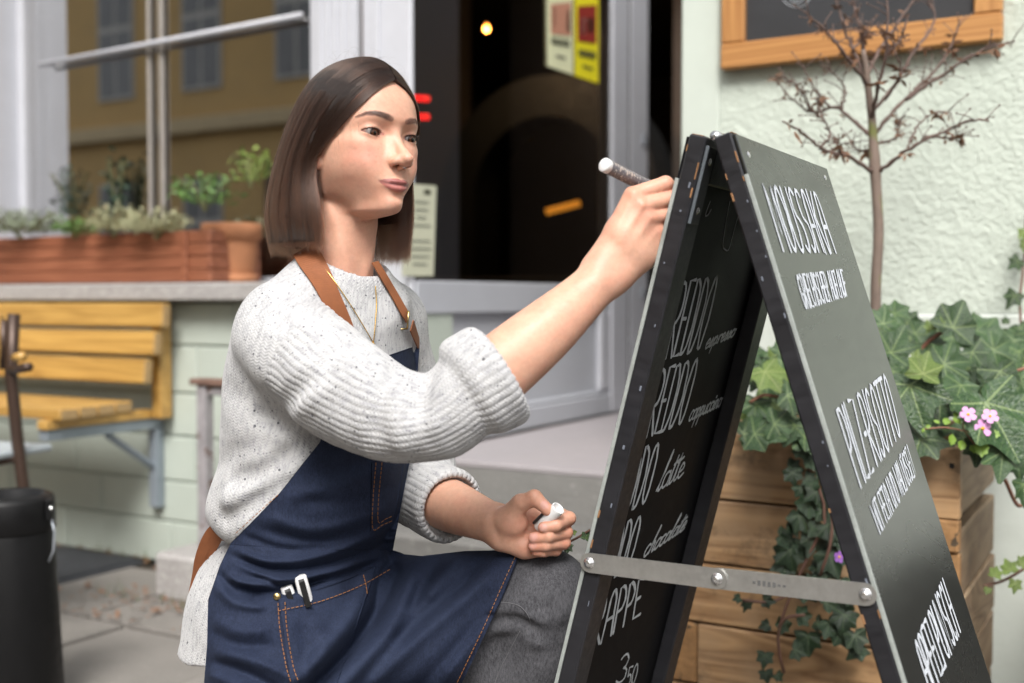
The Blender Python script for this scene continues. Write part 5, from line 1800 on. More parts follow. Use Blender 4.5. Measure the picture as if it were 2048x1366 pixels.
FACE = [   # height, then half sections (side, forward) from the midline to beside the ear; nose and lips come later
 (84,  [(0, 52), (16, 50), (30, 42), (40, 30), (45, 18), (46, 0)]),
 (66,  [(0, 77), (20, 73), (38, 60), (51, 41), (58, 20), (60, 0)]),
 (48,  [(0, 88), (20, 85.5), (38, 74), (53, 53), (63, 26), (66, 0)]),
 (30,  [(0, 92.5), (18, 90.5), (34, 82), (50, 63), (61, 36), (67, 8)]),
 (16,  [(0, 93), (15, 92), (30, 87.5), (45, 75), (56, 54), (62, 30), (67, 6)]),
 (3,   [(0, 86.5), (12, 81.5), (26, 80), (40, 74.5), (52, 60), (60, 38), (67, 8)]),
 (-14, [(0, 87), (14, 84.5), (28, 83.3), (42.5, 78), (55, 63), (62.5, 40.5), (67, 8)]),
 (-28, [(0, 90), (14, 88), (28, 85), (43, 77.5), (55, 61), (62, 40), (66, 8)]),
 (-44, [(0, 92), (14, 90.5), (27.5, 86.5), (42.5, 79), (53.5, 61), (60, 39), (63, 8)]),
 (-58, [(0, 96), (12, 93.5), (25, 87.5), (39.5, 77.5), (50, 58), (56, 36), (59, 6)]),
 (-71, [(0, 96.5), (11, 94), (22.5, 87), (34.5, 74), (43.5, 54), (49.5, 33), (54, 4)]),
 (-84, [(0, 93), (10, 91), (19, 84), (29, 69), (37, 49), (42, 29), (46, 2)]),
 (-95, [(0, 94.5), (8.5, 92.5), (16, 85), (24, 67), (30.5, 47), (33, 26), (30, 4)]),
 (-104, [(0, 92.0), (8.5, 90), (15.5, 82.5), (22, 66), (26.5, 48), (26, 28), (22, 10)]),
 (-110, [(0, 86.5), (7, 85), (13, 78), (19.5, 64), (24, 48), (23, 32), (18, 16)]),
 (-114, [(0, 70), (4, 69), (7, 64), (9, 56), (10, 48), (9, 38), (6, 28)]),
 (-117, [(0, 40), (1, 40), (2, 38), (3, 36), (3, 33), (2, 30), (1, 28)]),
]
def face_table():
    ang = np.linspace(0, math.radians(118), 60)
    tab = []
    for z, pts in FACE:
        P = np.array(pts, float)
        Pf = catmull(P, 80)
        a = np.arctan2(Pf[:, 0], Pf[:, 1] - 25.0); r = np.hypot(Pf[:, 0], Pf[:, 1] - 25.0)
        o = np.argsort(a)
        tab.append(np.interp(ang, a[o], r[o]))
    tab = np.array(tab)[::-1]; zz = np.array([q[0] for q in FACE], float)[::-1]
    zf = np.linspace(zz[0], zz[-1], 260)
    # smooth in height
    out = np.empty((len(zf), len(ang)))
    for j in range(len(ang)):
        c = catmull(np.c_[zz, tab[:, j]], 600)
        out[:, j] = np.interp(zf, c[:, 0], c[:, 1])
    k = np.exp(-np.linspace(-2, 2, 15) ** 2); k /= k.sum()
    for j in range(out.shape[1]):
        e = np.pad(out[:, j], 7, mode='edge'); out[:, j] = np.convolve(e, k, 'valid')
    k2 = np.exp(-np.linspace(-2, 2, 7) ** 2); k2 /= k2.sum()
    for i in range(out.shape[0]):
        e = np.pad(out[i], (3, 3), mode='reflect'); out[i] = np.convolve(e, k2, 'valid')
    return ang, zf, out
def sculpt_head():
    H = Field((-88, -104, -258), (88, 132, 124), 1.45, 60.0)
    H.ell((0, -3, 27), (71, 93, 79))
    ang, zf, tab = face_table()
    sl_ = H.sl((-80, -30, -118), (80, 125, 84))
    x, f, z = H.xyz(sl_)
    a = np.arctan2(np.abs(x), f - 25.0) + 0 * z
    rho = np.sqrt(x * x + (f - 25.0) ** 2) + 0 * z
    ai = np.clip(a / (ang[1] - ang[0]), 0, len(ang) - 1.001); zi = np.clip((z - zf[0]) / (zf[1] - zf[0]), 0, len(zf) - 1.001) + 0 * a
    a0 = ai.astype(int); z0 = zi.astype(int); fa = ai - a0; fz = zi - z0
    rr = (tab[z0, a0] * (1 - fa) + tab[z0, a0 + 1] * fa) * (1 - fz) + (tab[z0 + 1, a0] * (1 - fa) + tab[z0 + 1, a0 + 1] * fa) * fz
    d = (rho - rr) * .85
    d = np.maximum(d, np.maximum(z - 84, -117 - z))
    d = np.maximum(d, (a - math.radians(116)) * 30)
    H.merge(sl_, d.astype(np.float32), 7)
    # neck
    H.chain([(0, -23, -50), (0, -25, -110), (0, -38, -262)], [43, 43, 51], 10, 12)
    H.cone((12, 4, -106), (17, -18, -262), 14, 19, 14); H.cone((-12, 4, -106), (-17, -18, -262), 14, 19, 14)
    H.crease([(-52, -10, -66), (-34, 14, -140), (-12, 22, -205)], 9, 2.4)
    H.crease([(52, -10, -66), (34, 14, -140), (12, 22, -205)], 9, 2.4)
    # brows and sockets
    for s in (-1, 1):
        H.puff((s * 27, 90, 19), (20, 14, 7), .5)
        H.puff((s * 33, 92, 3), (16, 16, 12), -2.0)
        H.puff((s * 17, 92, 3), (7, 12, 8), -2.2)
        H.puff((s * 33, 90, 13), (14, 12, 5), -1.6)
    # nose
    H.chain([(0, 83.5, 5), (0, 91.5, -12), (0, 104, -28), (0, 110.5, -35.5)], [6.4, 5.0, 5.8, 7.4], 5, 8)
    H.ell((0, 111.6, -36.8), (7.8, 8.0, 7.0), 4)
    for s in (-1, 1):
        H.cone((s * 5, 83, -12), (s * 8.5, 90, -35), 6, 6.2, 8)
        H.ell((s * 11.6, 98.6, -41.6), (5.2, 8.4, 6.2), 4.0)
        H.ell((s * 4.8, 107.4, -41.5), (4.6, 5.4, 4.8), 3)
        H.ell((s * 8.0, 102.5, -37.5), (5.6, 6.5, 6), 5)
        H.crease([(s * 13.6, 101, -34), (s * 16.0, 95, -37), (s * 15.8, 92.5, -44)], 2.8, -1.0)
    H.cone((0, 109.5, -44.5), (0, 97.5, -48), 3.2, 4.0, 3)
    for s in (-1, 1):
        H.cone((s * 5.2, 107, -48), (s * 7.4, 99.5, -46), 2.2, 2.8, 1.2, True)
    # lips
    for s in (-1, 1):
        H.chain([(s * 21.0, 84.5, -68.8), (s * 16, 91.0, -69.4), (s * 9, 96.6, -68.6), (s * 4, 98.2, -68.2), (0, 97.8, -68.8)], [.8, 1.7, 3.3, 4.0, 3.8], 2, 4)
        H.chain([(s * 20.0, 84.0, -71.4), (s * 14, 91.0, -73.8), (s * 7, 95.2, -76.4), (0, 96.2, -76.8)], [1.0, 2.4, 3.9, 4.5], 2, 4)
        H.crease([(s * 15, 99, -47), (s * 23, 94, -58), (s * 29, 86, -70)], 6, -0.7)
    H.crease([(-24.5, 87.5, -68.0), (-15, 95.5, -70.6), (-8, 100, -72.2), (-3.5, 102, -72.8), (0, 102, -72.5), (3.5, 102, -72.8), (8, 100, -72.2), (15, 95.5, -70.6), (24.5, 87.5, -68.0)], 1.9, [-.3, -1.6, -2.5, -2.7, -2.6, -2.7, -2.5, -1.6, -.3])
    H.puff((0, 101, -57.5), (2.8, 6, 7), -1.3)
    H.puff((4.4, 101, -58), (2.2, 6, 7), 0.5); H.puff((-4.4, 101, -58), (2.2, 6, 7), 0.5)
    H.puff((0, 98, -87.5), (15, 8, 5), -2.8)
    H.puff((0, 95, -100), (14, 10, 9), 1.2)
    # lids: a shell over each eyeball, then the opening
    for s in (-1, 1):
        H.ell((s * EYE_X, EYE_F + .2, 0), (13.6, 13.6, 13.6), 3.5)
        H.crease([(s * (EYE_X - 12), 83, 4.0), (s * (EYE_X - 6), 86, 7.8), (s * (EYE_X + 3), 86, 9.0), (s * (EYE_X + 10), 82, 7.0), (s * (EYE_X + 16), 75, 2.6)], 1.9, -2.4)
        H.crease([(s * (EYE_X - 12), 84, -6), (s * (EYE_X - 3), 86, -10.5), (s * (EYE_X + 8), 83, -9.5)], 3.0, -0.7)
        sl_ = H.sl((s * EYE_X - 22, 66, -12), (s * EYE_X + 22, 110, 14))
        x, f, z = H.xyz(sl_)
        t = (x * s - EYE_X)                                     # + towards the temple
        e = t / 13.6
        tilt = 0.07 * t
        zu = 3.9 * np.clip(1 - np.abs(e) ** 2.2, -1, 1) + tilt - .3
        zl = -4.9 * np.clip(1 - np.abs(e) ** 2.0, -1, 1) + tilt * .8 - .3
        hole = np.maximum(z - zu, zl - z) * 0.85
        hole = np.maximum(hole, 76 - np.abs(t) * .35 - f)
        hole = np.broadcast_to(hole, H.d[sl_].shape)
        H.merge(sl_, hole.astype(np.float32), 0.8, True)
        # tear duct
        H.ell((s * (EYE_X - 12.9), EYE_F + 8.6, -.9), (2.6, 3.0, 1.8), 1.0)
    # ears
    for s in (-1, 1):
        M = np.array(Matrix.Rotation(s * R(-16), 3, 'Z') @ Matrix.Rotation(R(-8), 3, 'X'))
        H.ell((s * 69.5, -4, -10), (4.5, 17, 29), 4, M)
        H.ell((s * 74, -2, -12), (4.0, 10, 18), 2, M, True)
        H.ell((s * 67.5, 7, -41), (4.6, 8.6, 12.0), 7)
    return H

HEAD = sculpt_head()
HV, HFc = HEAD.mesh()
HV = relax(HV, HFc, 1, .35)
_soft = relax(HV, HFc, 6, .5)
_eye = np.exp(-(((np.abs(HV[:, 0]) - EYE_X) / 17) ** 4 + (HV[:, 2] / 11) ** 4)) * (HV[:, 1] > 55)
HV = HV * _eye[:, None] + _soft * (1 - _eye[:, None])

def seg_dist(P, pts):
    best = np.full(len(P), 1e9); tt = np.zeros(len(P)); n = len(pts) - 1
    for i in range(n):
        a, b = np.asarray(pts[i], float), np.asarray(pts[i + 1], float)
        ab = b - a
        t = np.clip(((P - a) @ ab) / (ab @ ab + 1e-12), 0, 1)
        d = np.linalg.norm(P - a - t[:, None] * ab, axis=1)
        m = d < best
        best[m] = d[m]; tt[m] = (i + t[m]) / n
    return best, tt
def sstep(a, b, x):
    t = np.clip((x - a) / (b - a), 0, 1)
    return t * t * (3 - 2 * t)
SKIN = np.array((0.64, 0.365, 0.258))
def tint_head(V):
    x, f, z = V[:, 0], V[:, 1], V[:, 2]
    ax = np.abs(x)
    C = np.tile(SKIN, (len(V), 1))
    def blend(w, c):
        nonlocal C
        C = C * (1 - w[:, None]) + np.asarray(c) * w[:, None]
    g = lambda cx, cf, cz, rx, rf, rz: np.exp(-(((ax - cx) / rx) ** 2 + ((f - cf) / rf) ** 2 + ((z - cz) / rz) ** 2))
    blend(.62 * g(38, 72, -34, 22, 30, 18), (0.62, 0.25, 0.19))        # cheeks
    blend(.40 * g(0, 112, -40, 16, 14, 10), (0.60, 0.28, 0.20))        # nose tip
    blend(.35 * g(12, 100, -46, 8, 10, 6), (0.52, 0.21, 0.14))
    blend(.25 * g(0, 92, -103, 22, 20, 14), (0.60, 0.29, 0.215))       # chin
    blend(.16 * g(0, 92, 45, 40, 30, 30), (0.62, 0.36, 0.27))
    blend(.40 * g(33, 84, -9, 16, 14, 6), (0.52, 0.29, 0.20))          # under the eyes
    blend(.35 * g(31, 88, 7.5, 14, 14, 4.5), (0.50, 0.26, 0.19))         # upper lids
    blend(.45 * g(72, 4, -36, 10, 14, 12), (0.62, 0.27, 0.19))         # ear lobe
    # lips
    up = 1 - ((ax / 23.5) ** 2)
    zu_ = -71.5 + 3.0 * (ax / 23.5) ** 2 + (8.2 * np.clip(up, 0, 1) ** .62) - 1.9 * np.exp(-(ax / 2.6) ** 2)
    zl_ = -72.0 + 3.0 * (ax / 23.5) ** 2 - (10.2 * np.clip(up, 0, 1) ** .75)
    inl = sstep(-.6, .9, zu_ - z) * sstep(-.6, .9, z - zl_) * (ax < 24) * (f > 84)
    lip_c = np.where((z > -72.3)[:, None], np.array((0.30, 0.098, 0.095)), np.array((0.45, 0.160, 0.150)))
    C = C * (1 - .92 * inl[:, None]) + lip_c * (.92 * inl[:, None])
    d, _ = seg_dist(np.c_[ax, f, z], [(24.5, 87, -68.0), (15, 94.5, -70.6), (8, 98.5, -72.2), (0, 100, -72.5)])
    blend(.85 * np.exp(-(d / 1.6) ** 2), (0.10, 0.026, 0.024))
    # brows
    bp = [(12.5, 92, 17.6), (22, 92, 20.4), (33, 88, 22.6), (42, 81, 21.6), (50, 70, 16.6)]
    P2 = np.c_[ax, f * .35, z]
    d, t = seg_dist(P2, [(a, b * .35, c) for a, b, c in bp])
    wid = np.interp(t, [0, .15, .6, 1], [3.6, 4.2, 3.4, 1.4])
    blend(.92 * sstep(1.30, .60, d / wid) * (f > 55) * np.interp(t, [0, .12, .8, 1], [.75, 1, 1, .6]), (0.075, 0.040, 0.031))
    # lash line
    e = (ax - EYE_X) / 13.6
    tl = .07 * (ax - EYE_X)
    zu = 3.9 * np.clip(1 - np.abs(e) ** 2.2, -1, 1) + tl - .3
    zl = -4.9 * np.clip(1 - np.abs(e) ** 2, -1, 1) + tl * .8 - .3
    near = (np.abs(e) < 1.08) & (f > 72)
    blend(.90 * np.exp(-((z - zu - .5) / 1.45) ** 2) * near, (0.050, 0.026, 0.020))
    blend(.50 * np.exp(-((z - zl) / 1.1) ** 2) * near, (0.20, 0.085, 0.065))
    blend(.8 * np.exp(-(((ax - EYE_X + 12.9) / 2.2) ** 2 + ((z + .9) / 1.8) ** 2)) * (f > 76), (0.50, 0.18, 0.15))
    # nostrils
    d, _ = seg_dist(np.c_[ax, f, z], [(5.4, 107, -49), (7.6, 99.5, -46)])
    blend(.85 * np.exp(-(d / 3.0) ** 2), (0.10, 0.03, 0.02))
    # a few freckles and a mole
    r2 = np.random.default_rng(3)
    for _ in range(46):
        cx, cz = r2.uniform(8, 52), r2.uniform(-48, -12)
        sg = r2.choice((-1, 1))
        blend(r2.uniform(.12, .30) * np.exp(-(((x - sg * cx) ** 2 + (z - cz) ** 2) / r2.uniform(.8, 1.6) ** 2)) * (f > 40), (0.30, 0.14, 0.08))
    blend(.8 * np.exp(-(((x + 47) ** 2 + (z + 98) ** 2) / 1.4 ** 2)) * (f > 0) * (x < 0), (0.16, 0.06, 0.04))
    return C

def skin_mat():
    m, nt, b = new_mat("skin")
    at_ = N_(nt, "ShaderNodeAttribute", attribute_name="tint")
    v, _ = coords(nt)
    n1 = noise(nt, v, 55, 5, .65)
    n2 = noise(nt, v, 420, 3, .6)
    hsv = N_(nt, "ShaderNodeHueSaturation")
    nt.links.new(at_.outputs["Color"], hsv.inputs["Color"])
    nt.links.new(ramp(nt, math_(nt, 'ADD', math_(nt, 'MULTIPLY', n1, .5), math_(nt, 'MULTIPLY', noise(nt, v, 190, 3, .7), .5)), [(.32, (.88,) * 3), (.68, (1.09,) * 3)]), hsv.inputs["Value"])
    blot = mixc(nt, ramp(nt, noise(nt, v, 24, 4, .6), [(.45, (0, 0, 0)), (.72, (.34, .34, .34))]), hsv.outputs[0], (0.58, 0.23, 0.16))
    nt.links.new(blot, b.inputs["Base Color"])
    b.inputs["Subsurface Weight"].default_value = 0.28
    b.inputs["Subsurface Radius"].default_value = (1.0, 0.36, 0.20)
    b.inputs["Subsurface Scale"].default_value = 0.0055
    nt.links.new(ramp(nt, n1, [(.3, (.40,) * 3), (.7, (.55,) * 3)]), b.inputs["Roughness"])
    b.inputs["Specular IOR Level"].default_value = 0.42
    nt.links.new(bump(nt, n2, .10, .0008), b.inputs["Normal"])
    return m
M_skin = skin_mat()

# eyeballs
def eye_mat():
    m, nt, b = new_mat("eyeball")
    tc = N_(nt, "ShaderNodeTexCoord")
    sep = N_(nt, "ShaderNodeSeparateXYZ")
    nt.links.new(tc.outputs["Object"], sep.inputs[0])
    r = math_(nt, 'SQRT', math_(nt, 'ADD', math_(nt, 'POWER', sep.outputs[0], 2.0), math_(nt, 'POWER', sep.outputs[2], 2.0)))
    rr = math_(nt, 'DIVIDE', r, 12.0)
    c1 = ramp(nt, rr, [(.0, (.004, .003, .003)), (.20, (.004, .003, .003)), (.23, (.075, .026, .009)), (.42, (.045, .015, .006)), (.53, (.010, .005, .004)), (.58, (.24, .21, .195)), (.8, (.27, .23, .215)), (1, (.42, .20, .16))])
    v, _ = coords(nt)
    c2 = mixc(nt, .25, c1, ramp(nt, noise(nt, v, .9, 3), [(.3, (.6, .6, .6)), (.7, (1, 1, 1))]), 'MULTIPLY')
    nt.links.new(c2, b.inputs["Base Color"])
    b.inputs["Roughness"].default_value = .12
    b.inputs["Coat Weight"].default_value = .3
    b.inputs["Coat Roughness"].default_value = .03
    b.inputs["Specular IOR Level"].default_value = .35
    return m
M_eye = eye_mat()
M_brow = plain("brow_hair", (.075, .042, .032), .6, .1, 50)
M_lash = plain("lash", (.012, .008, .007), .6, .1, 50)

# --- eyes are children of the head part, the head part of the body: built after the body exists
def build_eyes(parent):
    for s in (-1, 1):
        gl = gaze_local()
        Q = Vector((0, 1, 0)).rotation_difference(gl).to_matrix().to_4x4()
        vs, fs = [], []
        n, m_ = 28, 20
        for j in range(m_ + 1):
            ph = math.pi * j / m_
            for i in range(n):
                a = 2 * math.pi * i / n
                r = EYE_R
                q = Vector((math.sin(ph) * math.cos(a), math.cos(ph), math.sin(ph) * math.sin(a)))
                if q.y > .86: r += .55 * min(1, (q.y - .86) / .08)          # cornea
                vs.append(q * r)
        for j in range(m_):
            for i in range(n):
                fs.append((j * n + i, j * n + (i + 1) % n, (j + 1) * n + (i + 1) % n, (j + 1) * n + i))
        e = mesh_obj("eye", vs, fs, M_eye, parent, True, HMAT @ Matrix.Translation((s * EYE_X, EYE_F, 0)) @ Q)
        # lashes
        mb = MB()
        for k in range(30):
            t = -11.0 + 24.5 * (k + random.uniform(-.3, .3)) / 29
            ee = t / 13.6
            zu = 3.9 * max(0, 1 - abs(ee) ** 2.2) + .07 * t - .1
            fr = EYE_F + math.sqrt(max(4, 13.4 ** 2 - t * t - zu * zu))
            L = random.uniform(3.6, 6.0) * (1 - .45 * max(0, -ee))
            p0 = Vector((s * (EYE_X + t), fr, zu))
            d1 = Vector((s * (.25 + ee * .75), .85, .15)).normalized(); d2 = Vector((s * (.25 + ee * .9), .55, .85)).normalized()
            pts = [p0, p0 + d1 * L * .5, p0 + d1 * L * .5 + d2 * L * .5]
            mb.tube(pts, [.28, .20, .07], 4, False)
        for k in range(20):
            t = -9.0 + 22.0 * k / 19
            ee = t / 13.6
            zl = -4.9 * max(0, 1 - abs(ee) ** 2) + .056 * t - .3
            fr = EYE_F + math.sqrt(max(4, 13.3 ** 2 - t * t - zl * zl))
            L = random.uniform(2.2, 3.6)
            p0 = Vector((s * (EYE_X + t), fr, zl))
            d1 = Vector((s * (.1 + ee * .7), .7, -.55)).normalized()
            mb.tube([p0, p0 + d1 * L], [.2, .06], 3, False)
        mb.obj("eyelashes", M_lash, parent, True, HMAT)
    # brow hairs
    for s in (-1, 1):
        bp = catmull([(12.0, 17.6), (22, 20.6), (33, 22.8), (42, 21.8), (51, 16.2)], 60)
        mb = MB()
        rb = random.Random(5 + s)
        for k in range(150):
            i = rb.randrange(2, 58); t = i / 59
            x, z = bp[i]; w = float(np.interp(t, [0, .15, .6, 1], [3.2, 3.6, 2.7, .9]))
            z += rb.uniform(-w, w)
            # find the skin in front
            fs_ = np.arange(60, 112, .5)
            v = HEAD.sample(np.c_[np.full(len(fs_), s * x), fs_, np.full(len(fs_), z)])
            ix = np.where(v < 0)[0]
            if not len(ix): continue
            f = fs_[ix[-1]] + .1
            ang = float(np.interp(t, [0, .2, .6, 1], [1.15, .75, .25, -.35])) + rb.uniform(-.2, .2)
            L = rb.uniform(1.8, 3.2)
            d = Vector((s * math.cos(ang), -.10 - .5 * t, math.sin(ang))).normalized() * L
            p0 = Vector((s * x, f, z))
            mb.tube([p0, p0 + d * .5 + Vector((0, .55, 0)), p0 + d], [.11, .10, .03], 3, False)
        mb.obj("eyebrow", M_brow, parent, True, HMAT)
    # small ring in the nose
    pts = [Vector((2.6 + .0 * a, 107.5 + 3.4 * math.cos(a), -49.2 + 3.2 * math.sin(a))) for a in [R(x) for x in range(170, 371, 20)]]
    pts = [Vector((-2.4 + 5.0 * k / 10, 106.2 + 1.6 * math.sin(math.pi * k / 10), -46.5 - 3.2 * math.sin(math.pi * k / 10))) for k in range(11)]
    pts = [Vector(q) for q in warp([tuple(p_) for p_ in pts])]
    mb = MB(); mb.tube(pts, .5, 6)
    mb.obj("nose_ring", plain("silver", (.6, .6, .6), .25, metal=1.0), parent, True, HMAT)
# ------------------------------------------------------------------ hair: a straight bob parted in the middle
GUIDE = [   # from the edge at the face to the middle of the back; (side, forward, up) in head millimetres
 [(1, 83, 73), (15, 82, 62), (31, 77, 46), (46, 65, 26), (58, 49, 4), (67, 31, -17), (74, 10, -36), (77, 4, -76), (76, 6, -112), (74, 8, -150)],
 [(1, 78, 83), (20, 75, 75), (40, 65, 56), (57, 48, 28), (69, 28, 0), (77, 9, -28), (80, -3, -56), (81, -6, -92), (79, -5, -124), (77, -3, -153)],
 [(1, 64, 99), (28, 60, 93), (52, 46, 67), (69, 25, 32), (79, 6, -2), (84, -9, -34), (85, -16, -66), (85, -19, -98), (83, -18, -128), (80, -15, -155)],
 [(1, 42, 112), (30, 38, 106), (56, 25, 78), (73, 6, 40), (82, -14, 0), (87, -28, -38), (88, -35, -72), (88, -38, -102), (86, -37, -130), (83, -34, -156)],
 [(1, 16, 119), (31, 10, 112), (57, -4, 82), (73, -22, 42), (81, -38, 0), (85, -50, -40), (86, -57, -76), (86, -60, -106), (84, -59, -133), (81, -56, -157)],
 [(1, -10, 119), (28, -22, 111), (51, -38, 80), (63, -54, 40), (70, -68, 0), (73, -80, -42), (75, -87, -80), (75, -90, -110), (73, -89, -135), (70, -85, -158)],
 [(1, -30, 114), (20, -48, 104), (36, -66, 75), (45, -80, 38), (50, -92, -2), (53, -102, -46), (55, -108, -84), (55, -111, -112), (53, -110, -137), (51, -105, -159)],
 [(0, -42, 108), (9, -64, 96), (16, -84, 68), (20, -97, 34), (23, -106, -6), (25, -114, -50), (26, -120, -88), (26, -122, -116), (25, -120, -139), (23, -115, -160)],
 [(0, -48, 104), (1, -70, 90), (1, -90, 62), (1, -102, 30), (1, -111, -10), (1, -119, -54), (1, -124, -92), (1, -126, -118), (1, -124, -140), (1, -118, -161)],
]
GA = np.array(GUIDE, float)
GA[:, :, 2] = np.where(GA[:, :, 2] > 60, 60 + (GA[:, :, 2] - 60) * .86, GA[:, :, 2])
_lowb = np.clip((70 - GA[:, :, 2]) / 110, 0, 1)
GA[:, :, 1] -= 10 * _lowb * np.clip((np.arange(9) - 1.5) / 3.5, 0, 1)[:, None]      # fuller at the back
def skull_push(c, gap):
    """keep hair outside the head"""
    for _ in range(3):
        v = HEAD.sample(c)
        d = c - np.array([0, 0, 10.0])
        d[:, 2] = np.where(c[:, 2] < 0, 0, d[:, 2])
        d /= np.linalg.norm(d, axis=1)[:, None] + 1e-6
        on = c[:, 2] > -34
        c = c + d * (np.clip(gap - v, 0, 14) * on)[:, None]
    return c
def hair_at(t, n, side):
    """guide curve at t in 0..8 (fraction between guides), n samples"""
    i = min(int(t), len(GA) - 2); f = t - i
    p0, p1, p2, p3 = GA[max(i - 1, 0)], GA[i], GA[i + 1], GA[min(i + 2, len(GA) - 1)]
    c = .5 * (2 * p1 + (-p0 + p2) * f + (2 * p0 - 5 * p1 + 4 * p2 - p3) * f * f + (-p0 + 3 * p1 - 3 * p2 + p3) * f ** 3)
    c = catmull(c, n)
    c = c.copy()
    if side < 0:      # the near side comes forward below the ear lobe
        c[:, 1] += 27 * max(0, 1 - t / 3.2) * sstep(-44, -96, c[:, 2])
    if side > 0:      # the far side falls forward along the cheek
        c[:, 1] += 30 * max(0, 1 - t / 3.4) * sstep(20, -70, c[:, 2])
        c[:, 0] -= 3 * max(0, 1 - t / 3.0) * sstep(0, -70, c[:, 2])
    c[:, 0] *= side
    return c
def hair_mat():
    m = bpy.data.materials.new("hair")
    m.use_nodes = True
    nt = m.node_tree
    nt.nodes.clear()
    out = N_(nt, "ShaderNodeOutputMaterial")
    h = N_(nt, "ShaderNodeBsdfHairPrincipled")
    h.parametrization = 'COLOR'
    hi = N_(nt, "ShaderNodeHairInfo")
    c = ramp(nt, hi.outputs["Intercept"], [(0.0, (.019, .0092, .0060)), (.45, (.030, .0138, .0086)), (1.0, (.056, .0235, .0130))])
    tone = N_(nt, "ShaderNodeAttribute", attribute_name="tone").outputs["Fac"]
    k = math_(nt, 'MULTIPLY', math_(nt, 'ADD', math_(nt, 'MULTIPLY', hi.outputs["Random"], .9), .5), tone)
    hsv = N_(nt, "ShaderNodeHueSaturation")
    nt.links.new(k, hsv.inputs["Value"]); nt.links.new(c, hsv.inputs["Color"])
    nt.links.new(hsv.outputs[0], h.inputs["Color"])
    h.inputs["Roughness"].default_value = .26
    h.inputs["Radial Roughness"].default_value = .5
    h.inputs["Random Roughness"].default_value = .2
    nt.links.new(h.outputs[0], out.inputs[0])
    return m
M_hair = hair_mat()
M_hair_under = plain("hair_underlayer", (.016, .009, .007), .6, .3, 30, .6, 120, .003)

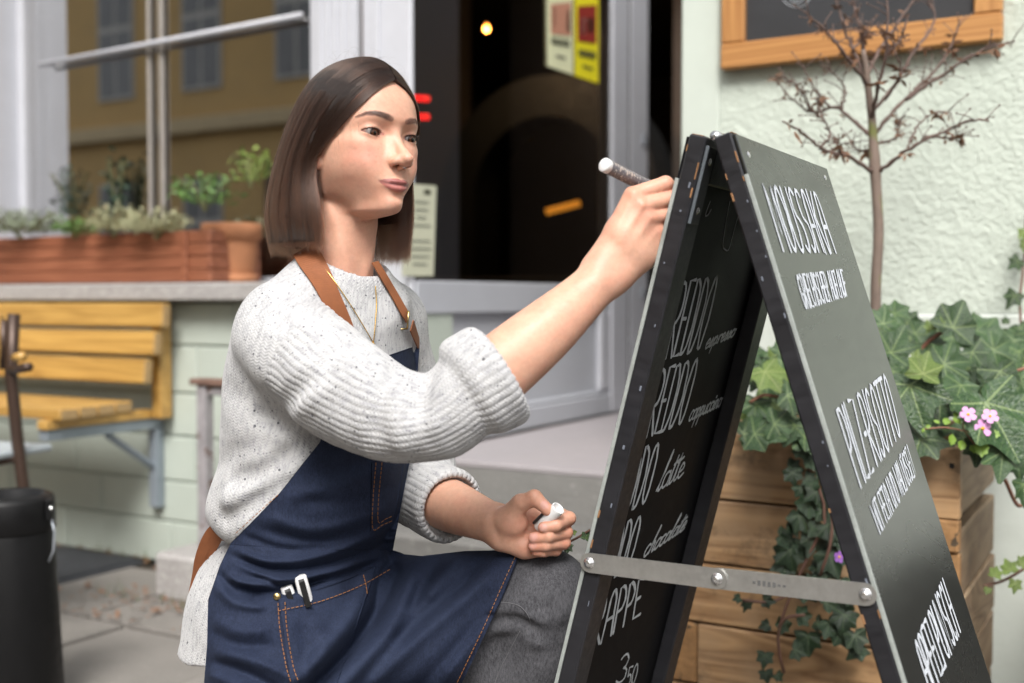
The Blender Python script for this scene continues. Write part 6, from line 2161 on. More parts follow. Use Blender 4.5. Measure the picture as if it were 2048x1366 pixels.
def build_hair(parent):
    # dense underlayer so no scalp shows, a closed shell just inside the strands
    vs, fs = [], []
    n, m_ = 26, 34
    ts = np.linspace(0.75, 8, m_)
    for side in (-1, 1):
        base = len(vs)
        for depth in (4.5, 8.5):
            for t in ts:
                c = skull_push(hair_at(t, n, side), 5.5)
                ctr = np.array([0, 0, 20.0])
                for q in c:
                    d = q - ctr
                    if q[2] < -20: d = np.array([q[0], q[1] + 20, 0.0])
                    d = d / np.linalg.norm(d)
                    s_ = q - d * depth
                    s_[2] = max(s_[2], (-141 if side < 0 else -104) + random.uniform(0, 5)) if q[2] < -100 else s_[2]
                    vs.append(tuple(s_))
        k = m_ * n
        for i in range(m_ - 1):
            for j in range(n - 1):
                a = base + i * n + j
                f1 = (a, a + 1, a + n + 1, a + n); f2 = (a + k, a + k + n, a + k + n + 1, a + k + 1)
                fs += [f1, f2] if side > 0 else [f1[::-1], f2[::-1]]
        for i in range(m_ - 1):
            a = base + i * n + n - 1
            fs.append((a, a + n, a + n + k, a + k))
        for j in range(n - 1):
            a = base + j
            fs.append((a, a + 1, a + 1 + k, a + k))
    hair = mesh_obj("hair", vs, fs, M_hair_under, parent, True, HMAT)
    # strands
    r = np.random.default_rng(11)
    curves, rads, tones = [], [], []
    NP = 22
    def strand(t, side, depth, wig, endz, fly=0.0):
        c = skull_push(hair_at(t, NP, side), 5.5)
        for _ in range(5): c[1:-1] = .25 * c[:-2] + .5 * c[1:-1] + .25 * c[2:]
        s = np.linspace(0, 1, NP)
        ctr = np.array([0, 0, 20.0])
        d = c - ctr
        low = sstep(10, -40, c[:, 2])[:, None]
        d2 = np.c_[c[:, 0], c[:, 1] + 20, 0 * s]
        d = d / np.linalg.norm(d, axis=1)[:, None] * (1 - low) + d2 / (np.linalg.norm(d2, axis=1)[:, None] + 1e-6) * low
        c = c - d * depth * (0.35 + .65 * sstep(0, .25, s))[:, None]
        ph = r.uniform(0, 6.28, 3)
        for a in range(3):
            c[:, a] += wig * (s ** 1.2) * (np.sin(s * r.uniform(3, 9) + ph[a]) + .4 * np.sin(s * 19 + ph[a] * 2))
        if t < 1.4:      # the front edge is uneven
            c[:, 1] += (1.4 - t) * 3.2 * sstep(-20, -110, c[:, 2]) * np.sin(ph[0] + s * 2.5) + (1.4 - t) * r.normal(0, 1.2) * sstep(0, -60, c[:, 2])
        # ends turn in a little
        c -= d * (3.5 * sstep(.80, 1.0, s) * r.uniform(.3, 1.4))[:, None]
        if fly:
            c += fly * (s ** 2)[:, None] * r.normal(0, 1, 3)
        # shorten or lengthen the end
        z0 = c[:, 2]
        c[:, 2] = np.where(z0 < -60, -60 + (z0 + 60) * (endz + 60) / (z0[-1] + 60), z0)
        return c
    # clumps give the hair its streaks
    for side in (-1, 1):
        clumps = [(r.uniform(0.0, 8.0), r.normal(0, 2.2), r.normal(0, 2.2)) for _ in range(150)]
        ctone = np.exp(r.normal(-.05, .60, len(clumps)))
        for k in range(7200):
            if r.random() < .7:
                ci = int(r.integers(len(clumps))); ct, cd, cz = clumps[ci]; tn = ctone[ci]
                t = ct + r.normal(0, .065); dp = abs(2.2 + cd + r.normal(0, 1.0))
            else:
                t = r.uniform(0, 8); dp = abs(r.normal(2.5, 2.4)); cz = 0; tn = 1.0
            if r.random() < .10: t = abs(r.normal(.35, .3)); dp = abs(r.normal(1.5, 2.0))     # a denser front edge
            t = float(np.clip(t, 0.0, 7.999))
            if r.random() < (.28 if side < 0 else .5) and t < 5: dp = r.uniform(6, 15)        # the inside of the curtain
            if t < .25: dp = abs(r.normal(1, 1))
            ez = -143 - (9 if side > 0 else 0) - .5 * t + cz * 1.3 + r.normal(0, 4.6) - (6 if r.random() < .05 else 0)
            curves.append(strand(t, side, dp, r.uniform(.2, 1.0), ez))
            rads.append(.080 if r.random() < .8 else .06); tones.append(tn)
    for k in range(260):      # flyaways
        side = r.choice((-1, 1)); t = float(r.uniform(0.3, 7.9))
        curves.append(strand(t, side, r.uniform(-2.0, 1.0), r.uniform(1, 2.6), -143 + r.normal(0, 10), r.uniform(1, 4)))
        rads.append(.055)
    # short loose hairs standing off the crown
    for k in range(70):
        t = float(r.uniform(.5, 6)); side = r.choice((-1, 1))
        c = hair_at(t, NP, side)
        p0 = c[int(r.integers(0, 4))]
        nrm = p0 - np.array([0, 0, 20.0]); nrm /= np.linalg.norm(nrm)
        tan = r.normal(0, 1, 3); tan -= nrm * (tan @ nrm); tan /= np.linalg.norm(tan)
        L = r.uniform(10, 32)
        s = np.linspace(0, 1, NP)[:, None]
        curves.append(p0 + nrm * (np.sin(s * 2.2) * L * .35) + tan * s * L)
        rads.append(.042)
    # wisps at the temple
    for k in range(40):
        c = hair_at(float(r.uniform(0, .3)), NP, -1)
        i = int(r.integers(7, 11))
        p0 = c[i]; s = np.linspace(0, 1, NP)[:, None]
        L = r.uniform(12, 34)
        curves.append(p0 + s * L * np.array([-.05, .22 + r.normal(0, .12), -.95]) + np.sin(s * 3) * r.normal(0, 1.5, 3))
        rads.append(.04)
    tones += [1.3] * (len(curves) - len(tones))
    P = np.concatenate(curves).astype(np.float32)
    hc = bpy.data.hair_curves.new("hair_strands")
    hc.add_curves([NP] * len(curves))
    hc.points.foreach_set("position", P.ravel())
    rad = (np.array(rads)[:, None] * np.interp(np.linspace(0, 1, NP), [0, .7, 1], [1, .95, .35])[None, :]).astype(np.float32).ravel()
    ra = hc.attributes.get("radius") or hc.attributes.new("radius", 'FLOAT', 'POINT')
    ra.data.foreach_set("value", rad)
    ta = hc.attributes.new("tone", 'FLOAT', 'CURVE')
    ta.data.foreach_set("value", np.array(tones, np.float32))
    hc.materials.append(M_hair)
    o = bpy.data.objects.new("hair_strands", hc)
    COL.objects.link(o)
    o.matrix_basis = HMAT
    o.parent = hair
    o.matrix_parent_inverse = chain_world(hair).inverted()
    return hair
# ------------------------------------------------------------------ arms, hands, torso
TH = R(52)                                # the trunk is turned this far to the right of the picture
TF = Vector((math.sin(TH), -math.cos(TH), 0))       # forward
TR = Vector((-math.cos(TH), -math.sin(TH), 0))      # her right
TROT = np.array(Matrix((TR, TF, Vector((0, 0, 1)))).transposed())
A3 = lambda px, py, Y: np.array(at(px, py, Y))

def fine(pts, rs, n=16):
    q = catmull(np.c_[np.array(pts), np.array(rs)], n)
    return [p[:3] for p in q], list(q[:, 3])
def flat_limb(F, pts, rs, wid, dirs, k_in, k):
    """two parallel chains side by side: an oval limb"""
    for s in (-1, 1):
        P_, R_ = fine([p + s * d * w for p, d, w in zip(pts, dirs, wid)], rs)
        F.chain(P_, R_, 0, k)

# right forearm and hand, back of the hand to us, fingers closed on the pen
RA = [A3(905, 818, 1.337), A3(990, 746, 1.345), A3(1095, 658, 1.362), A3(1165, 594, 1.378), A3(1210, 550, 1.388)]
def right_arm():
    F = Field((-.10, 1.26, .72), (.24, 1.50, 1.10), .0017)
    up = np.array(Vector((-.62, 0, .78)))             # across the limb in the picture
    flat_limb(F, RA, [.036, .034, .029, .0225, .0195], [.008, .008, .007, .0065, .0075], [up] * 5, .02, .02)
    W = RA[-1]
    # back of the hand
    mcp = {'i': A3(1266, 391, 1.392), 'm': A3(1284, 411, 1.388), 'r': A3(1301, 436, 1.391), 'p': A3(1312, 464, 1.400)}
    base = {'i': W + up * .015, 'm': W + up * .006, 'r': W - up * .004, 'p': W - up * .012}
    for q, r0, r1 in (('i', .0165, .0118), ('m', .0170, .0120), ('r', .0165, .0112), ('p', .0160, .0102)):
        b = base[q] + np.array([0, .004, 0]); m = mcp[q] + np.array([0, .006, 0])
        mid = (b + m) / 2 + np.array([.004, -.001, 0])
        F.chain([b, mid, m], [r0, (r0 + r1) / 2 + .001, r1], .008, .014)
    # palm side: thumb base and heel, away from us
    F.chain([A3(1222, 520, 1.402), A3(1252, 462, 1.418), A3(1280, 420, 1.428)], [.019, .021, .016], .01, .014)
    F.chain([A3(1240, 545, 1.400), A3(1290, 505, 1.412), A3(1312, 468, 1.412)], [.019, .018, .014], .01, .014)
    # fingers
    fin = {'i': [mcp['i'] + np.array([0, .004, 0]), A3(1331, 368, 1.402), A3(1352, 382, 1.432), A3(1338, 398, 1.452)],
           'm': [mcp['m'] + np.array([0, .004, 0]), A3(1342, 397, 1.402), A3(1352, 410, 1.432), A3(1330, 418, 1.450)],
           'r': [mcp['r'] + np.array([0, .004, 0]), A3(1346, 426, 1.406), A3(1346, 436, 1.436), A3(1320, 438, 1.448)],
           'p': [mcp['p'] + np.array([0, .002, 0]), A3(1344, 458, 1.412), A3(1338, 462, 1.438), A3(1312, 462, 1.446)]}
    rad = {'i': [.0112, .0098, .0086, .0078], 'm': [.0112, .0098, .0088, .0080], 'r': [.0106, .0092, .0084, .0076], 'p': [.0098, .0082, .0074, .0068]}
    for q in 'imrp':
        F.chain(fin[q], rad[q], .003, .0014)
    F.chain([A3(1262, 452, 1.432), A3(1302, 412, 1.450), A3(1330, 400, 1.462)], [.013, .0108, .009], .005, .004)   # thumb
    # knuckles, tendons, wrist bone
    for q in 'imr':
        F.puff(mcp[q] + np.array([0, -.006, .002]), .008, .0022)
    for q, a in (('i', .0012), ('m', .0015), ('r', .0012), ('p', .0009)):
        F.crease([base[q] * .55 + mcp[q] * .45 + np.array([0, -.012, 0]), mcp[q] + np.array([0, -.010, 0])], .0042, a)
    for q1, q2 in (('i', 'm'), ('m', 'r'), ('r', 'p')):
        c = (mcp[q1] + mcp[q2]) / 2 + np.array([.010, -.008, 0])
        F.puff(c, .006, -.0016)
    F.puff(A3(1194, 566, 1.366), .011, .0034)
    F.puff(A3(1230, 530, 1.370), .013, -.0010)
    F.puff(A3(1060, 690, 1.335), .04, .0015)
    return F, mcp, fin
RARM, R_MCP, R_FIN = right_arm()

# left forearm and hand: the palm half turned to us, fingers curled round the pen cap
LA = [A3(838, 985, 1.700), A3(900, 1015, 1.610), A3(950, 1036, 1.560), A3(990, 1053, 1.528)]
L_MCP = {'i': A3(1110, 1026, 1.548), 'm': A3(1112, 1052, 1.550), 'r': A3(1107, 1076, 1.545), 'p': A3(1095, 1094, 1.535)}
L_FIN = {'i': [L_MCP['i'], A3(1137, 1037, 1.508), A3(1112, 1050, 1.484), A3(1087, 1055, 1.481)],
         'm': [L_MCP['m'], A3(1131, 1065, 1.508), A3(1096, 1073, 1.484), A3(1067, 1076, 1.486)],
         'r': [L_MCP['r'], A3(1127, 1086, 1.508), A3(1092, 1090, 1.487), A3(1066, 1092, 1.489)],
         'p': [L_MCP['p'], A3(1112, 1100, 1.508), A3(1086, 1103, 1.494), A3(1072, 1103, 1.494)]}
L_THUMB = [A3(1012, 1040, 1.512), A3(1041, 1007, 1.497), A3(1069, 996, 1.488), A3(1092, 1016, 1.483)]
def left_arm():
    F = Field((-.16, 1.44, .54), (.10, 1.76, .72), .0017)
    F.chain(*fine(LA, [.036, .0335, .027, .0215]), 0, .02)
    F.chain(*fine([p + np.array([0, 0, .007]) for p in LA], [.032, .030, .024, .0195]), 0, .02)
    W = LA[-1]
    for q, off, r0, r1 in (('i', .012, .0150, .0115), ('m', .003, .0155, .0115), ('r', -.006, .0150, .0108), ('p', -.013, .0140, .0100)):
        b = W + np.array([.004, .006, off]); m = L_MCP[q]
        F.chain([b, (b + m) / 2 + np.array([0, .004, 0]), m], [r0, (r0 + r1) / 2, r1], .008, .012)
    F.ell(A3(1024, 1046, 1.508), (.021, .018, .019), .012)             # ball of the thumb
    F.chain([A3(1006, 1078, 1.520), A3(1050, 1092, 1.518), A3(1090, 1098, 1.520)], [.017, .016, .011], .008, .012)   # heel of the hand
    F.chain(L_THUMB, [.0165, .0122, .0102, .0084], .004, .008)
    F.ell(L_THUMB[3] + np.array([.003, -.001, -.003]), (.0078, .0074, .0078), .003)
    rad = {'i': [.0110, .0092, .0084, .0076], 'm': [.0110, .0092, .0084, .0076], 'r': [.0102, .0088, .0080, .0072], 'p': [.0092, .0078, .0070, .0064]}
    for q in 'imrp':
        F.chain(L_FIN[q], rad[q], .003, .0010)
    # creases at the wrist and the joints
    F.crease([A3(985, 1030, 1.505), A3(992, 1060, 1.500), A3(1000, 1085, 1.506)], .005, -.0012)
    F.crease([A3(1040, 1022, 1.490), A3(1058, 1016, 1.480)], .004, -.0010)
    F.crease([A3(1030, 1012, 1.486), A3(1040, 1024, 1.486)], .004, -.0010)
    F.puff(L_THUMB[2] + np.array([-.002, -.004, .006]), .007, .0016)
    for q in 'imr':
        F.puff(L_FIN[q][1] + np.array([.005, -.003, .002]), .007, .0014)
    F.puff(A3(978, 1037, 1.505), .010, .0016)
    return F
LARM = left_arm()

def tint_hand(V, fingers, nails, palm=None):
    C = np.tile(SKIN, (len(V), 1))
    def blend(w, c):
        nonlocal C
        C = C * (1 - w[:, None]) + np.asarray(c) * w[:, None]
    for j in fingers:
        for p in j:
            blend(.50 * np.exp(-(np.linalg.norm(V - p, axis=1) / .014) ** 2), (0.60, 0.25, 0.17))
    if palm is not None:
        blend(.35 * np.exp(-(np.linalg.norm(V - palm, axis=1) / .030) ** 2), (0.58, 0.26, 0.18))
    for c, n in nails:
        d = V - c
        e = d - np.outer(d @ n, n)
        blend(.75 * sstep(.0062, .0046, np.linalg.norm(e, axis=1)) * (np.linalg.norm(d, axis=1) < .011), (0.64, 0.36, 0.31))
    return C

def core_body():
    """trunk, upper arms and legs under the clothes"""
    F = Field((-.62, 1.20, .00), (.24, 2.06, 1.00), .012)
    F.ell(A3(655, 750, 1.580), (.110, .075, .13), .03, TROT)
    F.ell(A3(625, 960, 1.595), (.100, .07, .13), .06, TROT)
    F.ell(A3(590, 1150, 1.620), (.095, .07, .09), .05, TROT)
    F.chain([A3(600, 650, 1.50), A3(690, 620, 1.575), A3(765, 650, 1.65)], [.030, .045, .030], .02, .03)
    F.chain([A3(605, 712, 1.455), A3(680, 776, 1.40), A3(775, 832, 1.362), A3(872, 836, 1.342), A3(905, 818, 1.337)], [.032, .034, .034, .033, .034], .01, .02)
    F.chain([A3(770, 670, 1.67), A3(815, 840, 1.70), A3(838, 985, 1.70)], [.032, .038, .034], .02, .02)
    F.chain([A3(600, 1225, 1.70), A3(840, 1225, 1.62), A3(1075, 1195, 1.56)], [.060, .058, .045], .02, .03)
    F.chain([A3(1075, 1195, 1.56), np.array([.02, 1.57, .30]), np.array([0.0, 1.60, .09])], [.05, .045, .03], .02, .02)
    F.chain([A3(570, 1215, 1.585), np.array([-.29, 1.465, .09])], [.050, .042], .02, .03)
    F.chain([np.array([-.30, 1.46, .09]), np.array([-.44, 1.70, .07]), np.array([-.50, 1.80, .05])], [.05, .045, .03], .02, .02)
    return F

def build_body():
    Vs, Fs, Cs = [], [], []
    base = 0
    def put(V, F, C):
        nonlocal base
        Vs.append(V); Fs.append(F + base); Cs.append(C); base += len(V)
    V = (np.c_[warp(HV), np.ones(len(HV))] @ np.array(HMAT).T)[:, :3]
    put(V, HFc, tint_head(HV))
    V, F = RARM.mesh(); V = relax(V, F, 1, .3)
    put(V, F, tint_hand(V, [[R_MCP[q], R_FIN[q][1]] for q in 'imrp'], []))
    V, F = LARM.mesh(); V = relax(V, F, 1, .3)
    tocam = lambda p: (np.array([0, 0, CAMZ]) - p) / np.linalg.norm(np.array([0, 0, CAMZ]) - p)
    nails = [(A3(1090, 1008, 1.474), np.array(Vector((.1, -.8, .55)).normalized())),
             (A3(1083, 1055, 1.473), np.array(Vector((-.6, -.75, .1)).normalized())),
             (A3(1064, 1074, 1.478), np.array(Vector((-.65, -.7, .15)).normalized())),
             (A3(1064, 1090, 1.482), np.array(Vector((-.65, -.7, .0)).normalized()))]
    put(V, F, tint_hand(V, [[L_FIN[q][1], L_FIN[q][3]] for q in 'imrp'] + [[L_THUMB[2], L_THUMB[3]]], nails, A3(1050, 1045, 1.52)))
    V, F = core_body().mesh()
    put(V, F, np.tile(SKIN, (len(V), 1)))
    me = grown(np.vstack(Vs), np.vstack(Fs), "body")
    C = np.vstack(Cs)
    set_attr(me, "tint", np.c_[C, np.ones(len(C))], 'POINT', 'FLOAT_COLOR')
    me.materials.append(M_skin)
    o = link_mesh("body", me, PERSON)
    o["label"] = "face, neck, forearms and hands with light skin"
    return o
BODY = build_body()
build_eyes(BODY)
build_hair(PERSON)
# ------------------------------------------------------------------ sweater
SL_R = [A3(556, 672, 1.470), A3(605, 712, 1.435), A3(680, 772, 1.392), A3(775, 826, 1.355), A3(872, 832, 1.335), A3(940, 787, 1.338)]
SR_R = [.060, .068, .066, .057, .052, .053]
CU_R = [A3(930, 787, 1.337), A3(1006, 738, 1.347)]
SL_L = [A3(770, 655, 1.680), A3(800, 780, 1.700), A3(828, 900, 1.705), A3(842, 985, 1.690)]
SR_L = [.060, .060, .058, .055]
CU_L = [A3(846, 985, 1.675), A3(905, 1016, 1.606)]
NECK0, NECK1 = np.array(hp(0, -24, -196)), np.array(hp(0, -14, -166))
TORSO = [(A3(648, 745, 1.580), (.148, .106, .150)), (A3(632, 900, 1.590), (.142, .104, .150)), (A3(608, 1005, 1.600), (.140, .110, .080))]
def torso_into(F, k=.05):
    for c, r in TORSO:
        F.ell(c, r, k, TROT)
    F.chain([A3(572, 634, 1.480), A3(690, 603, 1.580), A3(775, 632, 1.670)], [.050, .060, .050], .02, .03)
    F.chain([A3(690, 620, 1.585), NECK0], [.085, .066], .02, .03)
def sweater_field():
    F = Field((-.56, 1.20, .40), (.07, 1.86, 1.02), .0040)
    torso_into(F)
    P_, R_ = fine(SL_R, SR_R, 18); F.chain(P_, R_, 0, .016)
    P_, R_ = fine(SL_L, SR_L, 14); F.chain(P_, R_, 0, .025)
    # hem hanging over the hips at the back
    F.chain([A3(560, 1090, 1.61), A3(535, 1215, 1.62), A3(520, 1330, 1.62)], [.085, .105, .118], .03, .02)
    # folds: grooves and ridges found on the surface through the photograph's pixels
    def fold(px, w, amp):
        pts = [F.hit(x, y) for x, y in px]
        pts = [p for p in pts if p is not None]
        if len(pts) > 1: F.crease(pts, w, amp)
    fold([(690, 690), (640, 745), (575, 800), (530, 835)], .013, -.010)
    fold([(720, 735), (665, 775), (600, 815)], .010, .007)
    fold([(545, 838), (590, 862), (650, 886)], .012, -.012)
    fold([(560, 700), (545, 770), (530, 830)], .016, -.006)
    fold([(800, 740), (765, 790), (750, 850)], .014, -.007)
    fold([(760, 730), (735, 790), (725, 850)], .012, .005)
    fold([(856, 748), (842, 775), (838, 810)], .018, -.016)
    fold([(880, 760), (868, 800), (866, 850)], .012, .006)
    fold([(800, 780), (790, 840), (800, 890)], .012, .006)
    fold([(480, 640), (520, 610), (600, 600)], .020, -.004)
    fold([(470, 960), (530, 945), (590, 900), (620, 880)], .012, -.009)
    fold([(455, 1000), (520, 975), (600, 930)], .012, .008)
    fold([(448, 1040), (500, 1010), (560, 965)], .010, -.010)
    fold([(440, 930), (470, 905), (520, 885)], .014, -.005)
    fold([(455, 780), (500, 800), (540, 830)], .016, -.004)
    fold([(560, 640), (610, 700), (650, 690)], .014, -.004)
    # cuffs: thick turned-back bands, open at the wrist side
    F.cyl(CU_R[0], CU_R[1], .0640, .0665, .014, .006)
    d = (CU_R[1] - CU_R[0]); d /= np.linalg.norm(d)
    F.cyl(CU_R[1] - d * .020, CU_R[1] + d * .06, .0490, .0530, .004, .008, True)
    F.cyl(CU_L[0], CU_L[1], .0540, .0560, .013, .006)
    e = (CU_L[1] - CU_L[0]); e /= np.linalg.norm(e)
    F.cyl(CU_L[1] - e * .018, CU_L[1] + e * .05, .0420, .0450, .004, .008, True)
    # collar, with the neck opening
    F.cyl(NECK0, NECK1, .0640, .0610, .006, .010)
    n = NECK1 - NECK0; n /= np.linalg.norm(n)
    F.cyl(NECK1 - n * .035, NECK1 + n * .05, .0560, .0565, .003, .004, True)
    # waist: drawn in by the apron string
    w = [A3(420, 1062, 1.60), A3(520, 1078, 1.50), A3(640, 1080, 1.46), A3(760, 1080, 1.55)]
    F.crease([A3(430, 1062, 1.64), A3(455, 1068, 1.57), A3(510, 1080, 1.51), A3(600, 1085, 1.465)], .016, -.016)
    F.puff(A3(450, 1018, 1.59), (.05, .05, .022), .012)
    # cut the hem off
    s = F.sl((-1, 0, 0), (1, 3, .62))
    x, y, z = F.xyz(s)
    P0 = A3(390, 1296, 1.62)
    cut = (P0[2] - .002) - z + 0.10 * (x - P0[0]) + 0 * y
    F.d[s] = np.maximum(F.d[s], cut)
    return F
SW = sweater_field()

def along(V, pts):
    """arc length and angle of V about a smooth polyline with a carried frame"""
    P = catmull(np.array(pts), 40)
    T = np.gradient(P, axis=0); T /= np.linalg.norm(T, axis=1)[:, None]
    A = np.zeros_like(T); a = np.cross(T[0], [0, 0, 1.0]); 
    if np.linalg.norm(a) < .1: a = np.cross(T[0], [1.0, 0, 0])
    a /= np.linalg.norm(a)
    for i in range(len(T)):
        a = a - T[i] * (a @ T[i]); a /= np.linalg.norm(a); A[i] = a
    L = np.r_[0, np.cumsum(np.linalg.norm(np.diff(P, axis=0), axis=1))]
    best = np.full(len(V), 1e9); s = np.zeros(len(V)); ang = np.zeros(len(V))
    for i in range(len(P) - 1):
        ab = P[i + 1] - P[i]
        t = np.clip((V - P[i]) @ ab / (ab @ ab), 0, 1)
        q = V - P[i] - t[:, None] * ab
        d = np.linalg.norm(q, axis=1)
        m = d < best
        fr = A[i] * (1 - t[m, None]) + A[i + 1] * t[m, None]
        tt = T[i] * (1 - t[m, None]) + T[i + 1] * t[m, None]
        bi = np.cross(tt, fr)
        ang[m] = np.arctan2(np.einsum('ij,ij->i', q[m], bi), np.einsum('ij,ij->i', q[m], fr))
        best[m] = d[m]; s[m] = L[i] + t[m] * (L[i + 1] - L[i])
    return s, ang, best

def knit_coords(V):
    n = len(V)
    ribs = np.zeros(n); run = np.zeros(n); reg = np.zeros(n, int)
    # trunk: ribs run up and down, round a leaning axis
    ax0, ax1 = A3(590, 1150, 1.615), A3(690, 600, 1.585)
    axd = ax1 - ax0
    t = np.clip((V - ax0) @ axd / (axd @ axd), -.5, 1.2)
    q = V - ax0 - t[:, None] * axd
    a = np.arctan2(q @ np.array(TR), q @ np.array(TF))
    ribs[:] = a / (2 * math.pi) * 124; run[:] = t * np.linalg.norm(axd)
    reg[:] = 0
    sR, aR, dR = along(V, SL_R); sL, aL, dL = along(V, SL_L)
    rR = np.interp(sR, np.linspace(0, sR.max(), len(SR_R)), SR_R)
    rL = np.interp(sL, np.linspace(0, sL.max(), len(SR_L)), SR_L)
    mR = (dR < rR * 1.22 + .004) & (sR > .075)
    mL = (dL < rL * 1.22 + .004) & (sL > .06)
    ribs[mR] = aR[mR] / (2 * math.pi) * 42; run[mR] = sR[mR]; reg[mR] = 1
    ribs[mL] = aL[mL] / (2 * math.pi) * 38; run[mL] = sL[mL]; reg[mL] = 2
    for (c0, c1), r, k, nr in ((CU_R, .0705, 3, 40), (CU_L, .060, 4, 36)):
        d = c1 - c0; L = np.linalg.norm(d); d = d / L
        s = (V - c0) @ d
        q = V - c0 - s[:, None] * d
        rad = np.linalg.norm(q, axis=1)
        m = (s > -.004) & (s < L + .006) & (rad < r) & (rad > .030)
        u1 = np.cross(d, [0, 0, 1.0]); u1 /= np.linalg.norm(u1); u2 = np.cross(d, u1)
        ribs[m] = np.arctan2(q[m] @ u2, q[m] @ u1) / (2 * math.pi) * nr; run[m] = s[m]; reg[m] = k
    d = NECK1 - NECK0; L = np.linalg.norm(d); d = d / L
    s = (V - NECK0) @ d
    q = V - NECK0 - s[:, None] * d
    m = (s > -.002) & (np.linalg.norm(q, axis=1) < .072)
    u1 = np.cross(d, [0, 1.0, 0]); u1 /= np.linalg.norm(u1); u2 = np.cross(d, u1)
    ribs[m] = np.arctan2(q[m] @ u2, q[m] @ u1) / (2 * math.pi) * 62; run[m] = s[m]; reg[m] = 5
    return ribs, run, reg

def knit_mat():
    m, nt, b = new_mat("speckled_knit")
    ri = N_(nt, "ShaderNodeAttribute", attribute_name="ribs").outputs["Fac"]
    ru = N_(nt, "ShaderNodeAttribute", attribute_name="run").outputs["Fac"]
    v, _ = coords(nt)
    # stitches: little v shapes along each rib
    fr = math_(nt, 'ABSOLUTE', math_(nt, 'SUBTRACT', math_(nt, 'FRACT', ri), .5))
    st = math_(nt, 'FRACT', math_(nt, 'ADD', math_(nt, 'MULTIPLY', ru, 250.0), math_(nt, 'MULTIPLY', fr, 1.5)))
    stitch = math_(nt, 'SINE', math_(nt, 'MULTIPLY', st, 3.14159))
    n1 = noise(nt, v, 9, 4, .6)
    fz = noise(nt, v, 330, 3, .7)
    base = ramp(nt, n1, [(.3, (.44, .44, .445)), (.7, (.54, .54, .54))])
    # heathered yarn: greyer streaks at random along the ribs
    gv = N_(nt, "ShaderNodeCombineXYZ")
    nt.links.new(math_(nt, 'MULTIPLY', ri, 1.3), gv.inputs[0]); nt.links.new(math_(nt, 'MULTIPLY', ru, 60.0), gv.inputs[1])
    hz = noise(nt, gv.outputs[0], 1.0, 3, .7)
    base = mixc(nt, ramp(nt, hz, [(.45, (0, 0, 0)), (.72, (.75, .75, .75))]), base, (.26, .26, .285))
    # dark flecks
    vo = N_(nt, "ShaderNodeTexVoronoi")
    vo.inputs["Scale"].default_value = 130.0
    nt.links.new(v, vo.inputs["Vector"])
    sep = N_(nt, "ShaderNodeSeparateColor")
    nt.links.new(vo.outputs["Color"], sep.inputs[0])
    dot = math_(nt, 'MULTIPLY', math_(nt, 'LESS_THAN', vo.outputs["Distance"], math_(nt, 'ADD', .08, math_(nt, 'MULTIPLY', sep.outputs[1], .16))), math_(nt, 'LESS_THAN', sep.outputs[0], .30))
    base = mixc(nt, math_(nt, 'MULTIPLY', dot, .85), base, (.045, .048, .06))
    vo2 = N_(nt, "ShaderNodeTexVoronoi")
    vo2.inputs["Scale"].default_value = 240.0
    nt.links.new(v, vo2.inputs["Vector"])
    sep2 = N_(nt, "ShaderNodeSeparateColor")
    nt.links.new(vo2.outputs["Color"], sep2.inputs[0])
    dot2 = math_(nt, 'MULTIPLY', math_(nt, 'LESS_THAN', vo2.outputs["Distance"], .33), math_(nt, 'LESS_THAN', sep2.outputs[0], .20))
    base = mixc(nt, math_(nt, 'MULTIPLY', dot2, .65), base, (.20, .20, .22))
    nt.links.new(base, b.inputs["Base Color"])
    b.inputs["Roughness"].default_value = .92
    b.inputs["Sheen Weight"].default_value = .25
    b.inputs["Specular IOR Level"].default_value = .2
    h = math_(nt, 'ADD', math_(nt, 'MULTIPLY', stitch, .8), math_(nt, 'MULTIPLY', fz, .5))
    nt.links.new(bump(nt, h, .42, .0016), b.inputs["Normal"])
    return m
M_knit = knit_mat()

def subdivide(V, F, attrs):
    """each quad into four, linear, then one smoothing pass on positions"""
    nV = len(V)
    E = np.vstack([F[:, [0, 1]], F[:, [1, 2]], F[:, [2, 3]], F[:, [3, 0]]])
    Es = np.sort(E, axis=1)
    key = Es[:, 0].astype(np.int64) * nV + Es[:, 1]
    uq, inv = np.unique(key, return_inverse=True)
    ea, eb = uq // nV, uq % nV
    mid = (V[ea] + V[eb]) / 2
    ctr = V[F].mean(axis=1)
    m = len(F)
    e0, e1, e2, e3 = inv[:m] + nV, inv[m:2 * m] + nV, inv[2 * m:3 * m] + nV, inv[3 * m:] + nV
    c = np.arange(m) + nV + len(uq)
    F2 = np.vstack([np.c_[F[:, 0], e0, c, e3], np.c_[e0, F[:, 1], e1, c], np.c_[c, e1, F[:, 2], e2], np.c_[e3, c, e2, F[:, 3]]])
    return np.vstack([V, mid, ctr]), F2

def normals(V, F):
    n = np.cross(V[F[:, 2]] - V[F[:, 0]], V[F[:, 3]] - V[F[:, 1]])
    out = np.zeros_like(V)
    for k in range(4):
        for a in range(3):
            out[:, a] += np.bincount(F[:, k], weights=n[:, a], minlength=len(V))
    return out / (np.linalg.norm(out, axis=1)[:, None] + 1e-12)

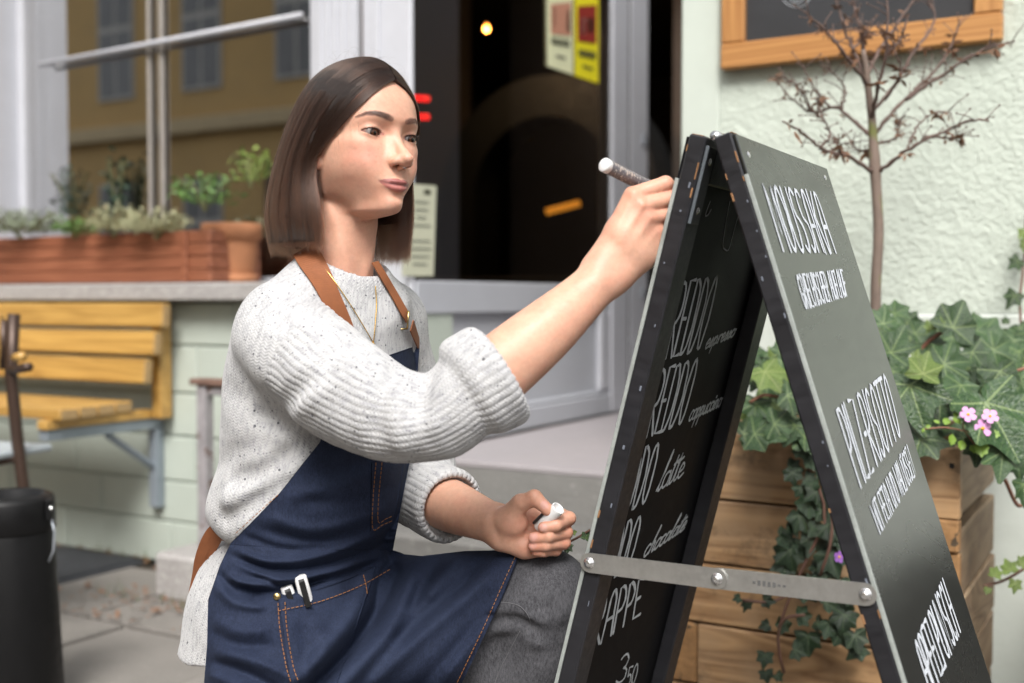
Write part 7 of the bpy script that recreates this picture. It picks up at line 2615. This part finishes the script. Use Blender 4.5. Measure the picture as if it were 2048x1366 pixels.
def build_sweater():
    V, F = SW.mesh()
    V = relax(V, F, 3, .5)
    V, F = subdivide(V, F, None)
    V = relax(V, F, 2, .5)
    V, F = subdivide(V, F, None) if len(F) < 240000 else (V, F)
    V = relax(V, F, 1, .5)
    ribs, run, reg = knit_coords(V)
    Nn = normals(V, F)
    fr = np.abs((ribs % 1.0) - .5) * 2            # 1 at the furrow
    prof = 1 - np.clip((fr - .45) / .55, 0, 1) ** 1.6
    amp = np.choose(reg, [.0010, .0017, .0017, .0017, .0017, .0010])
    V = V + Nn * (amp * (prof - .6))[:, None]
    # uneven hand of the wool
    ph = np.sin(V[:, 0] * 61 + V[:, 2] * 37) * np.sin(V[:, 1] * 53 - V[:, 2] * 29)
    V = V + Nn * (.0014 * ph)[:, None]
    regf = reg[F]
    parts = {0: "trunk_knit"}
    fk = regf.max(axis=1)
    out = None
    nm = {0: "sweater", 1: "sleeve", 2: "sleeve", 3: "rolled_cuff", 4: "rolled_cuff", 5: "collar"}
    for k in (0, 1, 2, 3, 4, 5):
        ff = F[fk == k]
        if not len(ff): continue
        used = np.unique(ff)
        mp = np.full(len(V), -1); mp[used] = np.arange(len(used))
        me = grown(V[used], mp[ff], nm[k])
        # border faces take their own region's coordinates
        r2, u2, g2 = ribs[used].copy(), run[used].copy(), reg[used]
        set_attr(me, "ribs", r2); set_attr(me, "run", u2)
        nn = Nn[used]
        me.materials.append(M_knit)
        o = link_mesh(nm[k], me, PERSON if k == 0 else out)
        if k == 0:
            out = o
            o["label"] = "chunky white knit sweater with dark flecks"
    return out
SWEATER = build_sweater()

# ------------------------------------------------------------------ jeans
def jeans_field():
    F = Field((-.64, 1.30, -.01), (.20, 2.02, .70), .0052)
    F.ell(A3(590, 1185, 1.635), (.120, .090, .09), .02, TROT)
    # raised left leg
    P_, R_ = fine([A3(610, 1240, 1.700), A3(760, 1242, 1.650), A3(920, 1222, 1.600), A3(1050, 1193, 1.562), A3(1090, 1187, 1.552)], [.088, .086, .078, .067, .060], 14)
    F.chain(P_, R_, 0, .03)
    P_, R_ = fine([A3(1092, 1196, 1.552), A3(1085, 1290, 1.560), A3(1050, 1420, 1.585), np.array([-.01, 1.61, .12])], [.061, .060, .058, .046], 12)
    F.chain(P_, R_, 0, .02)
    F.chain([A3(930, 1300, 1.60), A3(1000, 1330, 1.60), A3(1020, 1420, 1.61)], [.060, .062, .060], .02, .04)
    # kneeling right leg
    P_, R_ = fine([A3(560, 1215, 1.570), A3(566, 1380, 1.510), np.array([-.285, 1.455, .085])], [.078, .076, .064], 10)
    F.chain(P_, R_, 0, .03)
    F.chain([np.array([-.285, 1.46, .085]), np.array([-.42, 1.70, .07]), np.array([-.47, 1.79, .06])], [.062, .055, .045], .02, .02)
    def fold(px, w, amp):
        pts = [F.hit(x, y) for x, y in px]
        pts = [p for p in pts if p is not None]
        if len(pts) > 1: F.crease(pts, w, amp)
    fold([(985, 1240), (1030, 1236), (1062, 1252)], .008, -.009)
    fold([(990, 1222), (1040, 1222), (1080, 1240)], .009, .006)
    fold([(1000, 1262), (1050, 1262), (1075, 1290)], .009, .006)
    fold([(960, 1300), (1010, 1275), (1055, 1262)], .008, -.007)
    fold([(1070, 1220), (1110, 1215), (1140, 1190)], .010, -.003)
    fold([(1070, 1270), (1110, 1268), (1140, 1250)], .010, -.003)
    fold([(1080, 1310), (1115, 1300)], .010, -.003)
    return F
JN = jeans_field()
def denim_mat(name, c_lo, c_hi, scale, fade, weave=1400.0, bs=.35):
    m, nt, b = new_mat(name)
    v, _ = coords(nt)
    v2, _ = coords(nt, (1, 1, .32))
    n1 = noise(nt, v, 7, 5, .65)
    n2 = noise(nt, v2, scale, 3, .75)
    n3 = noise(nt, v, scale * 2.2, 2, .7)
    n4 = noise(nt, v2, scale * .27, 3, .75)
    f = math_(nt, 'ADD', math_(nt, 'MULTIPLY', n2, .5), math_(nt, 'ADD', math_(nt, 'MULTIPLY', n3, .3), math_(nt, 'MULTIPLY', n4, .2)))
    cc = ramp(nt, f, [(.36, c_lo), (.64, c_hi)])
    cc = mixc(nt, ramp(nt, n1, [(.45, (0, 0, 0)), (.75, (.5, .5, .5))]), cc, fade)
    nt.links.new(cc, b.inputs["Base Color"])
    b.inputs["Roughness"].default_value = .85
    b.inputs["Specular IOR Level"].default_value = .22
    nt.links.new(bump(nt, f, bs, .0012), b.inputs["Normal"])
    return m
M_jeans = denim_mat("grey_denim", (.022, .022, .026), (.110, .110, .120), 420, (.105, .105, .115), bs=.12)
M_apron = denim_mat("blue_denim", (.006, .009, .020), (.024, .034, .070), 620, (.036, .048, .088), bs=.25)
def build_jeans():
    V, F = JN.mesh()
    V = relax(V, F, 3, .5)
    V, F = subdivide(V, F, None)
    V = relax(V, F, 2, .5)
    me = grown(V, F, "jeans")
    me.materials.append(M_jeans)
    o = link_mesh("jeans", me, PERSON)
    o["label"] = "faded grey denim jeans"
    return o
JEANS = build_jeans()

def ribbon_px(F, px, width, mat, name, parent, off=.0025, n=60, thick=.0016, lo=.9):
    """a strap lying on a surface along pixels of the photograph"""
    pts = catmull(np.array(px, float), n)
    P = []
    for x, y in pts:
        h = F.hit(x, y, lo)
        if h is None:
            h = P[-1] if P else None
        if h is not None: P.append(np.array(h))
    P = np.array(P)
    return ribbon(P, F, width, mat, name, parent, off, thick)
def grad(F, P, e=.006):
    g = np.stack([F.sample(P + d) - F.sample(P - d) for d in (np.array([e, 0, 0]), np.array([0, e, 0]), np.array([0, 0, e]))], 1)
    return g / (np.linalg.norm(g, axis=1)[:, None] + 1e-9)
def smooth1(P, it=3):
    P = P.copy()
    for _ in range(it):
        P[1:-1] = .25 * P[:-2] + .5 * P[1:-1] + .25 * P[2:]
    return P
def ribbon(P, F, width, mat, name, parent, off=.0025, thick=.0016):
    P = smooth1(P, 4)
    Nn = grad(F, P) if F is not None else np.tile(np.array([0, -1.0, 0]), (len(P), 1))
    Nn = smooth1(Nn, 6); Nn /= np.linalg.norm(Nn, axis=1)[:, None]
    T = np.gradient(P, axis=0); T /= np.linalg.norm(T, axis=1)[:, None] + 1e-9
    S = np.cross(T, Nn); S /= np.linalg.norm(S, axis=1)[:, None] + 1e-9
    w = width if hasattr(width, "__len__") else [width, width]
    W = np.interp(np.linspace(0, 1, len(P)), np.linspace(0, 1, len(w)), w)[:, None] / 2
    vs = []
    for i in range(len(P)):
        c = P[i] + Nn[i] * off
        vs += [c - S[i] * W[i], c + S[i] * W[i], c + S[i] * W[i] + Nn[i] * thick, c - S[i] * W[i] + Nn[i] * thick]
    fs = []
    for i in range(len(P) - 1):
        a = 4 * i; b_ = a + 4
        for k in range(4):
            fs.append((a + k, a + (k + 1) % 4, b_ + (k + 1) % 4, b_ + k))
    e = 4 * (len(P) - 1)
    fs += [(3, 2, 1, 0), (e, e + 1, e + 2, e + 3)]
    return mesh_obj(name, [tuple(v) for v in vs], fs, mat, parent, False)
# ------------------------------------------------------------------ denim apron, draped over trunk and thighs
def drape_field():
    F = Field((-.56, 1.20, .10), (.12, 1.86, 1.02), .0056)
    torso_into(F, .06)
    F.ell(A3(572, 1150, 1.620), (.138, .105, .12), .05, TROT)
    P_, R_ = fine([A3(610, 1240, 1.700), A3(760, 1240, 1.650), A3(920, 1218, 1.600), A3(1050, 1190, 1.562), A3(1090, 1184, 1.552)], [.090, .089, .081, .070, .062], 14)
    F.chain(P_, R_, 0, .05)
    P_, R_ = fine([A3(548, 1190, 1.545), A3(560, 1360, 1.500), np.array([-.285, 1.445, .10])], [.096, .098, .095], 10)
    F.chain(P_, R_, 0, .05)
    # cloth spans from thigh to thigh
    F.chain([A3(640, 1290, 1.53), A3(760, 1300, 1.555), A3(880, 1300, 1.55)], [.05, .05, .05], .02, .06)
    return F
DF = drape_field()
def trunk_field():
    F = Field((-.56, 1.20, .40), (.07, 1.86, 1.02), .0060)
    torso_into(F)
    return F
TF_ = trunk_field()
# outline in the photograph: left and right edge at each height
A_L = np.array([(672, 694), (720, 682), (780, 668), (885, 640), (985, 560), (1050, 498), (1085, 462), (1130, 440), (1200, 416), (1290, 414), (1366, 408), (1480, 404)], float)   # (y, x)
B_R = np.array([(700, 838), (780, 834), (880, 828), (960, 812), (1040, 797), (1100, 786)], float)
S_R = np.array([(1097, 1040), (1130, 1030), (1190, 1006), (1260, 974), (1366, 924), (1480, 868)], float)
FOLDS = [   # pixels, width in px, height in metres (+ towards us)
 ([(462, 1096), (540, 1122), (640, 1112), (786, 1062)], 8, .0085), ([(460, 1110), (540, 1140), (650, 1130), (788, 1082)], 7, -.0095),
 ([(470, 1128), (560, 1158), (660, 1146), (780, 1102)], 8, .0085), ([(500, 1152), (580, 1172), (680, 1150), (775, 1116)], 7, -.0090),
 ([(470, 1168), (520, 1186), (600, 1176), (660, 1150)], 8, -.0120), ([(448, 1150), (500, 1168), (590, 1160)], 8, .0095),
 ([(436, 1140), (470, 1180), (530, 1200)], 9, -.0100), ([(430, 1170), (470, 1206), (540, 1216)], 10, .0085),
 ([(520, 1030), (640, 1058), (796, 1010)], 12, .0055), ([(510, 1056), (640, 1082), (794, 1036)], 10, -.0060),
 ([(590, 1000), (700, 1004), (805, 965)], 13, -.0040), ([(560, 1000), (660, 975), (810, 930)], 16, .0045), ([(600, 950), (700, 930), (820, 890)], 16, -.0040),
 ([(480, 1068), (560, 1096), (660, 1096)], 8, -.0050), ([(700, 1100), (750, 1082), (788, 1056)], 7, -.0060),
 ([(792, 1095), (776, 1150), (748, 1230), (696, 1304), (636, 1366), (560, 1440)], 15, -.034),
 ([(830, 1112), (812, 1180), (780, 1258), (724, 1332), (660, 1404)], 17, .0130),
 ([(742, 1128), (728, 1180), (692, 1250), (622, 1330), (560, 1400)], 16, .0110),
 ([(1012, 1108), (936, 1190), (852, 1262), (770, 1342), (716, 1404)], 18, .0120), ([(972, 1112), (900, 1186), (826, 1250), (780, 1300)], 15, -.0105),
 ([(1022, 1160), (956, 1250), (868, 1345), (820, 1400)], 17, -.0090), ([(884, 1108), (846, 1168), (818, 1232)], 13, -.0080), ([(920, 1106), (880, 1160), (850, 1206)], 12, .0060),
 ([(990, 1220), (930, 1300), (880, 1366)], 14, .0070),
 ([(416, 1300), (520, 1326), (610, 1366)], 14, .0095), ([(414, 1320), (500, 1350), (580, 1396)], 12, -.0100), ([(418, 1236), (480, 1262), (546, 1256)], 14, .0070), ([(416, 1262), (480, 1290), (560, 1290)], 12, -.0060),
 ([(410, 1345), (450, 1362), (520, 1385)], 10, .0080), ([(620, 1230), (650, 1290), (640, 1350)], 18, .0040), ([(600, 1240), (612, 1300), (604, 1366)], 14, -.0040),
]
def fold_height(X, Y):
    h = np.zeros_like(X)
    for pts, w, a in FOLDS:
        best = np.full(X.shape, 1e9)
        P = catmull(np.array(pts, float), 24)
        tt = np.zeros_like(X)
        for i in range(len(P) - 1):
            ax, ay = P[i]; bx, by = P[i + 1]
            dx, dy = bx - ax, by - ay
            t = np.clip(((X - ax) * dx + (Y - ay) * dy) / (dx * dx + dy * dy + 1e-9), 0, 1)
            d = np.hypot(X - ax - t * dx, Y - ay - t * dy)
            m = d < best
            best = np.where(m, d, best); tt = np.where(m, (i + t) / (len(P) - 1), tt)
        h += a * np.exp(-(best / w) ** 2) * np.clip(np.minimum(tt, 1 - tt) * 6, .15, 1)
    return h
def blur(Z, n):
    k = np.exp(-np.linspace(-2, 2, 2 * n + 1) ** 2); k /= k.sum()
    for ax in (0, 1):
        Z = np.apply_along_axis(lambda r: np.convolve(np.pad(r, n, mode='edge'), k, 'valid'), ax, Z)
    return Z
def depth_of(X, Y, DF=None):
    """distance (world y) of the draped surface behind each pixel"""
    DF = DF or globals()["DF"]
    D = np.full(X.shape, np.nan)
    dirs = np.stack([np.array(ray(float(x), float(y))) for x, y in zip(X.ravel(), Y.ravel())])
    dirs = dirs / dirs[:, 1:2]
    lo_, hi_ = np.full(len(dirs), 1.15), np.full(len(dirs), np.nan)
    alive = np.ones(len(dirs), bool)
    y = 1.15
    o = np.array([0, 0, CAMZ])
    prev = None
    while y < 1.95 and alive.any():
        ix = np.where(alive)[0]
        v = DF.sample(o + dirs[ix] * y)
        inside = v < 0
        hi_[ix[inside]] = y
        alive[ix[inside]] = False
        y += .006
    a, b = hi_ - .006, hi_.copy()
    for _ in range(7):
        m = (a + b) / 2
        v = DF.sample(o + dirs * np.nan_to_num(m, nan=1.5)[:, None])
        inside = v < 0
        b = np.where(inside, m, b); a = np.where(inside, a, m)
    return b.reshape(X.shape)
def fill_rows(D):
    for i in range(D.shape[0]):
        r = D[i]; ok = ~np.isnan(r)
        if ok.any():
            D[i] = np.interp(np.arange(len(r)), np.where(ok)[0], r[ok])
        elif i: D[i] = D[i - 1]
    return D
def cloth(name, X, Y, off, mat, parent, thick=.0018, nb=3, bulge=0.0):
    D = fill_rows(depth_of(X, Y))
    D = np.minimum(blur(D, nb), D + .004)
    D = D - off - fold_height(X, Y) - bulge
    J = depth_of(X, Y, JN)
    D = np.where(np.isnan(J), D, np.minimum(D, np.nan_to_num(J, nan=9.0) - .004 - off * .5))      # never inside the jeans
    T_ = depth_of(X, Y, TF_)
    D = np.where(np.isnan(T_), D, np.minimum(D, np.nan_to_num(T_, nan=9.0) - .003 - off * .5))    # nor inside the sweater
    P = np.stack([np.array(at(float(x), float(y), float(d))) for x, y, d in zip(X.ravel(), Y.ravel(), D.ravel())])
    n, m = X.shape
    idx = np.arange(n * m).reshape(n, m)
    F = np.stack([idx[:-1, :-1], idx[1:, :-1], idx[1:, 1:], idx[:-1, 1:]], -1).reshape(-1, 4)
    Nn = normals(P, F)
    if (Nn[:, 1].mean()) > 0: Nn = -Nn; F = F[:, ::-1]
    V = np.vstack([P, P - Nn * thick])
    k = n * m
    Fb = F[:, ::-1] + k
    rim = np.r_[idx[0, :], idx[1:, -1], idx[-1, -2::-1], idx[-2:0:-1, 0]]
    rn = np.r_[rim[1:], rim[0]]
    Fr = np.c_[rim, rim + k, rn + k, rn]
    me = grown(V, np.vstack([F, Fb, Fr]), name)
    me.materials.append(mat)
    o = link_mesh(name, me, parent)
    return o, D
def span(ys, L, Rr, m):
    xl = np.interp(ys, L[:, 0], L[:, 1]); xr = np.interp(ys, Rr[:, 0], Rr[:, 1])
    s = np.linspace(0, 1, m)
    return xl[:, None] + (xr - xl)[:, None] * s[None, :], np.repeat(ys[:, None], m, 1)

APRON = empty("apron", (-.30, 1.45, .45))
APRON.parent = PERSON
APRON.matrix_parent_inverse = chain_world(PERSON).inverted()
# bib: from under the straps to the waist
ys = np.linspace(690, 1110, 150)
X, Y = span(ys, A_L, B_R, 110)
top = 690 + 26 * np.clip(1 - np.abs(np.linspace(-1, 1, 110)), 0, 1)
Y = Y + (top - 690)[None, :] * (1 - np.linspace(0, 1, 150))[:, None] ** 2
bib, _ = cloth("bib", X, Y, .0075, M_apron, APRON)
# skirt: from the waist down, over the raised thigh
xs = np.linspace(0, 1, 190)
rows = 170
X = np.zeros((rows, 190)); Y = np.zeros((rows, 190))
topx = np.interp(xs, [0, .55, .60, .72, .86, 1], [460, 770, 806, 880, 965, 1040])
topy = np.interp(xs, [0, .3, .55, .60, .66, .80, 1], [1088, 1100, 1098, 1108, 1112, 1102, 1099])
for i, t in enumerate(np.linspace(0, 1, rows)):
    yb = 1470
    yy = topy + (yb - topy) * t
    xl = np.interp(yy[0], A_L[:, 0], A_L[:, 1]); xr = np.interp(yy[-1], S_R[:, 0], S_R[:, 1])
    a = (topx - topx[0]) / (topx[-1] - topx[0])
    X[i] = xl + (xr - xl) * a
    Y[i] = yy
skirt, _ = cloth("skirt", X, Y, .0088, M_apron, APRON)
# patch pocket on the skirt, with its open top edge
def pocket(quad_t, quad_b, name, off, rows=60, cols=60):
    t = np.array(quad_t, float); b = np.array(quad_b, float)
    T = catmull(t, cols); B = catmull(b, cols)
    s = np.linspace(0, 1, rows)[:, None, None]
    G = T[None] * (1 - s) + B[None] * s
    return cloth(name, G[..., 0], G[..., 1], off, M_apron, APRON, .0016, 3)[0]
pocket([(556, 1196), (630, 1180), (700, 1156), (752, 1132)], [(592, 1440), (630, 1430), (660, 1400), (690, 1320)], "pocket", .0125)
pocket([(744, 925), (775, 918), (812, 905)], [(742, 1062), (765, 1054), (788, 1042)], "pocket", .0105, 40, 30)

# seams: rows of orange thread
M_thread = plain("orange_thread", (.30, .125, .035), .7, .15, 60)
def seam(px, off=.0100, dash=6, gap=3.0, w=.00055):
    P = catmull(np.array(px, float), 80)
    L = np.r_[0, np.cumsum(np.hypot(*np.diff(P, axis=0).T))]
    out = MB()
    s = 0
    while s + dash < L[-1]:
        seg = []
        for q in (s, s + dash / 2, s + dash):
            seg.append((np.interp(q, L, P[:, 0]), np.interp(q, L, P[:, 1])))
        Xq = np.array([[a for a, _ in seg]]); Yq = np.array([[b for _, b in seg]])
        D = depth_of(Xq, Yq)
        if not np.isnan(D).any():
            J = depth_of(Xq, Yq, JN); D = D - off - fold_height(Xq, Yq)
            D = np.where(np.isnan(J), D, np.minimum(D, np.nan_to_num(J, nan=9.0) - .006 - off * .5))
            out.tube([at(float(a), float(b), float(d)) for (a, b), d in zip(seg, D[0])], w, 4)
        s += dash + gap
    if out.v:
        o = out.obj("stitching", M_thread, APRON)
        o["kind"] = "stuff"
        return o
seam([(1034, 1106), (1020, 1136), (996, 1190), (964, 1262), (914, 1366)], .0100)
seam([(556, 1206), (560, 1260), (572, 1330), (582, 1366)], .0152)
seam([(570, 1204), (574, 1260), (586, 1330), (598, 1366)], .0152)
seam([(556, 1222), (640, 1203), (720, 1172), (785, 1136)], .0152)
seam([(556, 990), (520, 1022), (470, 1068)], .0088)
seam([(752, 925), (746, 1000), (746, 1058), (765, 1050), (788, 1040)], .0130)
seam([(764, 925), (757, 1000), (757, 1044), (772, 1038), (790, 1030)], .0130)
seam([(727, 1150), (732, 1170), (735, 1190)], .0152, 6, 2)
# brass rivet at the pocket corner
def on_apron(x, y, off):
    D = depth_of(np.array([[x]], float), np.array([[y]], float))[0, 0]
    return at(x, y, float(D) - off - float(fold_height(np.array([[x]], float), np.array([[y]], float))[0, 0]))
M_brass = plain("brass", (.60, .45, .20), .3, .1, 30, metal=1.0)
rp = on_apron(554, 1193, .015)
Rm = Matrix.Translation(rp) @ Vector((0, 0, 1)).rotation_difference(Vector((.1, -1, .1)).normalized()).to_matrix().to_4x4()
MB().lathe([(.0050, 0), (.0048, .0012), (.0034, .0022), (.0001, .0026)], 14, Rm).obj("rivet", M_brass, APRON, True)

# leather straps
M_strap = plain("tan_webbing", (.225, .075, .026), .7, .12, 90, .2, 900, .0006, stretch=(1, 1, 1))
ribbon_px(DF, [(612, 503), (640, 560), (668, 620), (688, 668), (694, 700)], [.034, .033, .029, .024], M_strap, "neck_strap", APRON, .0040)
ribbon_px(DF, [(745, 528), (775, 578), (800, 622), (808, 636)], [.014, .016, .016], M_strap, "neck_strap", APRON, .0045)
ribbon_px(DF, [(814, 650), (822, 672), (832, 700), (836, 716)], [.018, .020, .020], M_strap, "neck_strap", APRON, .0060)
# brass ring on the far strap
c = DF.hit(811, 643)
if c is not None:
    c = Vector(c) + Vector((-.003, -.011, .002))
    mb = MB()
    q = [(-.008, .012), (.007, .013), (.0095, -.011), (-.0055, -.013), (-.008, .012)]
    ex, ez = Vector((.85, .30, -.10)), Vector((.18, 0, .98))
    for (a, b), (a2, b2) in zip(q[:-1], q[1:]):
        mb.tube([c + ex * a + ez * b, c + ex * a2 + ez * b2], .0013, 6)
    mb.obj("strap_ring", M_brass, APRON, True)
# waist string knotted behind her back
def free_ribbon(px, Ys, width, mat, name, parent):
    P = np.array([np.array(at(x, y, d)) for (x, y), d in zip(px, Ys)])
    P = catmull(P, 40)
    return ribbon(P, None, width, mat, name, parent, 0, .0018)
free_ribbon([(462, 1066), (440, 1052), (418, 1072), (402, 1112), (394, 1150), (384, 1190)], [1.545, 1.56, 1.57, 1.585, 1.60, 1.61], [.012, .015, .015, .010], M_strap, "waist_tie", APRON)
free_ribbon([(460, 1074), (438, 1070), (424, 1092), (412, 1126)], [1.545, 1.56, 1.575, 1.59], [.014, .018, .014], M_strap, "waist_tie", APRON)

# fine gold chain with a small round pendant
M_gold = plain("gold", (.75, .50, .16), .25, .08, 40, metal=1.0)
def chain_px(px, off):
    pts = catmull(np.array(px, float), 60)
    out = []
    for x, y in pts:
        h = DF.hit(x, y)
        if h is not None: out.append(Vector(h) + Vector((0, -off, 0)))
    return out
NL = empty("necklace", hp(0, 30, -200)); NL.parent = PERSON; NL.matrix_parent_inverse = chain_world(PERSON).inverted()
for px in ([(628, 512), (660, 548), (700, 606), (730, 655), (748, 686)], [(752, 572), (754, 610), (751, 655), (748, 686)]):
    q = chain_px(px, .006)
    mb = MB()
    mb.tube(smooth1(np.array([tuple(p) for p in q]), 5), .0008, 5)
    mb.obj("chain", M_gold, NL, True)
h = DF.hit(750, 703)
if h is not None:
    Rm = Matrix.Translation(Vector(h) + Vector((0, -.010, 0))) @ Vector((0, 0, 1)).rotation_difference(Vector((.45, -.9, .1)).normalized()).to_matrix().to_4x4()
    MB().lathe([(.0001, 0), (.0080, 0), (.0082, .0012), (.0066, .0020), (.0064, .0014), (.0001, .0016)], 18, Rm).obj("pendant", M_gold, NL, True)
    Rb = Matrix.Translation(Vector(DF.hit(747, 688)) + Vector((0, -.009, 0)))
    MB().lathe([(.0001, -.003), (.0026, -.0018), (.0030, 0), (.0026, .0018), (.0001, .003)], 10, Rb).obj("bead", M_gold, NL, True)

# ------------------------------------------------------------------ shoes (below the frame)
M_shoe = plain("shoe_leather", (.02, .02, .02), .5, .2, 20)
def shoe(p, d, name="shoe"):
    F = Field(np.array(p) - .20, np.array(p) + .20, .008)
    d = np.array(d, float); d /= np.linalg.norm(d)
    F.chain([np.array(p) - d * .06 + [0, 0, .045], np.array(p) + d * .06 + [0, 0, .04], np.array(p) + d * .15 + [0, 0, .032]], [.042, .040, .030], .01, .0)
    s = F.sl(np.array(p) - .2, np.array(p) + .2); x, y, z = F.xyz(s)
    F.d[s] = np.maximum(F.d[s], .006 - (z - p[2]) + 0 * x + 0 * y)
    V, Fc = F.mesh(); me = grown(relax(V, Fc, 2), Fc, name); me.materials.append(M_shoe)
    return link_mesh(name, me, PERSON)
shoe((-.01, 1.60, .0), tuple(TF))
shoe((-.49, 1.83, .03), (-.5, .8, -.1))

# ------------------------------------------------------------------ marker, its cap, spare pens
M_pen_w = plain("white_plastic", (.80, .80, .80), .30, .03, 20)
M_pen_label = plain("pen_label", (.15, .14, .15), .45, .5, 260, stretch=(1, 1, 1), speck=[(.62, .66, (.62, .58, .52))], speck_scale=420)
M_pen_tan = plain("pen_tan_stripe", (.62, .50, .36), .45, .1, 100)
M_black_pl = plain("black_plastic", (.012, .012, .013), .35, .1, 30)
def pen(p0, p1, r, name, label):
    p0, p1 = Vector(p0), Vector(p1)
    d = (p1 - p0); L = d.length
    M = Matrix.Translation(p0) @ Vector((0, 0, 1)).rotation_difference(d.normalized()).to_matrix().to_4x4()
    root = empty(name, p0, label, "marker")
    MB().lathe([(.0001, 0), (r * .90, 0), (r * .97, .0006), (r, .0018), (r, .0080), (r * .985, .0081)], 24, M).obj("end_plug", M_pen_w, root, True)
    MB().lathe([(r * .985, .0082), (r * .99, .010), (r * .99, L * .70)], 24, M).obj("label_sleeve", M_pen_label, root, True)
    mb = MB()
    for (a0, a1, mat_) in ((.2, 1.5, None),):
        n = 10; vs = []
        for j in range(2):
            for i in range(n):
                a = a0 + (a1 - a0) * i / (n - 1)
                vs.append(M @ Vector((r * 1.004 * math.cos(a), r * 1.004 * math.sin(a), .0085 + j * (L * .69 - .0085))))
        mb.add(vs, [(i, i + 1, n + i + 1, n + i) for i in range(n - 1)])
    return root, M, L
PP0, PP1 = at(1207, 329, 1.378), at(1352, 401, 1.468)
MK, PM, PL = pen(PP0, PP1, .0088, "marker_pen", "white ended chalk marker in the woman's raised right hand")
MB().lathe([(.0088 * .985, PL * .70), (.0070, PL * .74), (.0066, PL * .88), (.0035, PL * .92), (.0030, PL), (.0001, PL)], 20, PM).obj("nib_holder", M_pen_w, MK, True)
# printed stripes and letter-like marks round the barrel
def wrap(M, r, a0, a1, z0, z1, mat, name, parent, n=8):
    vs = []
    for z in (z0, z1):
        for i in range(n):
            a = a0 + (a1 - a0) * i / (n - 1)
            vs.append(M @ Vector((r * math.cos(a), r * math.sin(a), z)))
    return mesh_obj(name, vs, [(i, i + 1, n + i + 1, n + i) for i in range(n - 1)], mat, parent, True)
def facing(M, px, py, Y):
    q = M.inverted() @ (Vector((0, 0, CAMZ)))
    return math.atan2(q.y, q.x)
fa = facing(PM, 0, 0, 0)
upv = PM.inverted().to_3x3() @ Vector((0, 0, 1)); ua = math.atan2(upv.y, upv.x)
wrap(PM, .00885, ua - .75, ua + .45, .0090, PL * .69, M_pen_tan, "tan_stripe", MK)
rm = random.Random(4)
M_pen_white_print = plain("white_print", (.7, .7, .68), .5) if "white_print" not in bpy.data.materials else bpy.data.materials["white_print"]
sgn = 1 if math.sin(fa - ua) > 0 else -1
for k in range(9):
    z0 = .012 + k * .0042
    a0 = ua + sgn * (.85 + .35 * rm.random()); a1 = a0 + sgn * (.35 + .4 * rm.random())
    wrap(PM, .00888, a0, a1, z0, z0 + rm.uniform(.0012, .0028), M_pen_white_print, "lettering", MK)

# the cap between her fingers
C0, C1 = at(1077, 1056, 1.498), at(1117, 1016, 1.478)
CM = Matrix.Translation(C0) @ Vector((0, 0, 1)).rotation_difference((C1 - C0).normalized()).to_matrix().to_4x4()
CL = (C1 - C0).length
CAP = empty("pen_cap", C0, "white open marker cap held in the woman's left hand on her knee", "pen cap")
MB().lathe([(.0001, 0), (.0070, 0), (.0078, .001), (.0086, CL * .5), (.0092, CL - .0008), (.0090, CL), (.0076, CL), (.0072, CL - .001), (.0066, CL * .35), (.0001, CL * .33)], 28, CM).obj("shell", M_pen_w, CAP, True)
ca_ = math.atan2(*(list((CM.inverted().to_3x3() @ Vector((-.8, -.35, .5))))[1::-1]))
mb = MB(); mb.box((.0108 * math.cos(ca_), .0108 * math.sin(ca_), CL * .34), (.0035, .0035, CL * .55), CM, .0008)
mb.obj("clip", M_black_pl, CAP)

# two spare pens in the apron pocket
for k, (x0, y0, x1, y1, dy, lab) in enumerate(((600, 1152, 622, 1260, .012, "white capped pen with black clip, further right of two in the apron pocket"), (572, 1172, 592, 1270, .013, "white capped pen with black clip, further left of two in the apron pocket"))):
    a_, b_ = on_apron(x0, y0, dy), on_apron(x1, y1, .004)
    b_ = Vector((b_.x, a_.y + .006, b_.z))
    d = b_ - a_; L = d.length
    M = Matrix.Translation(a_) @ Vector((0, 0, 1)).rotation_difference(d.normalized()).to_matrix().to_4x4()
    root = empty("spare_pen", a_, lab, "pen", "pens in the apron pocket")
    MB().lathe([(.0001, 0), (.0070, 0), (.0080, .0015), (.0083, .03), (.0078, L)], 18, M).obj("cap", M_pen_w, root, True)
    q = M.inverted() @ Vector((0, 0, CAMZ)); an = math.atan2(q.y, q.x)
    R2 = M @ Matrix.Rotation(an, 4, 'Z')
    mb = MB(); mb.box((.0165, 0, .020), (.0030, .0075, .036), R2, .0008); mb.box((.010, 0, .0045), (.013, .0075, .005), R2, .0008)
    mb.obj("clip", M_black_pl, root)

# seams on the jeans at the knee
M_jthread = plain("grey_thread", (.12, .12, .13), .8, .1, 60)
def jean_seam(px):
    P = catmull(np.array(px, float), 40)
    pts = [JN.hit(x, y) for x, y in P]
    pts = np.array([p for p in pts if p is not None])
    if len(pts) > 3:
        pts = smooth1(pts, 3)
        g = grad(JN, pts)
        m_ = MB(); m_.tube([Vector(p + n * .0002) for p, n in zip(pts, g)], .0006, 5)
        m_.obj("seam", M_jthread, JEANS, True)
jean_seam([(995, 1204), (1020, 1206), (1042, 1214), (1058, 1234), (1062, 1252)])
jean_seam([(1040, 1262), (1020, 1300), (1000, 1340), (985, 1380)])
